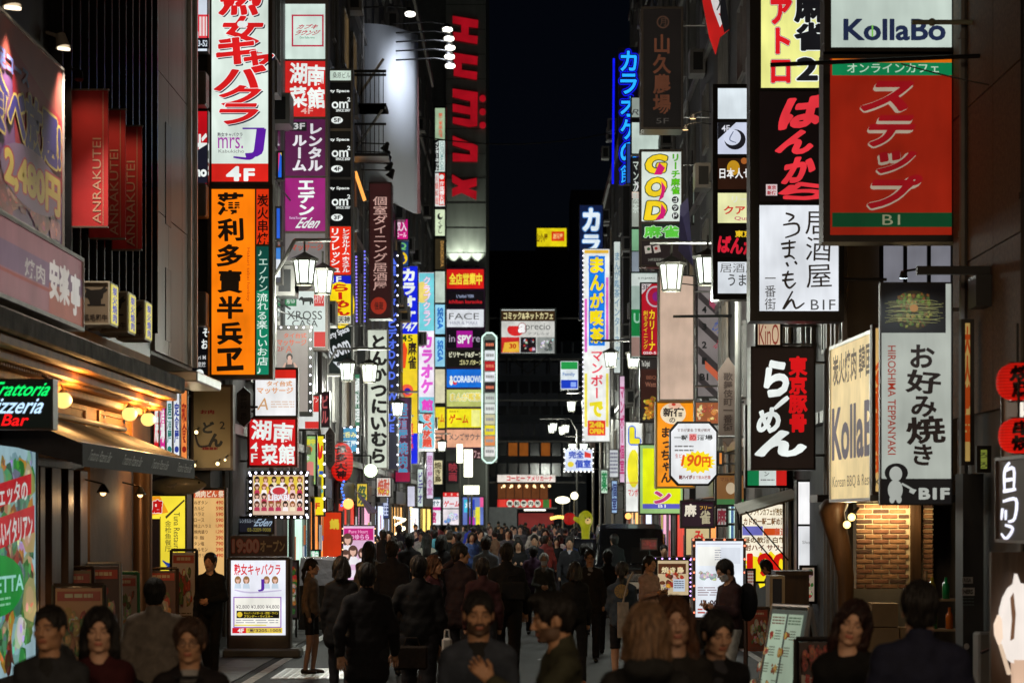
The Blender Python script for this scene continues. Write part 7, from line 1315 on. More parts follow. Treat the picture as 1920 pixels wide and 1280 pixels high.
# ============================================================ people: implicit surfaces meshed by surface nets
class SDF:
    def __init__(s, lo, hi, h):
        s.lo = np.array(lo, np.float32); s.h = h; s.n = np.ceil((np.array(hi)-lo)/h).astype(int)+1
        s.D = np.full(s.n, 1.0, np.float32)
    def _sl(s, lo, hi, pad):
        a = np.maximum(0, np.floor((np.array(lo)-pad-s.lo)/s.h).astype(int)); b = np.minimum(s.n, np.ceil((np.array(hi)+pad-s.lo)/s.h).astype(int)+1)
        if (b <= a).any(): return None, None
        sl = tuple(slice(i, j) for i, j in zip(a, b))
        g = [s.lo[i]+s.h*np.arange(a[i], b[i], dtype=np.float32) for i in range(3)]
        return sl, np.stack(np.meshgrid(*g, indexing='ij'), -1)
    def _mix(s, sl, d, k, sub):
        D = s.D[sl]
        if sub:
            hh = np.clip(.5-.5*(D+d)/k, 0, 1); s.D[sl] = D*(1-hh)-d*hh+k*hh*(1-hh)
        else:
            hh = np.clip(.5+.5*(D-d)/k, 0, 1); s.D[sl] = D*(1-hh)+d*hh-k*hh*(1-hh)
    def cone(s, a, b, r1, r2, k=.02, sub=False):
        a = np.array(a, np.float32); b = np.array(b, np.float32); r = max(r1, r2)
        sl, g = s._sl(np.minimum(a, b)-r, np.maximum(a, b)+r, k+.02)
        if sl is None: return
        ab = b-a; t = np.clip(((g-a)@ab)/max(1e-9, float(ab@ab)), 0, 1); d = np.linalg.norm(g-a-t[..., None]*ab, axis=-1)-(r1+(r2-r1)*t); s._mix(sl, d, k, sub)
    def ell(s, c0, r, k=.02, sub=False, rot=None):
        c0 = np.array(c0, np.float32); r = np.array(r, np.float32); m = r.max()
        sl, g = s._sl(c0-(r if rot is None else m), c0+(r if rot is None else m), k+.02)
        if sl is None: return
        q = g-c0
        if rot is not None: q = q@np.array(rot, np.float32)
        k0 = np.linalg.norm(q/r, axis=-1); k1 = np.linalg.norm(q/(r*r), axis=-1); d = k0*(k0-1)/np.maximum(k1, 1e-6); s._mix(sl, d, k, sub)
    def mesh(s):
        D = s.D; S = D < 0; n = D.shape
        acc = np.zeros((n[0]-1, n[1]-1, n[2]-1, 3), np.float32); cnt = np.zeros((n[0]-1, n[1]-1, n[2]-1), np.float32)
        quads = []
        offs = [(0, 0), (1, 0), (0, 1), (1, 1)]
        for ax in range(3):
            o1, o2 = [(1, 2), (0, 2), (0, 1)][ax]
            A = np.take(D, range(n[ax]-1), ax); B = np.take(D, range(1, n[ax]), ax); X = (A < 0) != (B < 0)
            t = np.where(X, A/np.where(X, A-B, 1), 0)
            for da, db in offs:
                # cells touching this edge
                slc = [slice(None)]*3; ce = [slice(None)]*3
                slc[o1] = slice(da, n[o1]-1+da); slc[o2] = slice(db, n[o2]-1+db)
                x = X[tuple(slc)]; tt = t[tuple(slc)]
                p = np.zeros(x.shape+(3,), np.float32); p[..., ax] = tt; p[..., o1] = da; p[..., o2] = db
                acc += p*x[..., None]; cnt += x
            idx = np.argwhere(X); ok = (idx[:, o1] > 0) & (idx[:, o2] > 0) & (idx[:, o1] < n[o1]-1) & (idx[:, o2] < n[o2]-1); quads.append((ax, o1, o2, idx[ok], (A < 0)[tuple(idx[ok].T)]))
        cells = np.argwhere(cnt > 0); ids = np.full(cnt.shape, -1, np.int64); ids[tuple(cells.T)] = np.arange(len(cells))
        V = (cells+acc[tuple(cells.T)]/cnt[tuple(cells.T)][:, None])*s.h+s.lo
        Fs = []
        for ax, o1, o2, idx, neg in quads:
            e1 = np.zeros(3, int); e1[o1] = 1; e2 = np.zeros(3, int); e2[o2] = 1
            q = np.stack([ids[tuple((idx-e1-e2).T)], ids[tuple((idx-e2).T)], ids[tuple(idx.T)], ids[tuple((idx-e1).T)]], 1)
            fl = neg if ax != 1 else ~neg
            q[~fl] = q[~fl][:, ::-1]; Fs.append(q)
        Fq = np.concatenate(Fs); Fq = Fq[(Fq >= 0).all(1)]
        return V, Fq
def mk(name, V, Fq, col, m, parent=None):
    me = bpy.data.meshes.new(name); me.vertices.add(len(V)); me.vertices.foreach_set('co', np.asarray(V, np.float32).ravel())
    me.loops.add(len(Fq)*4); me.loops.foreach_set('vertex_index', Fq.astype(np.int32).ravel()); me.polygons.add(len(Fq)); me.polygons.foreach_set('loop_start', np.arange(0, len(Fq)*4, 4, dtype=np.int32)); 
    me.update(calc_edges=True); me.polygons.foreach_set('use_smooth', [True]*len(Fq)); me.materials.append(m)
    if col is not None:
        at = me.attributes.new('col', 'FLOAT_COLOR', 'POINT'); ca = np.ones((len(V), 4), np.float32); ca[:, :3] = col; at.data.foreach_set('color', ca.ravel())
    o = bpy.data.objects.new(name, me); COL.objects.link(o); o.parent = parent; return o
SKIN = mat('skin', attr=True, rough=.5, bump=.08, bscale=60, var=.05, spec=.4)
_cm = {}
def cloth(col, rough=.85, kind='cloth'):
    k = (tuple(round(x, 3) for x in col), kind)
    if k not in _cm: _cm[k] = mat('%s_%02d' % (kind, len(_cm)), col, rough, bump=.35, bscale=22, var=.22, vscale=16, spec=.3)
    return _cm[k]
def hairm(col):
    return mat('hair_%02d%02d' % (int(col[0]*999), int(col[2]*999)), col, .5, bump=1.0, bscale=70, var=.75, vscale=70, streak=True, spec=.35)
HC = np.array([0, 0, 1.64])
def person(label, px, py, d, yaw=0, h=1.7, top=(.02, .02, .022), low=(.02, .02, .025), hair='short', hcol=(.01, .008, .007), skin=(.52, .29, .18), res=None, arms='down', coat=0, tilt=0, fem=False, beard=0,
           stride=.12, mask=False, glasses=False, shirt=None, extra=None, shoes=(.015, .015, .015), sleeves=True, headyaw=0, nod=0, lowlen=1.0, group=None, X=None, build=1.0, lean=0, hood=False, legcol=None):
    """standing adult facing the camera at yaw 0 (degrees, 180 = seen from behind); head top at photo point px, py"""
    near = d < 21; res = res or (.0105 if near else .016 if d < 45 else .024); hres = .0042 if near else .008 if d < 45 else .016
    root = empty('person', ((px-VX)*d/F if X is None else X, d, 0), label, 'person', group, rz=R(yaw))
    s = h/1.76; w = (.92 if fem else 1.0)*build
    sh = .152*w; z_sh = 1.405; z_hip = .93
    A = {}
    for sx in (-1, 1):
        el = (sx*(sh+.055), .03, 1.12); wr = (sx*(sh+.055), -.04, .87); hd = (sx*(sh+.05), -.07, .78)
        key = arms if isinstance(arms, str) else arms[0 if sx < 0 else 1]
        if key == 'phone': el = (sx*(sh+.04), -.04, 1.14); wr = (sx*.09, -.27, 1.2); hd = (sx*.03, -.33, 1.23)
        elif key == 'up': el = (sx*(sh+.14), -.16, 1.42); wr = (sx*.09, -.24, 1.6); hd = (sx*.04, -.2, 1.66)
        elif key == 'gest': el = (sx*(sh+.05), -.16, 1.2); wr = (sx*(sh-.02), -.38, 1.32); hd = (sx*(sh-.03), -.45, 1.4)
        elif key == 'fold': el = (sx*(sh+.06), -.02, 1.14); wr = (sx*.06, -.19, 1.1); hd = (-sx*.03, -.2, 1.09)
        elif key == 'hip': el = (sx*(sh+.12), .04, 1.16); wr = (sx*(sh-.0), -.08, .95); hd = (sx*(sh-.03), -.1, .9)
        elif key == 'pocket': el = (sx*(sh+.09), .06, 1.15); wr = (sx*(sh+.02), -.03, .93); hd = (sx*(sh-.02), -.05, .88)
        elif key == 'swing': el = (sx*(sh+.07), .08*sx+.03, 1.14); wr = (sx*(sh+.07), .16*sx-.06, .9); hd = (sx*(sh+.06), .2*sx-.09, .82)
        A[sx] = [np.array(p, float) for p in ((sx*sh, 0, z_sh), el, wr, hd)]
    legs = {}
    for sx in (-1, 1): legs[sx] = [np.array(p, float) for p in ((sx*.09*w, 0, z_hip), (sx*.095, -.03-sx*stride*.4, .5), (sx*.09, .03-sx*stride, .09))]
    lo = np.array([-.52, -.62, 0.]); hi = np.array([.52, .42, 1.62])
    zmin = 0.0 if not near else .45
    lo[2] = zmin-.02 if zmin else -.02
    # ---- body (continuous)
    G = SDF(lo, hi, res)
    G.ell((0, 0, 1.27), (.145*w, .095, .2), .06); G.ell((0, 0, 1.0), (.15*w, .1, .13), .06); G.cone((-sh*.7, 0, 1.38), (sh*.7, 0, 1.38), .045, .045, .04); G.cone((0, .01, 1.38), (0, -.005, 1.56), .07, .055*w, .04)
    for sx in (-1, 1):
        a = A[sx]; G.cone(a[0]-np.array([sx*.015, 0, .03]), a[1], .036*w, .034*w, .02); G.cone(a[1], a[2], .042*w, .027*w, .02)
        l = legs[sx]; G.cone(l[0], l[1], .082*w, .055*w, .04); G.cone(l[1], l[2], .055*w, .035*w, .02); G.cone(l[2]-np.array([0, 0, .04]), l[2]+np.array([0, -.14, -.055]), .035, .028, .02)
        if not near or res > .011:
            dv = (a[3]-a[2]); u = dv/np.linalg.norm(dv); G.ell(a[2]+dv*.5, (.028, .032, .045), .015)
    Vb, Fb = G.mesh()
    # ---- head
    Hs = SDF(HC+np.array([-.105, -.145, -.17]), HC+np.array([.105, .13, .135]), hres); E = lambda p: HC+np.array(p); fw = .95 if fem else 1
    Hs.ell(E((0, .012, .028)), (.073, .09, .086), .01); Hs.ell(E((0, -.028, -.035)), (.057*fw, .06, .078), .03); Hs.ell(E((0, -.062, -.098)), (.024*fw, .02, .018), .025)
    Hs.cone(E((0, .03, -.05)), E((0, .02, -.19)), .052*fw, .054*fw, .03)
    for sx in (-1, 1):
        Hs.ell(E((sx*.04*fw, -.056, -.022)), (.022, .02, .02), .02); Hs.ell(E((sx*.076, .012, -.006)), (.009, .019, .032), .008)
        Hs.ell(E((sx*.031, -.098, .001)), (.017, .016, .012), .012, sub=True); Hs.ell(E((sx*.031, -.074, .001)), (.0135, .0135, .0125), .004)
        Hs.cone(E((sx*.014, -.089, .02)), E((sx*.045, -.078, .021)), .008, .006, .012); Hs.ell(E((sx*.011, -.097, -.034)), (.008, .009, .007), .007)
        Hs.ell(E((sx*.04, -.012, -.075)), (.014, .025, .02), .03)
    Hs.cone(E((0, -.086, .014)), E((0, -.107, -.028)), .007, .0105, .01)
    Hs.cone(E((-.016, -.086, -.057)), E((.016, -.086, -.057)), .0055, .0055, .006); Hs.cone(E((-.013, -.085, -.067)), E((.013, -.085, -.067)), .0065, .0065, .006)
    Vh, Fh = Hs.mesh()
    q = Vh-HC; sk_ = np.tile(np.array(skin, np.float32), (len(Vh), 1)); x, y, z = q[:, 0], q[:, 1], q[:, 2]; fr = y < -.05
    def paint(msk, cc, a=1.0): sk_[msk] = sk_[msk]*(1-a)+np.array(cc)*a
    ax = np.abs(x)
    paint(fr & (y < -.07) & (np.abs(z+.062) < .009) & (ax < .022), (skin[0]*.85, skin[1]*.45, skin[2]*.45), .8 if not fem else 1); paint(fr & (np.abs(z+.062) < .002) & (ax < .02), (.05, .02, .02), .7)
    paint(fr & (np.abs(z-.0235-.1*(.03-ax)*0) < .004) & (ax > .014) & (ax < .05), np.array(hcol)*1.2+.01, .85); paint(fr & (((ax-.031)/.014)**2+((z-.001)/.0055)**2 < 1) & (y < -.06), (.05, .03, .02), .85)
    paint(fr & (np.abs(ax-.031) > .007) & (((ax-.031)/.0135)**2+((z-.001)/.0045)**2 < 1) & (y < -.06), (.4, .36, .33), .8); paint(fr & (((ax-.031)/.024)**2+((z+.004)/.02)**2 < 1), np.array(skin)*.8, .3)
    if beard: paint((z < -.03) & (y < .02) & ~((np.abs(z+.062) < .008) & (ax < .02)) & ((z < -.048) | (ax > .04)) & (z > -.135), np.array(hcol)*1.5+.012, beard); paint(fr & (np.abs(z+.045) < .007) & (ax < .028), np.array(hcol)*1.5+.01, beard)
    if mask: paint((y < -.02) & (z < -.018) & (z > -.11), (.6, .62, .63), 1)
    ct, st_ = math.cos(R(tilt)), math.sin(R(tilt)); cyw, syw = math.cos(R(headyaw)), math.sin(R(headyaw)); cn, sn = math.cos(R(nod)), math.sin(R(nod))
    Mh = np.array([[ct, 0, st_], [0, 1, 0], [-st_, 0, ct]])@np.array([[cyw, -syw, 0], [syw, cyw, 0], [0, 0, 1]])@np.array([[1, 0, 0], [0, cn, -sn], [0, sn, cn]]); piv = np.array([0, .01, 1.52]); off = np.array([0, -.025, -.018])
    def headx(V):
        q = V-piv; k = np.clip((V[:, 2]-1.47)/.07, 0, 1)[:, None]; return piv+off*k+(q@Mh.T)*k+q*(1-k)
    def fin(V):
        V = np.array(V, float)
        if lean: k = np.clip(V[:, 2]-.95, 0, 1); V[:, 1] -= np.sin(R(lean))*k; V[:, 2] -= (1-np.cos(R(lean)))*k
        return V*s
    V = np.concatenate([Vb, headx(Vh)]); Fx = np.concatenate([Fb, Fh+len(Vb)]); cl = np.concatenate([np.tile(np.array(skin, np.float32), (len(Vb), 1)), sk_])
    if legcol is not None: m_ = (V[:, 2] < .9); cl[m_] = legcol
    mk('body', fin(V), Fx, cl, SKIN, root)
    # ---- hands with fingers
    if d < 46 and arms != 'down' or near:
        for sx in (-1, 1):
            key = arms if isinstance(arms, str) else arms[0 if sx < 0 else 1]
            if key == 'pocket' or (near and key == 'down'): continue
            a = A[sx]; wv = a[3]-a[2]; u = wv/np.linalg.norm(wv); sd = np.array([sx*1.0, 0, 0]) if abs(u[0]) < .7 else np.array([0, 0, 1.0]); n_ = np.cross(u, sd); n_ /= np.linalg.norm(n_); sd = np.cross(n_, u)
            if key == 'gest': sd, n_ = n_*-1, sd
            P0 = a[2]; L = SDF(np.minimum(P0, P0+u*.2)-.09, np.maximum(P0, P0+u*.2)+.09, .004 if near else .006)
            pc = P0+u*.055; L.cone(P0, P0+u*.03, .024, .024, .02)
            for t in (-.026, -.009, .009, .026): L.cone(P0+u*.02+sd*t*.6, P0+u*.088+sd*t, .013, .0105, .012)
            for i, t in enumerate((-.03, -.01, .01, .029)):
                ln = (.06, .073, .068, .052)[i]; b0 = P0+u*.088+sd*t; b1 = b0+u*ln*.5+n_*.008+sd*t*.12; b2 = b1+u*ln*.35+n_*.026; L.cone(b0, b1, .0095, .0085, .004); L.cone(b1, b2, .0085, .007, .004)
            b0 = P0+u*.03-sd*.028; b1 = b0+u*.035-sd*.022+n_*.012; L.cone(b0, b1, .013, .0105, .01); L.cone(b1, b1+u*.03-sd*.004+n_*.014, .0105, .008, .006)
            vh, fh = L.mesh(); mk('hand', fin(vh), fh, np.tile(np.array(skin, np.float32), (len(vh), 1)), SKIN, root)
    # ---- upper clothing
    hem = .9-coat; G = SDF(lo-np.array([.02, .0, 0]), hi, res); o = .022 if not near else .026
    G.ell((0, 0, 1.26), (.16*w+.012, .112+.008, .22), .05); G.cone((-sh*.9, .005, 1.385), (sh*.9, .005, 1.385), .062, .062, .05)
    for sx in (-1, 1): G.cone((sx*.03, .012, 1.455), (sx*sh*1.0, .005, 1.395), .052, .05, .03); G.ell((0, .005, 1.03), (.155*w+.012, .118, .17), .06)
    if coat: G.cone((-.06, 0, 1.0), (-.085, .0, hem+.1), .11, .13, .05); G.cone((.06, 0, 1.0), (.085, .0, hem+.1), .11, .13, .05)
    elif True: G.ell((0, 0, .95), (.158*w+.01, .122, .1), .04)
    if sleeves:
        for sx in (-1, 1):
            a = A[sx]; G.cone(a[0]-np.array([sx*.012, 0, .015]), a[1], .058*w, .052*w, .03); G.cone(a[1], a[2]+(a[1]-a[2])*.06, .056*w, .042*w, .02)
    G.cone((0, .02, 1.44), (0, .012, 1.5), .075, .066, .02)
    if hood: G.ell((0, .09, 1.47), (.11, .07, .07), .03)
    G.cone((0, -.03, 1.5), (0, -.04, 1.56), .05, .052, .006, sub=True)
    if shirt is not None and not hood:   # open collar
        G.cone((0, -.2, 1.38 if not near else 1.3), (0, -.13, 1.5), .012, .055, .01, sub=True)
    G.D[:, :, :max(0, int((hem-.06-G.lo[2])/res))] = 1
    g0 = np.arange(G.n[2])*res+G.lo[2]; xx = (np.arange(G.n[0])*res+G.lo[0])[:, None, None]; yy = (np.arange(G.n[1])*res+G.lo[1])[None, :, None]; zz = g0[None, None, :]; ph = (hash(label) % 100)/10
    ph = sum(map(ord, label)) % 63/10
    G.D += ((np.sin(zz*38+xx*22+ph)*np.sin(xx*31+yy*17+ph*2)*.0045)+(np.sin(zz*71+yy*44+ph)*.0022)).astype(np.float32)
    Vc, Fc = G.mesh(); mk('jacket' if shirt is not None or coat else 'top', fin(Vc), Fc, None, cloth(top), root)
    if shirt is not None:
        G = SDF((-.13, -.15, 1.0), (.13, .12, 1.56), res); G.ell((0, -.012, 1.27), (.115, .102, .22), .04); G.cone((0, .012, 1.42), (0, .006, 1.505), .066, .062, .03); G.cone((0, 0, 1.5), (0, 0, 1.6), .055, .055, .004, sub=True); v_, f_ = G.mesh(); mk('shirt', fin(v_), f_, None, cloth(shirt), root)
    # ---- trousers or skirt, shoes
    if True:
        G = SDF((-.3, -.45, -.02 if zmin == 0 else zmin), (.3, .45, 1.06), res); end = 1-lowlen
        G.ell((0, .005, .97), (.152*w, .115, .1), .04)
        for sx in (-1, 1):
            l = legs[sx]; G.cone(l[0], l[1], .092*w, .068*w, .04)
            if lowlen > .6: G.cone(l[1], l[2]+(l[1]-l[2])*.02, .068*w, .055*w, .02)
        G.D += (np.sin((np.arange(G.n[2])*res)*60+ph)*.002).astype(np.float32)[None, None, :]
        if lowlen < .6: G.D[:, :, :int((.62-G.lo[2])/res)] = 1
        v_, f_ = G.mesh(); mk('trousers' if lowlen > .6 else 'shorts', fin(v_), f_, None, cloth(low), root)
    if zmin == 0:
        for sx in (-1, 1):
            l = legs[sx]; G = SDF(l[2]-np.array([.07, .23, .1]), l[2]+np.array([.07, .09, .06]), max(.008, res*.7)); G.cone(l[2]+np.array([0, .03, -.04]), l[2]+np.array([0, -.15, -.055]), .042, .034, .02); G.D[:, :, :max(1, int((.004-G.lo[2])/G.h))] = 1; v_, f_ = G.mesh(); mk('shoe', fin(v_), f_, None, cloth(shoes, .4, 'leather'), root)
    # ---- hair
    if hair != 'bald':
        lo_ = -.16 if hair in ('short', 'crop') else -.42; hr = hres*1.1; G = SDF(HC+np.array([-.15, -.15, lo_]), HC+np.array([.15, .2, .17]), hr)
        t = .010 if hair == 'crop' else .02
        G.ell(E((0, .018, .036)), (.076+t*.7, .092+t, .088+t), .01)
        if hair in ('long', 'bob', 'wavy'):
            ln = {'long': .30, 'bob': .10, 'wavy': .27}[hair]
            G.cone(E((0, .055, 0)), E((0, .075, -ln)), .088, .085, .03)
            for sx in (-1, 1): G.cone(E((sx*.076, .01, .0)), E((sx*.088, .0 if hair != 'wavy' else -.02, -ln)), .03, .028 if hair != 'wavy' else .045, .03)
        if hair in ('pony', 'bun'):
            if hair == 'pony': G.cone(E((0, .1, .04)), E((0, .14, -.04)), .03, .035, .02); G.cone(E((0, .14, -.04)), E((0, .12, -.24)), .035, .018, .02)
            else: G.ell(E((0, .1, -.04)), (.04, .035, .035), .02)
        if hair == 'short' : G.ell(E((0, .06, -.045)), (.066, .045, .05), .03)
        if hair == 'quiff': G.ell(E((0, .05, -.03)), (.07, .05, .06), .03); G.ell(E((0, -.05, .11)), (.06, .06, .035), .03)
        if hair == 'curly': G.ell(E((0, .03, .02)), (.088, .098, .088), .02)
        # cut the face out
        fy = -.145 if hair != 'short' else -.145
        G.ell(E((0, -.125, -.022)), (.067 if hair not in ('long', 'bob', 'wavy', 'curly') else .064, .088, .101), .012, sub=True); G.ell(E((0, -.03, -.12)), (.075 if hair in ('short', 'crop', 'quiff', 'pony', 'bun') else .05, .10, .07), .012, sub=True)
        if hair in ('short', 'crop', 'quiff', 'pony', 'bun'):
            for sx in (-1, 1): G.ell(E((sx*.09, .002, -.025)), (.035, .03, .05), .01, sub=True)
        g = [np.arange(G.n[i])*G.h+G.lo[i] for i in range(3)]; an = np.arctan2(g[0][:, None]-HC[0], g[1][None, :]-HC[1])[:, :, None]
        G.D += (np.sin(an*(34 if near else 15)+g[2][None, None, :]*25)*(.0034 if near else .003)+np.sin(an*11+g[2][None, None, :]*60+ph)*.0018).astype(np.float32)
        if hair in ('long', 'wavy', 'curly', 'bob'): G.D += (np.sin(an*6+g[2][None, None, :]*(34 if hair != 'long' else 8)+ph)*.005).astype(np.float32)
        v_, f_ = G.mesh()
        if len(v_): mk('hair', fin(headx(v_) if hair not in ('long', 'wavy') or tilt == 0 else headx(v_)), f_, None, hairm(hcol), root)
    if glasses:
        m1 = MB()
        for sx in (-1, 1):
            pts = [E((sx*.031+.021*math.cos(2*math.pi*i/14), -.098, -.001+.018*math.sin(2*math.pi*i/14))) for i in range(15)]; m1.path([tuple(p) for p in pts], .0022, 4); m1.path([tuple(E((sx*.052, -.097, .004))), tuple(E((sx*.078, .005, .006)))], .002, 4)
        m1.path([tuple(E((-.01, -.1, .003))), tuple(E((.01, -.1, .003)))], .002, 4); vv = fin(headx(np.array(m1.v))); m1.v = [tuple(p) for p in vv]; m1.build('glasses', BLACK, root)
    return root
def head_y(py, d): return H+(HZ-py)*d/F     # height of a head whose top sits on this photo row
def P_(label, px, py, d, **k):
    return person(label, px, py, d, h=head_y(py, d), **k)
NV = (.014, .016, .026); BKc = (.008, .008, .009); SK1 = (.62, .36, .23); SK2 = (.50, .27, .15)
# foreground
P_('man in a dark grey hooded jacket with cropped hair at the lower left', 95, 1131, 12.6, hair='crop', top=(.03, .032, .036), shirt=(.02, .02, .02), yaw=-8, headyaw=-6, nod=-3, arms='fold', hood=True, skin=SK2)
P_('long haired woman in a black and red top left of centre foreground', 187, 1137, 12.9, hair='long', top=(.045, .006, .008), fem=True, yaw=6, skin=SK1, arms='down')
w1 = P_('older woman with glasses and striped shirt under a dark cardigan', 357, 1157, 12.6, hair='curly', hcol=(.05, .026, .016), top=(.012, .009, .010), shirt=(.3, .3, .3), fem=True, glasses=True, skin=SK2, build=1.12)
P_('bearded man in a blue shirt facing the camera near the centre', 897, 1103, 13.2, hair='crop', top=(.045, .055, .075), beard=.8, skin=SK2, headyaw=5, nod=4, shirt=(.02, .02, .02))
P_('young bearded man in profile in an olive quilted jacket with raised hand', 1050, 1109, 12.4, hair='quiff', top=(.045, .045, .026), beard=.75, yaw=-78, skin=SK2, nod=8, arms=('down', 'gest'), hood=False)
P_('blonde haired person in a dark hooded coat seen from behind', 1213, 1129, 10.8, hair='bob', hcol=(.15, .085, .045), top=(.012, .012, .012), yaw=180, fem=True, hood=True, build=1.1)
P_('smiling woman with long wavy brown hair at the lower right', 1266, 1117, 12.4, hair='wavy', hcol=(.07, .028, .012), top=(.02, .018, .016), fem=True, yaw=6, tilt=-4, skin=(.45, .26, .17))
P_('middle aged man in a black jumper looking down to the right', 1340, 1141, 13.0, hair='short', top=(.008, .008, .009), yaw=18, nod=10, skin=SK1, shirt=(.05, .05, .06))
P_('young woman with long reddish black hair tilting her head', 1590, 1122, 13.0, hair='long', hcol=(.022, .007, .005), top=(.006, .006, .006), fem=True, tilt=14, yaw=-12, skin=SK1)
P_('tall man in a navy shirt seen from behind at the lower right', 1725, 1088, 12.0, hair='short', top=(.011, .013, .032), yaw=178, skin=SK1, build=1.15)
# stripes on the older woman's shirt
m1 = MB()
for i in range(7): m1.box(-.075, .075, -.135+.002*i, -.118+.002*i, 1.14+i*.035, 1.155+i*.035)
m1.build('shirt_stripes', cloth((.01, .01, .012)), w1)
# left middle distance
P_('man in a light grey jacket seen from behind before the menu stands', 290, 1083, 19.0, hair='short', top=(.22, .19, .16), low=(.02, .02, .02), yaw=180, build=1.18)
P_('man all in black standing beside the standing light box', 395, 1035, 32, hair='short', top=(.007, .009, .012), low=(.008, .008, .009), yaw=-15, skin=SK1, arms=('down', 'fold'))
P_('young woman in a beige jumper and black shorts standing on the steel cover', 583, 1046, 33.2, hair='pony', top=(.16, .115, .085), low=(.012, .012, .014), fem=True, yaw=75, lowlen=.4, stride=.03, skin=(.40, .24, .17))
CR = [ # label, px, py, d, kwargs
 ('man in a long dark coat walking away left of centre', 688, 1055, 22.5, dict(top=(.011, .011, .014), coat=.28, yaw=178, build=1.15, arms='swing')),
 ('man in a black suit with white collar seen from behind', 785, 1040, 24.5, dict(top=BKc, shirt=(.5, .5, .5), yaw=182, build=1.15, arms=('down', 'hip'))),
 ('man in a dark suit walking away behind the long coated man', 735, 1012, 33, dict(top=NV, yaw=180, build=1.05)),
 ('woman with long black hair walking away beside the pink poster', 692, 1014, 36, dict(top=(.25, .22, .2), hair='long', fem=True, yaw=180)),
 ('woman with reddish hair and a floral top turning her head', 812, 1040, 30, dict(top=(.09, .03, .04), hair='bob', hcol=(.07, .025, .012), fem=True, yaw=60, headyaw=10)),
 ('person in a dark padded coat holding up a phone camera', 862, 1018, 30, dict(top=(.022, .012, .014), coat=.15, hair='short', yaw=160, arms=('down', 'up'), headyaw=-60)),
 ('man in a pale blue shirt walking away near the centre', 911, 1005, 41, dict(top=(.16, .20, .27), low=(.02, .025, .05), hair='short', hcol=(.03, .018, .01), yaw=182)),
 ('man in a black suit walking away along the middle of the street', 950, 1017, 31, dict(top=BKc, low=(.012, .012, .016), yaw=180, build=1.1, arms='swing', stride=.16)),
 ('grey haired old woman wearing a white face mask', 1020, 1036, 41.5, dict(top=(.045, .05, .045), shirt=(.2, .18, .17), coat=.2, low=(.25, .24, .22), hair='curly', hcol=(.32, .30, .28), fem=True, mask=True, arms=('fold', 'down'), stride=.1, shoes=(.2, .02, .03))),
 ('man in a dark suit and white shirt walking towards the camera', 1002, 1001, 52, dict(top=(.02, .02, .03), shirt=(.3, .28, .28), arms='swing')),
 ('woman in black looking at a phone beside the suited man', 972, 1008, 50, dict(top=BKc, hair='long', fem=True, arms='phone', nod=14)),
 ('man with glasses in a dark overcoat facing the camera', 1106, 1028, 36, dict(top=(.02, .018, .018), shirt=(.3, .3, .33), coat=.2, glasses=True, nod=6)),
 ('woman in black with a pale belt walking away', 1078, 1052, 31, dict(top=(.007, .007, .007), low=(.007, .007, .008), hair='bob', fem=True, yaw=185, stride=.2, shoes=(.3, .1, .04))),
 ('suited man with pale tie walking between the car and the crowd', 1068, 1005, 50, dict(top=(.014, .014, .018), shirt=(.35, .35, .4), arms='swing')),
 ('man in black standing in front of the black minivan', 1152, 1000, 51, dict(top=BKc, yaw=200)),
 ('woman in a denim jacket with a round emblem on the back', 1166, 1052, 29.5, dict(top=(.035, .05, .07), low=(.012, .012, .015), hair='pony', fem=True, yaw=175, lowlen=.4, arms=('down', 'phone'))),
 ('woman in a pale pink top standing sideways by the lit menu', 1217, 1040, 33.5, dict(top=(.45, .30, .26), hair='pony', fem=True, yaw=40, arms='phone', low=(.05, .03, .04))),
 ('man with white trousers and backpack looking down at his phone', 1368, 1046, 27, dict(top=(.030, .013, .014), low=(.42, .42, .38), hair='short', yaw=-62, nod=22, arms='phone', mask=True)),
 ('customer in grey bending over the standing counter', 1457, 1046, 35, dict(top=(.05, .045, .05), hair='short', yaw=-120, lean=12, nod=15)),
]
for lb, px, py, d, k in CR: P_(lb, px, py, d, **k)
r0 = [o for o in COL.objects if o.get('label', '').startswith('woman in a denim')][0]
m1 = MB(); m1.tube((0, .135, 1.27), (0, .142, 1.27), .085, n=20, col=c(150, 120, 60)); 
for i in range(12): a = i*math.pi/6; m1.tube((.03*math.cos(a), .145, 1.27+.03*math.sin(a)), (.078*math.cos(a), .145, 1.27+.078*math.sin(a)), .004, n=4, col=c(70, 60, 60))
m1.build('emblem', PAINT, r0)
r0 = [o for o in COL.objects if o.get('label', '').startswith('man with white trousers')][0]
bag = empty('backpack', r0.location+Vector((.21, .09, 1.2)), 'dark backpack worn by the man with white trousers', 'backpack', rz=R(-62)); m1 = MB(); m1.ball((0, 0, .02), .15, .1, .22, 14, 10); m1.build('bag_body', cloth((.012, .012, .014)), bag, smooth=True)
bag = empty('tote_bag', Wp(1172, 1110, 29.2), 'long pale strap bag hanging from the denim jacket woman', 'bag', rz=.1); m1 = MB(); m1.box(-.09, .04, -.03, .03, -.55, -.12); m1.path([(-.03, 0, -.14), (.03, -.02, .12), (.1, .0, .25)], .012); m1.build('bag_body', cloth((.32, .26, .2)), bag)
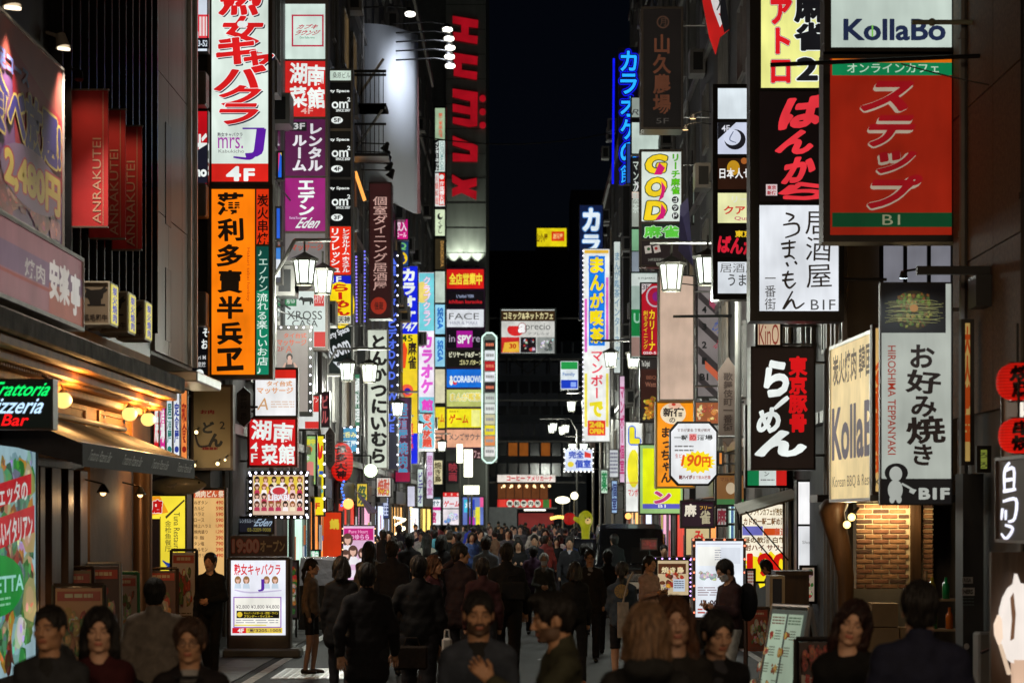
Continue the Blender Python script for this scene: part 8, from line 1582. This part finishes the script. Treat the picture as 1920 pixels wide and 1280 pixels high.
for lb, px, py, d, cc in (('dark leather briefcase carried by the black suited man', 772, 1210, 24.2, (.02, .012, .008)), ('white carrier bag with the man in the black suit', 838, 1195, 24.0, (.5, .48, .45)), ('dark shoulder bag carried beside the masked old woman', 962, 1090, 30.7, (.01, .01, .01))):
    bag = empty('hand_bag', Wp(px, py, d), lb, 'bag'); w_ = .16 if 'white' not in lb else .05; m1 = MB(); m1.box(-w_, w_, -.04, .04, -.24, 0); ob = m1.build('bag_body', cloth(cc), bag); bevel(ob, .02); m1 = MB(); m1.path([(-w_*.5, 0, 0), (-w_*.35, 0, .08), (w_*.35, 0, .08), (w_*.5, 0, 0)], .008, 5); m1.build('handle', cloth(cc), bag)
# people between 40 and 60 m
MID = [(768, 1000, 44, 'man in a dark jacket with a pale bag strap', 180, dict(top=(.02, .02, .024))), (748, 983, 70, 'man in a dark suit far left of the crowd', 180, dict(top=NV)), (815, 992, 62, 'man in a turquoise shirt deep in the crowd', 180, dict(top=(.06, .22, .28))),
 (842, 996, 52, 'broad man in a black coat seen from behind in the crowd', 180, dict(top=BKc, hair='crop', hcol=(.05, .03, .02))), (882, 982, 88, 'person in a bright blue jacket in the middle of the crowd', 180, dict(top=(.03, .05, .4))), (892, 984, 84, 'person in a magenta top beside the bright blue jacket', 180, dict(top=(.4, .02, .06), fem=True, hair='bob')),
 (918, 985, 78, 'fair haired man with glasses turning towards the camera', 20, dict(top=(.02, .02, .02), hcol=(.12, .07, .04), glasses=False, skin=(.5, .33, .25))), (800, 999, 50, 'woman in a white cardigan with black hair seen from behind', 180, dict(top=(.4, .38, .33), hair='long', fem=True)),
 (660, 990, 56, 'man with a dark jacket left of the pink poster', 170, dict(top=BKc)), (828, 1002, 43, 'woman with black bob haircut in the left crowd', 180, dict(top=(.03, .03, .035), hair='bob', fem=True)), (952, 990, 64, 'woman with long hair facing the camera left of the suited man', 0, dict(top=(.06, .05, .06), hair='long', fem=True)),
 (1040, 985, 80, 'man in a dark shirt facing the camera left of the dark car', 0, dict(top=(.05, .03, .06))), (718, 992, 58, 'man in a black suit beside the grey lamp pole', 180, dict(top=BKc)), (975, 984, 82, 'man in a grey coat walking towards the camera in the far crowd', 0, dict(top=(.07, .07, .075))), (1022, 990, 66, 'woman in a tan coat facing the camera in the right crowd', 0, dict(top=(.14, .10, .07), hair='bob', fem=True))]
MID += [(1095, 1018, 44, 'man in a navy jacket walking right of the masked woman', 170, dict(top=NV)), (1140, 1030, 38, 'short haired man in black before the minivan bumper', 190, dict(top=BKc, arms='swing')),
 (640, 1042, 27.5, 'woman with dark bob haircut and black coat left of the long coated man', 178, dict(top=BKc, hair='bob', fem=True, coat=.2)), (905, 1045, 29, 'man in a dark maroon jumper right of the padded coat', 182, dict(top=(.04, .012, .014), build=1.05)), (1000, 1022, 44, 'man in a plum shirt left of the masked woman', 180, dict(top=(.05, .02, .05))), (1245, 1020, 47, 'man in a charcoal jacket behind the woman in pink', 0, dict(top=(.03, .03, .035)))]
for px, py, d, lb, yw, k in MID: P_(lb, px, py, d, yaw=yw, **k)
# the far crowd: copies of four figures in different clothes and sizes
arch = []
gr = random.Random(11)
far_lb = 'distant pedestrian seen only as a small dark figure in the packed far crowd'; far_gp = 'pedestrians far down the street'
for i, (hr, fm_, yw) in enumerate((('short', False, 180), ('bob', True, 180), ('short', False, 0), ('long', True, 0), ('crop', False, 180))):
    arch.append(person(far_lb, 900+i*20, 980, 95+i*3, yaw=yw, h=1.66+.03*i-(.08 if fm_ else 0), hair=hr, fem=fm_, group=far_gp, arms='swing'))
    arch[-1]['label'] = 'distant pedestrian in black %s, at the centre of the far crowd' % ['with short hair', 'with a bob', 'facing the camera', 'with long hair', 'with cropped hair'][i]
tops = [BKc, NV, (.03, .03, .03), (.1, .1, .11), (.4, .37, .32), (.2, .04, .04), (.05, .09, .26), (.24, .17, .11), (.02, .02, .03), (.6, .6, .6)]
placed = [(o.location.x, o.location.y) for o in COL.objects if o.name.startswith('person')]
n = 0; tries = 0
while n < 104 and tries < 4000:
    tries += 1; y = gr.uniform(56, 138); x = gr.uniform(-4.4, 3.3 if y > 75 else 1.2)
    if any((x-a)**2+((y-b)*.6)**2 < .55**2 for a, b in placed): continue
    placed.append((x, y)); src = gr.choice(arch); nw = copy_tree(src); nw.location = (x, y, 0); sc = gr.uniform(.95, 1.07); nw.scale = (sc, sc, sc); nw.rotation_euler.z += R(gr.uniform(-25, 25)); tc_ = gr.choice(tops); t = cloth(tc_)
    nm_ = {0: 'black', 1: 'navy', 2: 'charcoal', 3: 'grey', 4: 'beige', 5: 'dark red', 6: 'blue', 7: 'tan', 8: 'navy', 9: 'white'}[tops.index(tc_)]
    nw['label'] = 'distant pedestrian in %s %s, %s side of the crowd%s' % (nm_, 'facing the camera' if src in arch[2:4] else 'seen from behind', 'far left' if x < -3 else 'left' if x < -1.4 else 'middle' if x < .4 else 'right' if x < 2 else 'far right',  ' far away' if y > 112 else ' farther back' if y > 95 else ' midway' if y > 76 else '')
    for ch in nw.children:
        if ch.name.startswith('top') or ch.name.startswith('jacket'): ch.material_slots[0].link = 'OBJECT'; ch.material_slots[0].material = t
    n += 1
print('SCENE objects', len(COL.objects), 'script ok')
